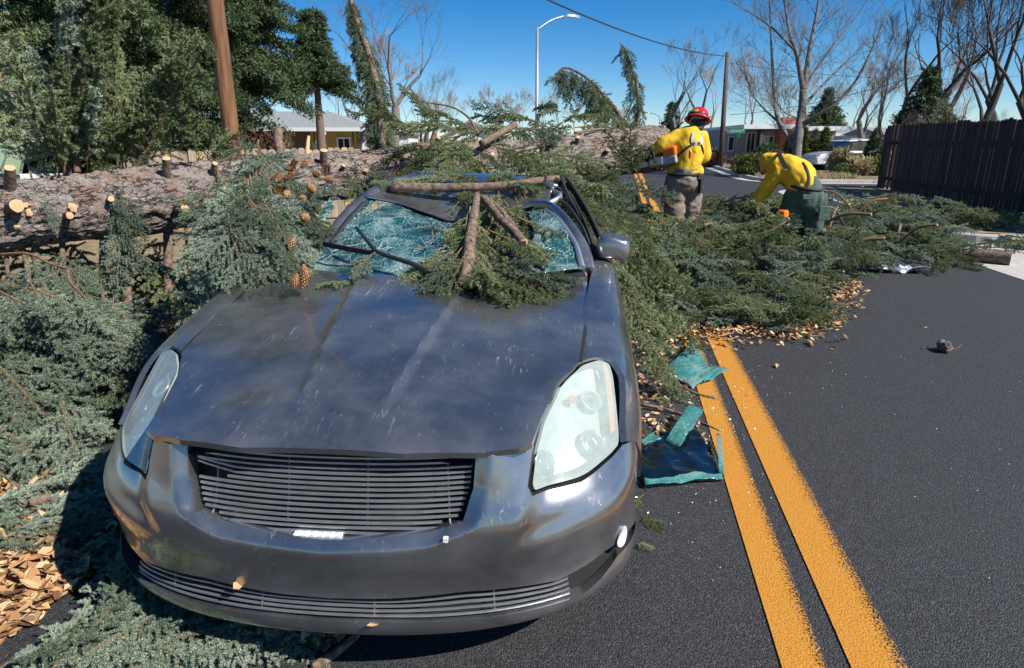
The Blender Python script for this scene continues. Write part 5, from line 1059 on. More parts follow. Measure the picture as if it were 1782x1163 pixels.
for k, (px, wd, s) in enumerate(((725, 80, .75), (760, 85, .8), (790, 78, .7), (822, 90, .85), (850, 84, .8), (880, 92, .9), (905, 80, .75), (940, 90, .8), (970, 84, .75), (1000, 92, .75), (1035, 88, .7), (1065, 95, .7), (1090, 100, .65), (700, 74, .8), (590, 70, .9), (560, 66, 1.0))):
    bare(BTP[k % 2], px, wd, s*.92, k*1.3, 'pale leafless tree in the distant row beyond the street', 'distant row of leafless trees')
bare(BTM[0], 1182, 52, 1.02, .2, 'dark bare tree behind the helmeted worker')
bare(BTM[2], 1215, 46, 1.0, 3.3, 'slim bare tree beside the bare wooden utility pole')
bare(BTP[1], 1235, 60, .85, 1.9, 'pale bare tree behind the street name sign')
bare(BTP[0], 1300, 66, .95, 4.0, 'pale bare tree behind the flat-roofed house')
bare(BTD[0], 1600, 33, 1.0, .8, 'big dark cottonwood with heavy limbs behind the board fence', sink=.2)
bare(BTD[1], 1690, 27, .95, 2.2, 'dark leaning cottonwood behind the middle of the board fence', sink=.2)
bare(BTD[0], 1800, 24, .8, 4.4, 'dark twisted tree overhanging the end of the board fence')
bare(BTD[1], 1535, 48, .75, 5.0, 'bare dark tree behind the clipped conical shrub')
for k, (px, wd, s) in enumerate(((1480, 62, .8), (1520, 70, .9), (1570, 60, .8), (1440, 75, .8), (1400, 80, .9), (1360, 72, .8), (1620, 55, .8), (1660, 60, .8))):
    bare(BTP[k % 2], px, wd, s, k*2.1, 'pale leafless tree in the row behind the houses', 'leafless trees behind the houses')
for k, (px, wd, s) in enumerate(((1590, 24, .36), (1640, 22, .36), (1700, 20.5, .34), (1745, 19, .34), (1560, 25, .32))):
    bare(BTM[k % 3], px, wd, s*.8, k*1.7, 'bare thicket shrub showing above the dark board fence', 'bare shrubs behind the board fence')
for k, (px, wd, s) in enumerate(((1560, 40, .95), (1640, 38, 1.0), (1735, 36, 1.0), (1505, 46, .9), (1775, 32, .9))):
    bare((BTD+BTM)[(k*2+1) % 5], px, wd, s, k*1.9+.5, ('slender dark tree behind the cedar and the fence', 'fine-twigged dark tree in the second row behind the fence', 'upright dark tree rising over the middle of the fence', 'dark tree behind the white gabled wall', 'dark many-limbed tree behind the near end of the fence')[k])
# corner tree with its forked silhouette
def corner_tree():
    wd = 25.0; base = gpos(1384, wd); t = thing('forked_tree', 'bare smooth-barked tree forking low behind the bent worker', 'tree', base); mb = MB(); r_ = random.Random(3)
    W = lambda px, py, dd=0: atw(px, py, wd+dd)-base
    main = [[(1384, 312, 0), (1386, 270, 0), (1391, 225, 0), (1396, 190, .2), (1398, 158, .2)], [(1387, 262, 0), (1372, 240, .2), (1356, 214, .3), (1348, 180, .4), (1345, 130, .5), (1342, 70, .5), (1338, -30, .6)], [(1398, 158, .2), (1392, 125, .2), (1385, 90, -.1), (1372, 50, -.3), (1362, -30, -.4)], [(1398, 160, .2), (1404, 120, .3), (1412, 70, .5), (1422, 20, .6), (1430, -40, .7)], [(1392, 218, 0), (1420, 202, -.4), (1455, 180, -.8), (1490, 140, -1.0), (1520, 80, -1.2), (1545, 20, -1.3)], [(1396, 188, .1), (1430, 150, .5), (1470, 110, .9), (1510, 70, 1.1)], [(1356, 214, .3), (1330, 190, .6), (1310, 165, .9), (1298, 130, 1)], [(1398, 158, .2), (1420, 120, .4), (1450, 80, .5), (1490, 30, .6), (1520, -20, .7)], [(1386, 205, 0), (1365, 195, -.5), (1345, 170, -.9)], [(1385, 90, 0), (1345, 50, 0), (1310, 25, .1), (1275, 5, .2)]]
    rad = [(.20, .15), (.11, .03), (.12, .03), (.13, .03), (.085, .02), (.07, .015), (.05, .012), (.06, .012), (.035, .01), (.05, .01)]
    def twigs(p, d, L, r, lv):
        P = [p]; q = p
        for i in range(3): d = d+np.array([r_.gauss(0, .15), r_.gauss(0, .15), r_.gauss(0, .1)+.05]); d /= np.linalg.norm(d); q = q+d*L/3; P.append(q)
        mb.tube(np.array(P), np.linspace(r, r*.6, 4), 3, cap=False)
        if lv < 3:
            for j in range(3):
                e = np.array([r_.gauss(0, 1), r_.gauss(0, 1), r_.gauss(0, .8)+.25]); e /= np.linalg.norm(e); nd = d*.9+e*.75; nd /= np.linalg.norm(nd); twigs(P[r_.randint(1, 3)], nd, L*.72, r*.62, lv+1)
    for L, (a, b) in zip(main, rad):
        P = spline(np.array([W(*p) for p in L]), 18); mb.tube(P, np.linspace(a, b, 18), 10 if a > .06 else 6)
        if a < .15:
            for i in range(3, 18, 1):
                e = np.array([r_.gauss(0, 1), r_.gauss(0, 1), r_.gauss(0, .6)+.5]); T = P[min(i+1, 17)]-P[i-1]; T /= np.linalg.norm(T); d = T*.7+e/np.linalg.norm(e)*.8; twigs(P[i], d/np.linalg.norm(d), r_.uniform(.5, 1.3), max(.010, b*.55), 0)
    mb.build('trunk_and_limbs', M['grey_bark'], t, True)
corner_tree()

# ---- poles, lamps, wire
M['pole_wood'] = noisy('weathered_pole_wood', (.075, .034, .014), (.22, .10, .04), 3, .85, .5, .01, (8, 8, .6))
M['pole_dark'] = noisy('dark_pole_wood', (.05, .035, .025), (.12, .085, .06), 3, .9, .4, .01, (8, 8, .6))
M['galv'] = mat('galvanised_steel', (.42, .43, .45), .45, .7)
p = gpos(405, 9.9); t = thing('utility_pole', 'thick brown wooden utility pole rising behind the fallen trunk', 'pole', p); P = np.array([(0, 0, -.2), (0.0, .0, 3), (0, 0, 6), (0, 0, 9.5)]); Vt, Ft = tube(spline(P, 24), np.linspace(.128, .108, 24), 20); Vt[:, :2] += .004*vnoise(Vt*6, 3)[:, None]
link('pole_shaft', mesh_data('pole_shaft', Vt, Ft, M['pole_wood'], True), t); mb = MB(); mb.box((.0, -.02, 9.0), (2.4, .1, .12)); mb.build('cross_arm', M['pole_wood'], t)
wd = 33.0; p = gpos(1257, wd); t = thing('utility_pole', 'thin dark wooden pole at the street corner beside the sign', 'pole', p); ztop = zat(92, wd)-p[2]; top_c = atw(1266, 92, wd)-p
link('pole_shaft', mesh_data('pole_shaft', *tube(np.array([(0, 0, -.2), (top_c[0]*.5, top_c[1]*.5, top_c[2]*.5), top_c]), [.14, .12, .10], 12), M['pole_dark'], True), t)
A = atw(1266, 98, wd); Bp = atw(880, -34, 15); s = np.linspace(0, 1, 40)[:, None]; Pw = A*(1-s)+Bp*s; Pw[:, 2] -= (.35*4*s*(1-s))[:, 0]
o = MB().tube(Pw, .022, 5).build('overhead_wire', M['rubber']); tag(o, 'black overhead wire slanting down across the blue sky', 'wire')
for x0, y0, x1, y1, w0, w1 in ((1270, 200, 1800, 60, 33, 22), (1270, 110, 1800, 130, 33, 40)):
    A = atw(x0, y0, w0); Bp = atw(x1, y1, w1); Pw = A*(1-s)+Bp*s; Pw[:, 2] -= (.5*4*s*(1-s))[:, 0]; o = MB().tube(Pw, .012, 4).build('service_wire', M['rubber']); tag(o, 'thin service wire running from the corner pole past the forked tree', 'wire', 'service wires at the corner')
def street_lamp(px, wd, py_top, ax, ay, r, label):
    p = gpos(px, wd); t = thing('street_lamp', label, 'street lamp', p); top = atw(px+1, py_top, wd)-p; tip = atw(ax, ay, wd+.5)-p
    link('lamp_post', mesh_data('lamp_post', *tube(np.array([(0, 0, 0), top*.5, top]), [r, r*.9, r*.75], 12), M['galv'], True), t)
    arm = spline(np.array([top-np.array([0, 0, .1]), top*.55+tip*.45+np.array([0, 0, .05]), tip]), 12); link('lamp_arm', mesh_data('lamp_arm', *tube(arm, r*.42, 8), M['galv'], True), t)
    d = tip-top; d[2] = 0; d /= np.linalg.norm(d); L = r*9; hd = np.array([tip-d*L*.2, tip+d*L*.15, tip+d*L*.6, tip+d*L]); Vt, Ft = tube(hd, [r*.6, r*1.5, r*1.7, r*.8], 12); c = hd.mean(0); Vt[:, 2] = c[2]+(Vt[:, 2]-c[2])*.55
    link('lamp_head', mesh_data('lamp_head', Vt, Ft, M['galv'], True), t); Vt2 = Vt*1.0; Vt2[:, 2] = c[2]+(Vt[:, 2]-c[2])*.5-r*.55; link('lamp_lens', mesh_data('lamp_lens', Vt2, Ft, mat('frosted_lens', (.7, .72, .74), .3), True), t)
street_lamp(934, 30, 48, 985, 27, .085, 'tall galvanised street lamp with a curved arm above the trunk')
street_lamp(1147, 85, 202, 1128, 196, .10, 'small distant street lamp beyond the end of the trunk')
# ---- street name sign
p = gpos(1279, 31.0); t = thing('street_sign', 'green street name sign on a thin post at the corner', 'sign', p); wd = 31.0
MB().tube(np.array([(0, 0, 0), (0, 0, zat(236, wd)-p[2])]), .035, 8).build('sign_post', M['pole_dark'], t)
c = atw(1281, 228.5, wd)-p; M['sign_green'] = mat('sign_green', (.0, .21, .11), .4); M['sign_white'] = mat('sign_white', (.8, .82, .8), .5)
ax = np.stack([CR_, np.cross(UPV, CR_), UPV]); bl = MB().box(c, (.86, .012, .25), ax=ax).build('sign_blade', M['sign_green'], t)
for tx, size, off in (('E CEDAR', .17, -.10), ('AVE', .085, .33)):
    fc = bpy.data.curves.new('lettering', 'FONT'); fc.body = tx; fc.size = size; fc.align_x = 'CENTER'; fc.align_y = 'CENTER'; fc.extrude = .002; to = bpy.data.objects.new('tmp', fc); COL.objects.link(to)
    dg = bpy.context.evaluated_depsgraph_get(); me = bpy.data.meshes.new_from_object(to.evaluated_get(dg)); bpy.data.objects.remove(to); me.materials.append(M['sign_white'])
    o = link('lettering', me, bl, c+CR_*off-np.cross(UPV, CR_)*.010+UPV*(.0 if size > .1 else .04), (R(90), 0, math.atan2(CR_[1], CR_[0])))
MB().box(atw(1283, 237, wd)-p, (.30, .012, .16), ax=ax).build('sign_bracket', M['sign_green'], t)

# ---- wooden fence behind the trunk: each picket a part
M['picket'] = [noisy('grey_picket_%d' % k, c1, c2, 5, .9, .3, .005, (10, 10, .8)) for k, (c1, c2) in enumerate((((.17, .12, .085), (.28, .21, .16)), ((.22, .165, .125), (.34, .27, .21)), ((.36, .22, .10), (.50, .33, .17))))]
def picket_fence(P0, P1, H, pitch, name, label, mats_, wcol, rails, wob=.02, gaps=(), th=.018, tone=lambda k: k % 2):
    P0, P1 = np.array(P0, float), np.array(P1, float); L = np.linalg.norm((P1-P0)[:2]); d = (P1-P0)/L; az = math.atan2(d[1], d[0]); t = thing(name, label, 'fence', P0, az); r_ = random.Random(4)
    shapes = []
    for m_ in mats_:
        w_ = pitch*.93; V = [(-w_/2, -th/2, 0), (w_/2, -th/2, 0), (w_/2, th/2, 0), (-w_/2, th/2, 0), (-w_/2, -th/2, H-.03), (w_/2, -th/2, H-.03), (w_/2, th/2, H-.03), (-w_/2, th/2, H-.03), (-w_*.3, -th/2, H), (w_*.3, -th/2, H), (w_*.3, th/2, H), (-w_*.3, th/2, H)]
        F = [(3, 2, 1, 0), (0, 1, 5, 4), (1, 2, 6, 5), (2, 3, 7, 6), (3, 0, 4, 7), (4, 5, 9, 8), (5, 6, 10, 9), (6, 7, 11, 10), (7, 4, 8, 11), (8, 9, 10, 11)]; shapes.append(mesh_data('fence_board', V, F, m_))
    n = int(L/pitch)
    for k in range(n):
        if k in gaps: continue
        o = link('fence_board', shapes[tone(k) % len(shapes)], t, ((k+.5)*pitch, r_.uniform(-.004, .004), (P1[2]-P0[2])*k/n)); o.scale = (1, 1, 1+r_.uniform(-wob, wob)); o.rotation_euler = (0, r_.uniform(-.006, .006), 0)
    for z in rails: MB().box((L/2, .05, z), (L, .04, .09)).build('fence_rail', mats_[0], t)
    for k in range(int(L/2.4)+1): MB().box((min(k*2.4, L), .09, H/2-.1), (.09, .09, H)).build('fence_post', mats_[0], t)
    return t
a, b = gpos(215, 11.0), gpos(700, 13.4); picket_fence(a, b, 1.36, .14, 'picket_fence', 'weathered grey picket fence between the trunk and the yellow house', M['picket'], None, (.3, 1.0), tone=lambda k: 2 if k in (8, 13, 22, 27, 31, 45) else k % 2)
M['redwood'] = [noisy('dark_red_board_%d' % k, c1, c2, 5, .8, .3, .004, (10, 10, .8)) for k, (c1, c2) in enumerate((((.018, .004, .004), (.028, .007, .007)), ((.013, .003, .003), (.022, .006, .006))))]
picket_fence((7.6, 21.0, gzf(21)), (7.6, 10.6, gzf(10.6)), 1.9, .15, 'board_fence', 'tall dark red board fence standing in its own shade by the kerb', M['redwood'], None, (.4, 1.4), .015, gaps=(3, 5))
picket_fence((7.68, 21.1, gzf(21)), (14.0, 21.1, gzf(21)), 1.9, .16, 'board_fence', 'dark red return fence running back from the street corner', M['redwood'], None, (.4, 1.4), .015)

# ---- houses
M['siding_y'] = mat('yellow_siding', (.40, .275, .085), .7); _t = NT(M['siding_y']); _w = _t.n('TexWave'); _w.bands_direction = 'Z'; _w.wave_profile = 'SAW'; _w.inputs['Scale'].default_value = 1.6; _t.l(_t.coord('Object'), _w.inputs[0]); _t.bump(_w.outputs['Fac'], .6, .02)
M['shingle'] = noisy('grey_shingle', (.16, .175, .175), (.25, .265, .265), 9, .9, .4, .01, (1, 1, 4)); M['trim'] = mat('white_trim', (.62, .64, .65), .6)
M['stucco'] = noisy('grey_pink_stucco', (.30, .255, .26), (.36, .31, .315), 6, .9, .2, .004); M['brick'] = noisy('red_brick', (.30, .085, .05), (.42, .15, .09), 14, .9, .3, .01)
M['pane'] = mat('window_pane', (.02, .028, .035), .06, 0, Coat_Weight=.4); M['white_wall'] = noisy('pale_siding', (.52, .52, .50), (.62, .62, .60), 5, .8, .1, .003); M['dark_roof'] = noisy('dark_roof', (.07, .065, .06), (.13, .12, .11), 9, .9, .3, .01)
def window(parent, c, w_, h_, nrm_y=-1, mull=1, frame='trim', az=0.0):
    """framed window in a wall facing local -Y"""
    f = MB(); x, y, z = c
    for dx, dz, a, b in ((0, h_/2, w_+.12, .07), (0, -h_/2, w_+.16, .08), (-w_/2, 0, .07, h_), (w_/2, 0, .07, h_)): f.box((x+dx, y-.03, z+dz), (a, .08, b))
    for k in range(mull): f.box((x-w_/2+w_*(k+1)/(mull+1), y-.02, z), (.04, .05, h_))
    o = f.build('window', M[frame], parent); MB().box((x, y-.008, z), (w_, .02, h_)).build('pane', M['pane'], o)
# yellow house with porch
wd = 27.0; hp = gpos(640, wd); az = YAW; hs = thing('yellow_house', 'yellow sided house with grey hip roof and white gutters behind the fence', 'house', hp, az)
ez = zat(223, wd)-hp[2]; pk = zat(188, wd)-hp[2]
def hx(px): return (px-640)*wd/FPX
MB().box((hx(470), 3.2, ez/2), (hx(632)-hx(330), 5.0, ez)).build('wall', M['siding_y'], hs)
rl, rr2, ry0, ry1 = hx(310), hx(640), .0, 6.6; pkx = hx(541)
rf = link('roof', mesh_data('roof', [(rl, ry0, ez), (rr2, ry0, ez), (rr2, ry1, ez), (rl, ry1, ez), (pkx, 3.3, pk), (rl+1.5, 3.3, pk), (rl, ry0, ez-.1), (rr2, ry0, ez-.1), (rr2, ry1, ez-.1), (rl, ry1, ez-.1)], [(0, 1, 4, 5), (1, 2, 4), (2, 3, 5, 4), (3, 0, 5), (0, 6, 7, 1), (1, 7, 8, 2), (2, 8, 9, 3), (9, 8, 7, 6), (3, 9, 6, 0)], M['shingle']), hs)
MB().box(((rl+rr2)/2, ry0-.07, ez-.06), (rr2-rl, .13, .15)).build('gutter', M['trim'], hs); MB().box((rr2+.07, 3.3, ez-.06), (.13, 6.6, .15)).build('gutter', M['trim'], hs)
mb = MB(); mb.tube(spline([(hx(568), -.05, ez-.12), (hx(566), -.03, ez-.28), (hx(552), .4, ez-.48), (hx(541), .65, ez-.6), (hx(540), .68, ez-.9), (hx(540), .68, .0)], 24), .07, 8); mb.build('downspout', M['trim'], hs, True)
for px in (538, 546, 614, 622):
    MB().tube([(hx(px), .15, 0), (hx(px), .15, ez-.1)], .025, 6).build('porch_post', M['rubber'], hs)
window(hs, (hx(592), .69, ez-.85), .55, .9, mull=1); MB().box((hx(516), .68, 1.0), (.75, .06, 1.9)).build('door', mat('brown_door', (.10, .05, .025), .6), hs)
MB().box((hx(628), .66, ez/2-.02), (.16, .10, ez-.06)).build('corner_trim', M['trim'], hs); MB().box((hx(470), .35, ez-.13), (hx(632)-hx(330), .7, .03)).build('soffit', M['trim'], hs)
# pale shed and gable beyond
p = gpos(668, 36); sh = thing('pale_shed', 'pale grey shed with a flat roof behind the drooping spruce', 'shed', p, YAW); z1 = zat(236, 36)-p[2]; MB().box((-.2, 2, z1/2), (3.2, 4, z1)).build('wall', M['white_wall'], sh); MB().box((-.2, 2, z1+.06), (3.5, 4.3, .12)).build('roof', M['dark_roof'], sh); MB().box((.9, -.03, z1*.45), (.8, .06, z1*.8)).build('door', M['trim'], sh)
p = gpos(835, 62); sh = thing('gabled_house', 'distant pale house with a grey gable end beyond the trunk', 'house', p, YAW); z1 = zat(236, 62)-p[2]; z2 = zat(212, 62)-p[2]
link('wall', mesh_data('wall', [(-3.4, 0, 0), (2.6, 0, 0), (2.6, 0, z1), (-1.0, 0, z2), (-3.4, 0, z1), (-3.4, 8, 0), (2.6, 8, 0), (2.6, 8, z1), (-1.0, 8, z2), (-3.4, 8, z1)], [(0, 1, 2, 3, 4), (9, 8, 7, 6, 5), (1, 6, 7, 2), (5, 0, 4, 9)], M['white_wall']), sh)
link('roof', mesh_data('roof', [(3.0, -.4, z1-.1), (-1.0, -.4, z2+.12), (-3.8, -.4, z1-.1), (3.0, 8.3, z1-.1), (-1, 8.3, z2+.12), (-3.8, 8.3, z1-.1), (3.0, -.4, z1-.3), (-1.0, -.4, z2-.1), (-3.8, -.4, z1-.3), (3.0, 8.3, z1-.3), (-1, 8.3, z2-.1), (-3.8, 8.3, z1-.3)], [(0, 3, 4, 1), (1, 4, 5, 2), (0, 1, 7, 6), (1, 2, 8, 7), (6, 7, 10, 9), (7, 8, 11, 10), (0, 6, 9, 3), (2, 5, 11, 8)], M['shingle']), sh); window(sh, (-1, 0, z1*.6), 1.2, 1.0)
# green metal roof of a low shed on the far left
p = gpos(-20, 9.0); sh = thing('green_shed', 'low shed with a pale green standing seam metal roof', 'shed', p, YAW+.25); M['green_metal'] = mat('green_metal', (.24, .33, .19), .45, .2)
z1, z2 = zat(298, 9)-p[2], zat(222, 9)-p[2]; n = 9
for k in range(n):
    x0, x1 = -1.9+k*.25, -1.9+(k+1)*.25-.01; top = .14*max(0, k-6)
    link('roof_panel', mesh_data('roof_panel', [(x0, 0, z1), (x1, 0, z1), (x1-.30, 1.6-top*2, z2-top), (x0-.30, 1.6-top*1.5, z2-top*.8), (x0, 0, z1-.04), (x1, 0, z1-.04), (x1-.30, 1.6-top*2, z2-.04-top), (x0-.30, 1.6-top*1.5, z2-.04-top)], [(0, 1, 2, 3), (7, 6, 5, 4), (0, 4, 5, 1), (1, 5, 6, 2), (3, 7, 4, 0), (2, 6, 7, 3)], M['green_metal']), sh)
    MB().tube([(x1, -.01, z1+.012), (x1-.30, 1.6-top*2, z2+.012-top)], .014, 5).build('roof_seam', M['dark_roof'], sh)
MB().box((-.8, .9, z1/2-.05), (2.2, 1.4, z1-.1)).build('wall', M['white_wall'], sh)
# flat-roofed house on the far corner
wd = 42.0; hp = gpos(1350, wd); hs = thing('flat_roofed_house', 'low grey-pink house with white flat roof edge and brick chimney', 'house', hp, YAW); hx = lambda px: (px-1350)*wd/FPX; r1 = zat(225, wd)-hp[2]
MB().box((hx(1292), 5.0, r1/2), (hx(1322)-hx(1262), 9.0, r1)).build('wall', M['stucco'], hs); MB().box((hx(1385), 4.0, r1/2-.05), (hx(1442)-hx(1322), 9, r1-.1)).build('wall', M['stucco'], hs)
MB().box((hx(1315), 3.6, r1+.09), (hx(1352)-hx(1266), 11.5, .26)).build('roof', M['trim'], hs); MB().box((hx(1400), 2.9, r1-.03), (hx(1447)-hx(1352)-.1, 11, .26)).build('roof', M['trim'], hs)
MB().box((hx(1358), -.9, r1/2+.3), (hx(1374)-hx(1342), 1.0, r1+.75)).build('chimney', M['brick'], hs)
window(hs, (hx(1310), .5, r1*.48), .55, 1.7, mull=1); window(hs, (hx(1331), -.5, r1*.55), .62, .95, mull=1); window(hs, (hx(1400), -.5, r1*.55), 1.2, .8, mull=2); window(hs, (hx(1276), .5, r1*.55), .4, .9, mull=0)
MB().box((hx(1318.5), -.55, r1*.42), (.16, .1, r1*.84)).build('corner_trim', M['trim'], hs)
for px, wd, z_t, wid, lab in ((1490, 58, 226, 5.4, 'distant white house with a shallow roof behind the parked car'), (1240, 60, 240, 2.6, 'small distant grey house behind the corner pole'), (1552, 50, 226, 1.6, 'white gabled wall glimpsed beside the board fence')):
    p = gpos(px, wd); z1 = zat(z_t+8, wd)-p[2]; z2 = zat(z_t, wd)-p[2]; sh = thing('distant_house', lab, 'house', p, YAW); MB().box((0, 3, z1/2), (wid, 6, z1)).build('wall', M['white_wall'], sh)
    link('roof', mesh_data('roof', [(-wid/2-.3, -.4, z1), (wid/2+.3, -.4, z1), (wid/2+.3, 6.4, z1), (-wid/2-.3, 6.4, z1), (-wid/2-.3, 3, z2+.25), (wid/2+.3, 3, z2+.25)], [(0, 1, 5, 4), (2, 3, 4, 5), (0, 4, 3), (1, 2, 5), (3, 2, 1, 0)], M['shingle']), sh)
    MB().box((0, -.42, z1-.05), (wid+.7, .06, .2)).build('fascia', M['trim'], sh)
    for dx in (-.28, .22): window(sh, (wid*dx, 0, z1*.55), .8, .7, mull=1)
# ---- shrubs, hedges, grasses on the corner
def shrub(px, wd, w_, h_, label, seed, mtl, n=2600, size=.12, shape='ball', name='shrub', base=0.0):
    r_ = np.random.default_rng(seed); p = gpos(px, wd); t = thing(name, label, 'shrub', p)
    mb = MB()
    for k in range(9):
        a = r_.uniform(0, 6.28); q = r_.uniform(.2, .8); mb.tube(np.array([(0, 0, 0), (math.cos(a)*w_*.2*q, math.sin(a)*w_*.2*q, h_*.4), (math.cos(a)*w_*.42*q, math.sin(a)*w_*.42*q, h_*.85)]), [.025, .015, .006], 5)
    mb.build('stems', M['grey_bark'], t)
    c = r_.normal(size=(n*3, 3)); c /= np.linalg.norm(c, axis=1)[:, None]; rad = r_.uniform(.45, 1.0, len(c))[:, None]**.5; c = c*rad
    if shape == 'cone': z = r_.random(len(c))**1.3; a = r_.uniform(0, 6.28, len(c)); rr_ = (1-z)**.7*np.sqrt(r_.uniform(.4, 1, len(c))); c = np.stack([np.cos(a)*rr_, np.sin(a)*rr_, z*2-1], 1)
    c = c*np.array([w_/2, w_/2, h_/2])+np.array([0, 0, h_/2+base]); lump = vnoise(c*2.4/max(w_, .5)*1.6, seed); c = c[lump > -.25][:n]; c[:, 2] = np.maximum(c[:, 2], .05); k = len(c)
    d = r_.normal(size=(k, 3)); d[:, 2] += .8; d /= np.linalg.norm(d, axis=1)[:, None]; wv = np.cross(d, r_.normal(size=(k, 3))); wv /= np.linalg.norm(wv, axis=1)[:, None]; s = (size*r_.uniform(.6, 1.3, k))[:, None]
    X = np.stack([c-wv*s*.22, c+wv*s*.22, c+d*s], 1); link('foliage', tri_mesh('foliage', X.reshape(-1, 3), np.arange(k*3).reshape(-1, 3), M[mtl]), t); return t
M['needle_olive'] = m_needles('olive_shrub_leaves', (.055, .075, .02), (.10, .13, .035), (.17, .20, .07)); M['twig_red'] = m_needles('reddish_hedge_twigs', (.10, .055, .04), (.17, .10, .075), (.24, .16, .12)); M['straw'] = m_needles('straw_grass', (.30, .23, .12), (.42, .34, .19), (.55, .47, .30))
shrub(1316, 25.5, 2.0, .95, 'rounded olive green shrub on the corner verge below the sign', 1, 'needle_olive', 4200)
for k, (px, w_, h_) in enumerate(((1376, .9, 1.7), (1396, .9, 1.95), (1416, .9, 1.8), (1434, .8, 1.9))): shrub(px, 30, w_, h_, ('short upright juniper beside the forked tree trunk', 'upright juniper with ragged tip behind the bent worker', 'bushy upright juniper between its two neighbours', 'upright juniper nearest the parked white car')[k], 10+k, 'needle_olive', 2600, .2, 'cone')
shrub(1523, 26, 1.25, 1.85, 'brownish conical clipped evergreen beside the board fence', 20, 'needle_dark', 4200, .13, 'cone')
shrub(1235, 34, 1.9, 1.0, 'low brown twiggy hedge beside the dark corner pole', 21, 'twig_red', 3800, .14); shrub(1330, 33, 4.2, .9, 'long low reddish hedge before the flat-roofed house', 22, 'twig_red', 6000, .14)
shrub(1338, 38, 1.6, 1.2, 'dark green round shrub under the house window', 23, 'needle_dark', 2200, .16); shrub(1482, 27.5, .8, .8, 'small dark ball shrub beside the parked car', 24, 'needle_dark', 1600, .12); shrub(1466, 27, .7, 1.0, 'tan tuft of ornamental grass in front of the parked car', 25, 'straw', 2000, .30)
shrub(1404, 24.5, .7, .5, 'tiny green shrub on the planting bed', 26, 'needle_olive', 900, .12)
shrub(1470, 24.6, .55, .5, 'low green bush at the edge of the planting bed', 27, 'needle_olive', 900, .12)
for k, px in enumerate((1492, 1512, 1534)): shrub(px, 24.8, .55, .65, ('straw-coloured grass clump next to the small ball shrub', 'straw-coloured grass clump below the conical clipped evergreen', 'greenish grass clump against the corner of the board fence')[k], 30+k, 'straw' if k != 2 else 'needle_olive', 900, .30)
for k, (px, wd, w_, h_, mt_) in enumerate(((395, 13.6, 1.6, 1.9, 'twig_red'), (445, 13.8, 2.0, 1.7, 'twig_red'), (480, 14.4, 1.2, 1.5, 'straw'))): shrub(px, wd+1.3, w_, h_, ('leafless shrub behind the fence beside the utility pole', 'wide leafless shrub behind the pickets', 'dry straw-coloured shrub against the yellow house')[k], 40+k, mt_, 1500, .22)
evergreen('distant_spruce', gpos(1165, 70), 5.2, 1.5, 'small distant spruce behind the helmeted worker', 51, nl=50, per=160, size=.3, spread=.2, group=None); evergreen('distant_pine', gpos(1430, 68), 6.4, 2.6, 'distant dark pine above the flat-roofed house', 52, nl=50, per=200, size=.4, shape=.3, skirt=.35, spread=.25, group=None)
evergreen('dark_cedar', gpos(1600, 30), 4.6, 1.7, 'dark bushy cedar behind the board fence', 53, nl=70, per=260, size=.22, shape=.5, group=None)
# dry grass on the corner
r_ = np.random.default_rng(6); n = 5000; x = r_.uniform(5.2, 8.5, n); y = r_.uniform(25.3, 27.5, n); h = r_.uniform(.08, .28, n); b = np.stack([x, y, gz(y)+.06], 1); d = np.stack([r_.normal(0, .3, n), r_.normal(0, .3, n), np.ones(n)], 1)*h[:, None]; wv = r_.normal(size=(n, 3))*.012
X = np.stack([b-wv, b+wv, b+d], 1); tag(link('dry_grass', tri_mesh('dry_grass', X.reshape(-1, 3), np.arange(n*3).reshape(-1, 3), M['straw'])), 'straw-coloured dry grass on the corner verge', 'grass', kind='stuff')
tag(sheet('verge', [5.1, 7, 9, 24], [24.5, 26, 28, 33], .10, M['soil']), kind='structure'); tag(sheet('verge', [5.08, 6, 7, 9], [11.1, 13, 16, 21.2], .11, M['soil']), kind='structure'); tag(sheet('verge', [5.9, 8, 14], [10.95, 11.1], .11, M['soil']), kind='structure')
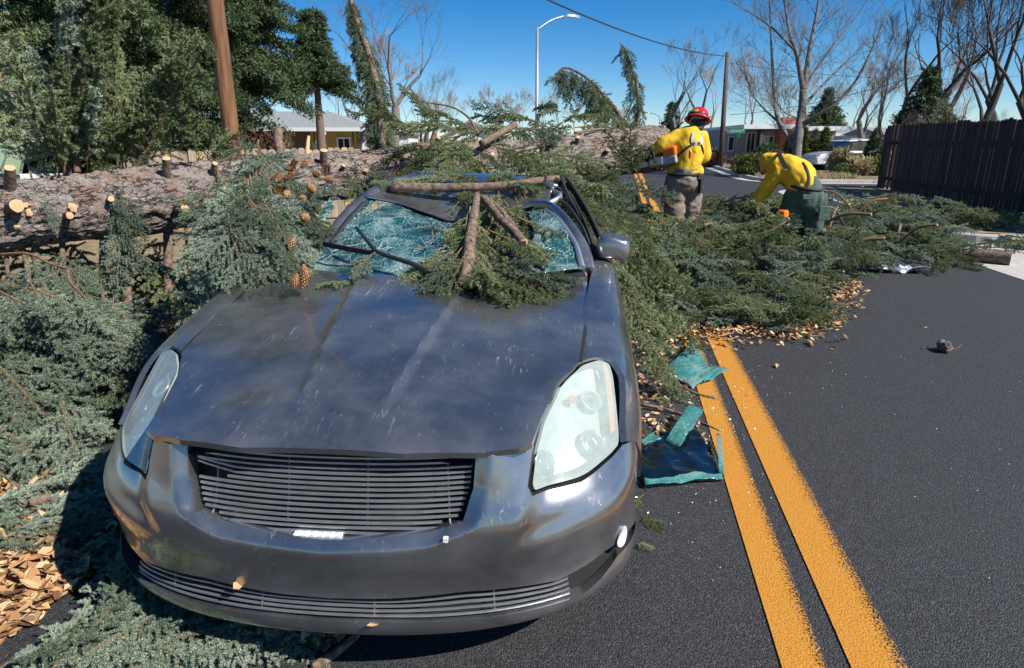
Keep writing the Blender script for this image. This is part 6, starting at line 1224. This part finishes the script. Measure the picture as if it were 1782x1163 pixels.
# ---- parked car by the corner
def parked_car(px, wd, rz, label):
    p = gpos(px, wd); t = thing('parked_car', label, 'car', p, rz); wh = mat('white_car_paint', (.72, .73, .74), .25, 0, Coat_Weight=.6); bk = mat('black_car_paint', (.02, .02, .022), .25, 0, Coat_Weight=.6)
    prof = [(-1.95, .35), (-1.97, .62), (-1.80, .80), (-1.05, .92), (1.55, .98), (1.90, .92), (1.95, .60), (1.92, .35)]; cab = [(-1.05, .92), (-.35, 1.36), (.9, 1.42), (1.55, .98)]
    def ext(pr, wv, name, m_, parent, inset=0.0):
        V = [(x, s_*wv, z) for s_ in (-1, 1) for x, z in pr]; n = len(pr); F = [tuple(range(n-1, -1, -1)), tuple(range(n, 2*n))]+[(i, (i+1) % n, n+(i+1) % n, n+i) for i in range(n)]
        o = link(name, mesh_data(name, V, F, m_), parent); bv = o.modifiers.new('b', 'BEVEL'); bv.width = .05; bv.segments = 3; return o
    ext(prof, .82, 'body', wh, t); g_ = ext(cab, .70, 'windows', M['pane'], t); ext([(-.42, 1.34), (.95, 1.40), (.93, 1.46), (-.35, 1.41)], .70, 'roof', wh, t); ext([(-.6, .40), (.7, .40), (.7, .88), (-.6, .86)], .835, 'door', bk, t)
    for x in (-1.25, 1.25):
        for s_ in (-1, 1):
            w_ = link('wheel', None, t); k = np.linspace(0, 2*math.pi, 25)[:-1]
            for nm, prf, m_ in (('tyre', [(.60, .20), (.60, .31), (.80, .31), (.83, .28), (.83, .20)], M['rubber']), ('rim', [(.82, .205), (.80, .15), (.81, .03), (.81, 0)], M['billet'])):
                V = [(x+r*math.cos(q), s_*yy, .31+r*math.sin(q)) for yy, r in prf for q in k]; F = [(i*24+j, i*24+(j+1) % 24, i*24+24+(j+1) % 24, i*24+24+j) for i in range(len(prf)-1) for j in range(24)]; link(nm, mesh_data(nm, V, F, m_, True), w_)
    for s_ in (-.6, .6): MB().box((-1.93, s_, .66), (.08, .34, .14)).build('headlight', M['lens'], t)
parked_car(1474, 29.5, YAW+R(8), 'small white and black hatchback parked at the corner')
parked_car(1500, 40, YAW+R(170), 'dark windowed hatchback parked further back by the white house')
# ================================================================== the two workers
def m_cloth(name, c1, c2, wr=.5):
    m = mat(name, c1, .85); t = NT(m); c = t.coord('Object'); f = t.noise(c, 9, 5, .6, .8); g_ = t.noise(c, 180, 2)
    t.col(t.ramp(f, [(.3, c1), (.7, c2)])); t.bump(t.math('ADD', t.math('MULTIPLY', f, 1.0), t.math('MULTIPLY', g_, .15)), wr, .03); return m
M['yellow_shirt'] = m_cloth('yellow_work_shirt', (.56, .32, .008), (.70, .43, .015)); M['tan_trousers'] = m_cloth('grey_brown_trousers', (.15, .118, .092), (.24, .195, .155)); M['green_trousers'] = m_cloth('dark_green_trousers', (.035, .065, .052), (.065, .105, .085))
M['skin'] = mat('skin', (.45, .27, .19), .55, 0, Subsurface_Weight=.08); M['hair'] = noisy('dark_hair', (.015, .01, .008), (.03, .02, .015), 80, .6, .3, .003); M['glove'] = m_cloth('dark_leather_glove', (.03, .025, .02), (.07, .055, .04)); M['strap'] = mat('black_webbing', (.015, .016, .018), .7); M['silver_tape'] = mat('grey_webbing', (.34, .34, .32), .6)
M['red_shell'] = mat('red_helmet', (.55, .008, .02), .25, 0, Coat_Weight=.5); M['lime'] = mat('lime_tape', (.55, .80, .05), .4); M['orange'] = mat('orange_plastic', (.85, .16, .01), .35); M['bar_steel'] = mat('bar_steel', (.45, .46, .47), .3, .9); M['boot'] = mat('boot_leather', (.09, .05, .03), .6); M['dark_red'] = m_cloth('dark_red_chaps', (.16, .012, .012), (.26, .03, .025))
def sph(mb, c, r, n=14, m_=9):
    r = np.broadcast_to(np.asarray(r, float), (3,)); V = [(c[0], c[1], c[2]-r[2])]
    for j in range(1, m_):
        ph = -math.pi/2+math.pi*j/m_
        for i in range(n): a = 2*math.pi*i/n; V.append((c[0]+r[0]*math.cos(ph)*math.cos(a), c[1]+r[1]*math.cos(ph)*math.sin(a), c[2]+r[2]*math.sin(ph)))
    V.append((c[0], c[1], c[2]+r[2])); F = [(0, 1+(i+1) % n, 1+i) for i in range(n)]
    for j in range(m_-2): F += [(1+j*n+i, 1+j*n+(i+1) % n, 1+(j+1)*n+(i+1) % n, 1+(j+1)*n+i) for i in range(n)]
    b = 1+(m_-2)*n; F += [(b+i, b+(i+1) % n, len(V)-1) for i in range(n)]; mb.add(V, F)
def chain(mb, P, r, flat=None):
    """tapered limb through the joints with rounded ends"""
    P = np.array(P, float); r = np.array(r, float); k = 6*(len(P)-1)+1; Q = spline(P, k) if len(P) > 2 else np.linspace(P[0], P[1], k); rr_ = np.interp(np.linspace(0, 1, k), np.linspace(0, 1, len(r)), r)
    V, F = tube(Q, rr_, 14)
    mb.add(V, F); sph(mb, Q[0], rr_[0]); sph(mb, Q[-1], rr_[-1])
def remeshed(name, mb, voxel, smooth, mtl, parent, wrinkle=0.0, seed=1, scale=10.0, stretch=(1, 1, 1)):
    me = mesh_data(name, mb.v, mb.f); o = bpy.data.objects.new('tmp', me); COL.objects.link(o)
    md = o.modifiers.new('r', 'REMESH'); md.mode = 'VOXEL'; md.voxel_size = voxel; sm = o.modifiers.new('s', 'SMOOTH'); sm.iterations = smooth; sm.factor = .5
    dg = bpy.context.evaluated_depsgraph_get(); m2 = bpy.data.meshes.new_from_object(o.evaluated_get(dg)); bpy.data.objects.remove(o); m2.name = name
    if wrinkle:
        n = len(m2.vertices); V = np.empty(n*3, np.float32); m2.vertices.foreach_get('co', V); V = V.reshape(-1, 3).astype(float); N = np.empty(n*3, np.float32); m2.vertices.foreach_get('normal', N); N = N.reshape(-1, 3)
        Q = V*scale*np.array(stretch); d = wrinkle*((1-np.abs(vnoise(Q, seed)))*1.0-.55+.5*vnoise(Q*2.1, seed+1)); V = V+N*d[:, None]; m2.vertices.foreach_set('co', V.astype(np.float32).ravel())
    m2.materials.clear(); m2.materials.append(mtl); m2.polygons.foreach_set('use_smooth', np.ones(len(m2.polygons), bool)); m2.update(); return link(name, m2, parent)
def hand(mb, wrist, fwd, side, r=1.0):
    """palm, four curled fingers of unequal length and a thumb from the side of the palm"""
    f = np.array(fwd, float); f /= np.linalg.norm(f); s_ = np.array(side, float); s_ -= f*(s_@f); s_ /= np.linalg.norm(s_); dn = np.cross(f, s_); w_ = np.array(wrist, float)
    chain(mb, [w_, w_+f*.05, w_+f*.085], [.030*r, .036*r, .034*r]); 
    for k, (o_, L) in enumerate(((-.030, .070), (-.010, .080), (.010, .076), (.030, .060))):
        b = w_+f*.085+s_*o_; chain(mb, [b, b+f*L*.45+dn*.006, b+f*L*.62+dn*L*.42, b+f*L*.40+dn*L*.72], [.0115*r, .0105*r, .010*r, .009*r])
    b = w_+f*.03-s_*.030; chain(mb, [b, b-s_*.030+f*.030+dn*.012, b-s_*.026+f*.058+dn*.026], [.014*r, .012*r, .010*r])
def ribbon(name, P, wv, th, mtl, parent, up=None):
    """flat strap along a path, its width across the given normals"""
    P = spline(np.array(P, float), 24); T = np.gradient(P, axis=0); T /= np.linalg.norm(T, axis=1)[:, None]; N = np.array(up, float) if up is not None else np.array([0, -1., 0]); V = []
    for p, t in zip(P, T):
        s_ = np.cross(t, N); s_ /= np.linalg.norm(s_)+1e-9; n_ = np.cross(s_, t); V += [p-s_*wv/2, p+s_*wv/2, p+s_*wv/2+n_*th, p-s_*wv/2+n_*th]
    n = len(P); F = [(i*4+j, i*4+(j+1) % 4, i*4+4+(j+1) % 4, i*4+4+j) for i in range(n-1) for j in range(4)]+[(0, 1, 2, 3), (4*n-1, 4*n-2, 4*n-3, 4*n-4)]; return link(name, mesh_data(name, V, F, mtl), parent)
def on_back(surf, path, lift=.006):
    """drop strap points from the camera side onto a garment"""
    out = []; me = surf.data
    from mathutils.bvhtree import BVHTree
    bv = BVHTree.FromPolygons([v.co for v in me.vertices], [tuple(p.vertices) for p in me.polygons])
    for x, z in path:
        h = bv.ray_cast(Vector((x, -2, z)), Vector((0, 1, 0))); out.append(np.array(h[0])+np.array([0, -lift, 0]) if h[0] else np.array([x, -.15, z]))
    return out

# ---- worker with the red helmet, back to us, sawing at the trunk end
wd1 = 7.0; p1 = gpos(1196, wd1); p1[2] = 0.0; RZ = YAW
X1 = lambda px: (px-1196)*wd1/FPX
Z1 = lambda py: zat(py, wd1)
mb = MB(); neck = np.array([X1(1204), .02, Z1(229)]); head = np.array([X1(1213), .06, Z1(212)])
sh_l, el_l, wr_l = np.array([X1(1176), .0, Z1(240)]), np.array([X1(1157), .0, Z1(250)]), np.array([X1(1138), .02, Z1(262)])
sh_r, el_r, wr_r = np.array([X1(1219), .02, Z1(240)]), np.array([X1(1227), .08, Z1(275)]), np.array([X1(1196), .16, Z1(282)])
pel = np.array([X1(1194), 0, Z1(308)]); kn_l, an_l = np.array([X1(1186), .04, .55]), np.array([X1(1182), -.02, .09]); kn_r, an_r = np.array([X1(1212), .12, .56]), np.array([X1(1215), .06, .09])
hip_l, hip_r = pel+np.array([-.10, 0, -.06]), pel+np.array([.11, .02, -.06])
sph(mb, head, (.078, .098, .118)); chain(mb, [neck-np.array([0, 0, .06]), neck, head-np.array([0, .01, .07])], [.062, .056, .06]); sph(mb, head+np.array([.0, .10, -.012]), (.016, .022, .020)); sph(mb, head+np.array([0, .085, -.085]), (.035, .03, .025))
for s_ in (-1, 1): sph(mb, head+np.array([s_*.080, -.005, -.01]), (.012, .022, .034))
chain(mb, [neck-np.array([0, .01, .05]), np.array([X1(1198), 0, Z1(262)]), np.array([X1(1194), 0, Z1(300)]), pel-np.array([0, 0, .05])], [.10, .14, .125, .14])
for a, b, c in ((sh_l, el_l, wr_l), (sh_r, el_r, wr_r)): chain(mb, [a, b, c], [.052, .044, .030])
for a, b, c in ((hip_l, kn_l, an_l), (hip_r, kn_r, an_r)): chain(mb, [a, (a+b)/2, b, (b+c)/2+np.array([0, -.02, 0]), c], [.085, .075, .055, .055, .040]); chain(mb, [c, c+np.array([0, .14, -.05])], [.045, .035])
hand(mb, wr_l, wr_l-el_l+np.array([0, .0, -.03]), (0, 1, .3), .75); hand(mb, wr_r, (-1, .2, .05), (0, .3, 1), .75)
person1 = remeshed('person', mb, .009, 2, M['skin'], None); person1.location = p1; person1.rotation_euler = (0, 0, RZ); tag(person1, 'person in red helmet and yellow shirt, back turned, sawing the trunk', 'person')
mb = MB()
chain(mb, [np.array([X1(1200), 0, Z1(236)]), np.array([X1(1199), -.01, Z1(255)]), np.array([X1(1197), -.005, Z1(285)]), np.array([X1(1195), 0, Z1(300)])], [.115, .160, .155, .160])
chain(mb, [sh_l+np.array([.03, 0, 0]), np.array([X1(1199), -.02, Z1(237)]), sh_r-np.array([.03, 0, 0])], [.088, .10, .088]); chain(mb, [neck-np.array([0, 0, .05]), neck+np.array([0, -.01, .005])], [.095, .072])
chain(mb, [sh_l, el_l, wr_l+(el_l-wr_l)*.08], [.085, .082, .056]); chain(mb, [sh_r, (sh_r+el_r)/2+np.array([.015, 0, 0]), el_r, wr_r+(el_r-wr_r)*.1], [.085, .080, .075, .052])
chain(mb, [np.array([X1(1175), 0, Z1(298)]), np.array([X1(1196), -.02, Z1(301)]), np.array([X1(1216), 0, Z1(299)])], [.075, .10, .075])
shirt1 = remeshed('shirt', mb, .013, 5, M['yellow_shirt'], person1, .016, 3, 9.0, (1, 1, .55))
V = np.array([v.co for v in shirt1.data.vertices]); 
mb = MB(); chain(mb, [pel+np.array([0, 0, .05]), pel-np.array([0, 0, .03])], [.165, .172])
chain(mb, [hip_l, (hip_l+kn_l)/2, kn_l, (kn_l+an_l)/2, an_l+np.array([0, 0, .05])], [.118, .120, .105, .10, .085]); chain(mb, [hip_r, (hip_r+kn_r)/2, kn_r, (kn_r+an_r)/2, an_r+np.array([0, 0, .05])], [.122, .124, .112, .10, .085])
trou1 = remeshed('trousers', mb, .013, 4, M['tan_trousers'], person1, .020, 5, 10.0, (.8, .8, 1.3))
for c in (an_l, an_r):
    mb = MB(); chain(mb, [c+np.array([0, -.01, .10]), c+np.array([0, 0, -.02])], [.062, .060]); chain(mb, [c+np.array([0, 0, -.04]), c+np.array([0, .17, -.05])], [.05, .045]); remeshed('boot', mb, .013, 2, M['boot'], person1)
mb = MB(); hand(mb, wr_l, wr_l-el_l+np.array([0, 0, -.03]), (0, 1, .3), 1.12); remeshed('glove', mb, .006, 1, M['glove'], person1); mb = MB(); hand(mb, wr_r, (-1, .2, .05), (0, .3, 1), 1.12); remeshed('glove', mb, .006, 1, M['glove'], person1)
# belt, hip gear, chest harness seen from behind
k = np.linspace(0, 2*math.pi, 41); bz = Z1(304); mb = MB()
mb.tube(np.stack([X1(1194)+.168*np.cos(k), .0+.160*np.sin(k), np.full(41, bz)], 1), .020, 6, cap=False); o = mb.build('belt', M['strap'], person1, True)
mb = MB(); mb.box((X1(1221), -.10, bz-.10), (.035, .05, .20), .3); mb.box((X1(1217), -.12, bz-.02), (.05, .03, .06), .2); mb.build('hip_pouch', M['strap'], person1); mb = MB(); chain(mb, [np.array([X1(1169), -.02, bz-.05]), np.array([X1(1166), -.02, bz-.30])], [.05, .065]); remeshed('chaps', mb, .012, 2, M['dark_red'], person1, .008, 3, 12)
ribbon('harness_strap', on_back(shirt1, [(X1(1200), Z1(232)), (X1(1198), Z1(242)), (X1(1199), Z1(249)), (X1(1206), Z1(250)), (X1(1213), Z1(249)), (X1(1216), Z1(240)), (X1(1216), Z1(231))]), .030, .006, M['silver_tape'], person1)
ribbon('harness_strap', on_back(shirt1, [(X1(1201), Z1(249)), (X1(1192), Z1(255)), (X1(1183), Z1(263)), (X1(1176), Z1(272))]), .022, .006, M['strap'], person1); ribbon('harness_strap', on_back(shirt1, [(X1(1212), Z1(250)), (X1(1217), Z1(258)), (X1(1222), Z1(268))]), .022, .006, M['strap'], person1)
MB().box(on_back(shirt1, [(X1(1206), Z1(249.5))])[0], (.06, .012, .025)).build('harness_buckle', M['strap'], person1)
# helmet: ridged shell, brim, tape, goggles strap, goggles
hm = link('helmet', None, person1); hc = head+np.array([.0, .0, .030]); th_, ph_ = np.meshgrid(np.linspace(0, 2*math.pi, 49)[:-1], np.linspace(0, math.pi/2, 13), indexing='ij')
rd = .122+.004*np.abs(np.sin(th_*3))*np.cos(ph_); til = Matrix.Rotation(R(14), 3, 'Y') @ Matrix.Rotation(R(-14), 3, 'X'); til = np.array(til)
def hel(P): return P@til.T+hc
V = np.stack([rd*np.cos(ph_)*np.cos(th_)*.92, rd*np.cos(ph_)*np.sin(th_)*1.12, rd*np.sin(ph_)*1.02], -1).reshape(-1, 3)
F = [((i % 48)*13+j, ((i+1) % 48)*13+j, ((i+1) % 48)*13+j+1, (i % 48)*13+j+1) for i in range(48) for j in range(12)]; link('helmet_shell', mesh_data('helmet_shell', hel(V), F, M['red_shell'], True), hm)
k = np.linspace(0, 2*math.pi, 49)[:-1]; br = []
for rr_, z in ((.118, .012), (.138, -.004), (.150, -.016), (.148, -.024), (.118, -.004)): br += [(rr_*math.cos(a)*.95, rr_*math.sin(a)*1.14-.012*(math.sin(a) < 0)*abs(math.sin(a)), z) for a in k]
link('helmet_brim', mesh_data('helmet_brim', hel(np.array(br)), [(i*48+j, i*48+(j+1) % 48, i*48+48+(j+1) % 48, i*48+48+j) for i in range(4) for j in range(48)], M['red_shell'], True), hm)
def band(z0, z1, a0, a1, r, name, mtl):
    kk = np.linspace(a0, a1, 24); V = []
    for a in kk: V += [(r*math.cos(a)*.94, r*math.sin(a)*1.14, z0), (r*1.0*math.cos(a)*.92, r*1.0*math.sin(a)*1.12, z1), (r*.96*math.cos(a)*.92, r*.96*math.sin(a)*1.12, z1), (r*.96*math.cos(a)*.92, r*.96*math.sin(a)*1.12, z0)]
    link(name, mesh_data(name, hel(np.array(V)), [(i*4+j, i*4+(j+1) % 4, i*4+4+(j+1) % 4, i*4+4+j) for i in range(23) for j in range(4)], mtl, False), hm)
band(.030, .055, R(175), R(245), .126, 'reflective_tape', M['lime']); band(.005, .030, R(170), R(370), .129, 'goggle_strap', M['strap']); band(.012, .040, R(305), R(318), .133, 'buckle', M['silver_tape']); band(.0, .045, R(-30), R(20), .137, 'goggles', M['pane'])
mb = MB(); sph(mb, head+np.array([0, -.012, -.02]), (.084, .098, .085)); chain(mb, [head+np.array([0, -.06, -.06]), neck+np.array([0, -.045, .01])], [.055, .045]); remeshed('hair', mb, .010, 1, M['hair'], person1, .004, 4, 40)
# chainsaw in his hands
cs0 = atw(1164, 271, wd1+.02); saw = thing('chainsaw', 'orange and grey chainsaw held against the trunk by the helmeted worker', 'chainsaw', cs0, YAW+R(8))
def bevbox(name, c, d, mtl, parent, bw=.012, rz=0.0, rx=0.0):
    o = MB().box((0, 0, 0), d).build(name, mtl, parent, False, c, (rx, 0, rz)); b = o.modifiers.new('b', 'BEVEL'); b.width = bw; b.segments = 3; return o
bevbox('engine_cover', (.03, 0, .035), (.17, .15, .12), M['orange'], saw, .03); bevbox('crankcase', (-.06, 0, -.05), (.34, .16, .09), M['silver_tape'], saw, .02); bevbox('clutch_cover', (-.12, -.085, -.045), (.16, .03, .09), M['bar_steel'], saw, .012)
MB().tube(spline([(.10, .0, .08), (.20, 0, .06), (.25, 0, -.02), (.20, 0, -.08), (.10, 0, -.08)], 20), .018, 8).build('rear_handle', M['orange'], saw, True); MB().tube(spline([(-.12, -.11, -.06), (-.13, -.12, .06), (-.13, -.02, .13), (-.13, .10, .09), (-.12, .12, -.04)], 24), .013, 8).build('front_handle', M['strap'], saw, True); bevbox('hand_guard', (-.20, 0, .09), (.02, .16, .10), M['strap'], saw, .008)
V = [(-.22, s_*.004, z) for s_ in (-1, 1) for z in (-.085, -.015)]; n = 14; pr = [(-.22, -.015)]+[(-.62+.035*math.cos(a), -.05+.035*math.sin(a)) for a in np.linspace(math.pi/2, 3*math.pi/2, n)]+[(-.22, -.085)]
V = [(x, s_*.004, z) for s_ in (-1, 1) for x, z in pr]; m_ = len(pr); link('guide_bar', mesh_data('guide_bar', V, [tuple(range(m_)), tuple(range(2*m_-1, m_-1, -1))]+[(i, (i+1) % m_, m_+(i+1) % m_, m_+i) for i in range(m_)], M['bar_steel']), saw)
MB().tube(np.array([(x, 0, z) for x, z in pr]), .006, 5).build('chain', M['rubber'], saw)
saw.rotation_euler = (0, R(-10), YAW+R(-35))

# ---- second worker bent over, dragging boughs
wd2 = 7.1; p2 = gpos(1410, wd2); p2[2] = 0; X2 = lambda px: (px-1410)*wd2/FPX; Z2 = lambda py: zat(py, wd2)
pel = np.array([X2(1412), .0, Z2(338)]); hip_l, hip_r = pel+np.array([-.10, .03, -.05]), pel+np.array([.11, -.03, -.05]); kn_l, an_l = np.array([X2(1396), .10, .50]), np.array([X2(1394), .02, .09]); kn_r, an_r = np.array([X2(1434), .02, .50]), np.array([X2(1432), -.06, .09])
chest = np.array([X2(1384), .16, Z2(297)]); shd = np.array([X2(1372), .22, Z2(292)]); neck = np.array([X2(1368), .29, Z2(289)]); head = np.array([X2(1361), .36, Z2(288)])
sh_l, el_l, wr_l = np.array([X2(1366), .14, Z2(302)]), np.array([X2(1352), .18, Z2(332)]), np.array([X2(1340), .20, Z2(358)]); sh_r, el_r, wr_r = np.array([X2(1388), .40, Z2(296)]), np.array([X2(1372), .50, Z2(330)]), np.array([X2(1348), .42, Z2(354)])
mb = MB(); sph(mb, head, (.088, .10, .105)); chain(mb, [shd, neck, head], [.08, .058, .06]); sph(mb, head+np.array([-.06, .03, -.09]), (.02, .018, .02)); sph(mb, head+np.array([-.02, .06, -.10]), (.035, .03, .03)); sph(mb, head+np.array([.06, -.06, -.01]), (.022, .014, .03))
chain(mb, [pel, (pel+chest)/2+np.array([0, .0, .03]), chest, shd], [.13, .125, .13, .10])
for a, b, c in ((sh_l, el_l, wr_l), (sh_r, el_r, wr_r)): chain(mb, [a, b, c], [.052, .042, .030])
for a, b, c in ((hip_l, kn_l, an_l), (hip_r, kn_r, an_r)): chain(mb, [a, (a+b)/2, b, (b+c)/2, c], [.085, .075, .055, .055, .040]); chain(mb, [c, c+np.array([-.06, .13, -.05])], [.045, .035])
hand(mb, wr_l, (-.3, .1, -1), (0, 1, 0), .75); hand(mb, wr_r, (-.4, 0, -1), (0, 1, 0), .75)
person2 = remeshed('person', mb, .009, 2, M['skin'], None); person2.location = p2; person2.rotation_euler = (0, 0, RZ); tag(person2, 'person in yellow shirt and green trousers bent over the boughs', 'person')
mb = MB(); mid = (pel+chest)/2+np.array([.02, -.0, .055]); chain(mb, [pel+np.array([-.01, .0, .055]), mid, chest+np.array([0, 0, .01]), shd], [.165, .178, .168, .125]); chain(mb, [sh_l+np.array([.03, .02, .01]), chest+np.array([0, 0, .05]), sh_r], [.10, .13, .10])
chain(mb, [sh_l, el_l, wr_l+(el_l-wr_l)*.12], [.095, .080, .058]); chain(mb, [sh_r, el_r, wr_r+(el_r-wr_r)*.12], [.092, .078, .058]); shirt2 = remeshed('shirt', mb, .013, 5, M['yellow_shirt'], person2, .014, 9, 8.0, (1, 1, 1.2))
mb = MB(); chain(mb, [neck+np.array([.03, -.05, .04]), head+np.array([0, -.02, .03])], [.095, .105]); remeshed('hood', mb, .012, 3, M['yellow_shirt'], person2, .012, 4, 12)
ribbon('collar_strap', [chest+np.array([-.10, -.22, .02]), shd+np.array([-.04, -.12, .12]), shd+np.array([.02, .02, .16]), shd+np.array([.10, .12, .13])], .05, .01, M['strap'], person2, (-.5, -.6, .6))
mb = MB(); chain(mb, [pel+np.array([0, 0, .05]), pel-np.array([0, 0, .04])], [.170, .185])
for a, b, c in ((hip_l, kn_l, an_l), (hip_r, kn_r, an_r)): chain(mb, [a, (a+b)/2, b, (b+c)/2, c+np.array([0, 0, .05])], [.128, .126, .112, .105, .09])
trou2 = remeshed('trousers', mb, .013, 4, M['green_trousers'], person2, .016, 7, 9.0, (1.3, 1.3, .5))
for c in (an_l, an_r):
    mb = MB(); chain(mb, [c+np.array([0, 0, .10]), c+np.array([0, 0, -.02])], [.064, .060]); chain(mb, [c+np.array([0, 0, -.04]), c+np.array([-.07, .15, -.05])], [.05, .045]); remeshed('boot', mb, .013, 2, M['boot'], person2)
for w_, f in ((wr_l, (-.3, .1, -1)), (wr_r, (-.4, 0, -1))): mb = MB(); hand(mb, w_, f, (0, 1, 0), 1.12); remeshed('glove', mb, .006, 1, M['silver_tape'], person2)
mb = MB(); k = np.linspace(0, 2*math.pi, 41); mb.tube(np.stack([pel[0]+.170*np.cos(k), pel[1]+.168*np.sin(k), Z2(327)-.10*np.cos(k)*.15+.02*np.sin(k)], 1), .024, 6, cap=False); mb.build('belt', M['strap'], person2, True)
ribbon('harness_strap', on_back(shirt2, [(X2(1405), Z2(324)), (X2(1406), Z2(308)), (X2(1404), Z2(294)), (X2(1400), Z2(283))]), .020, .008, M['strap'], person2)
mb = MB(); mb.box((pel[0]+.20, -.04, pel[2]-.06), (.07, .09, .16), .2); mb.box((pel[0]+.17, -.10, pel[2]+.0), (.05, .05, .07), .5); mb.build('hip_pouch', M['strap'], person2); bevbox('trouser_pocket', (X2(1402), -.205, Z2(343)), (.11, .02, .05), M['green_trousers'], person2, .008)
bevbox('trouser_pocket', (X2(1436), -.185, Z2(372)), (.13, .03, .16), M['green_trousers'], person2, .012)
# second saw resting on the boughs by his feet
cs = atw(1362, 376, wd2-.1); s2 = thing('chainsaw', 'orange chainsaw resting among the boughs beside the bent worker', 'chainsaw', cs, YAW+R(40)); bevbox('engine_cover', (0, 0, .02), (.10, .10, .09), M['orange'], s2, .025); bevbox('crankcase', (-.02, 0, -.06), (.16, .10, .06), M['strap'], s2, .02); MB().tube(spline([(.05, 0, -.02), (.14, 0, -.04), (.15, 0, -.10), (.06, 0, -.12)], 16), .012, 8).build('rear_handle', M['silver_tape'], s2, True)
V = [(x+.10, s_*.004, z-.06+.35*(x+.2)) for s_ in (-1, 1) for x, z in pr]; link('guide_bar', mesh_data('guide_bar', V, [tuple(range(m_)), tuple(range(2*m_-1, m_-1, -1))]+[(i, (i+1) % m_, m_+(i+1) % m_, m_+i) for i in range(m_)], M['bar_steel']), s2)
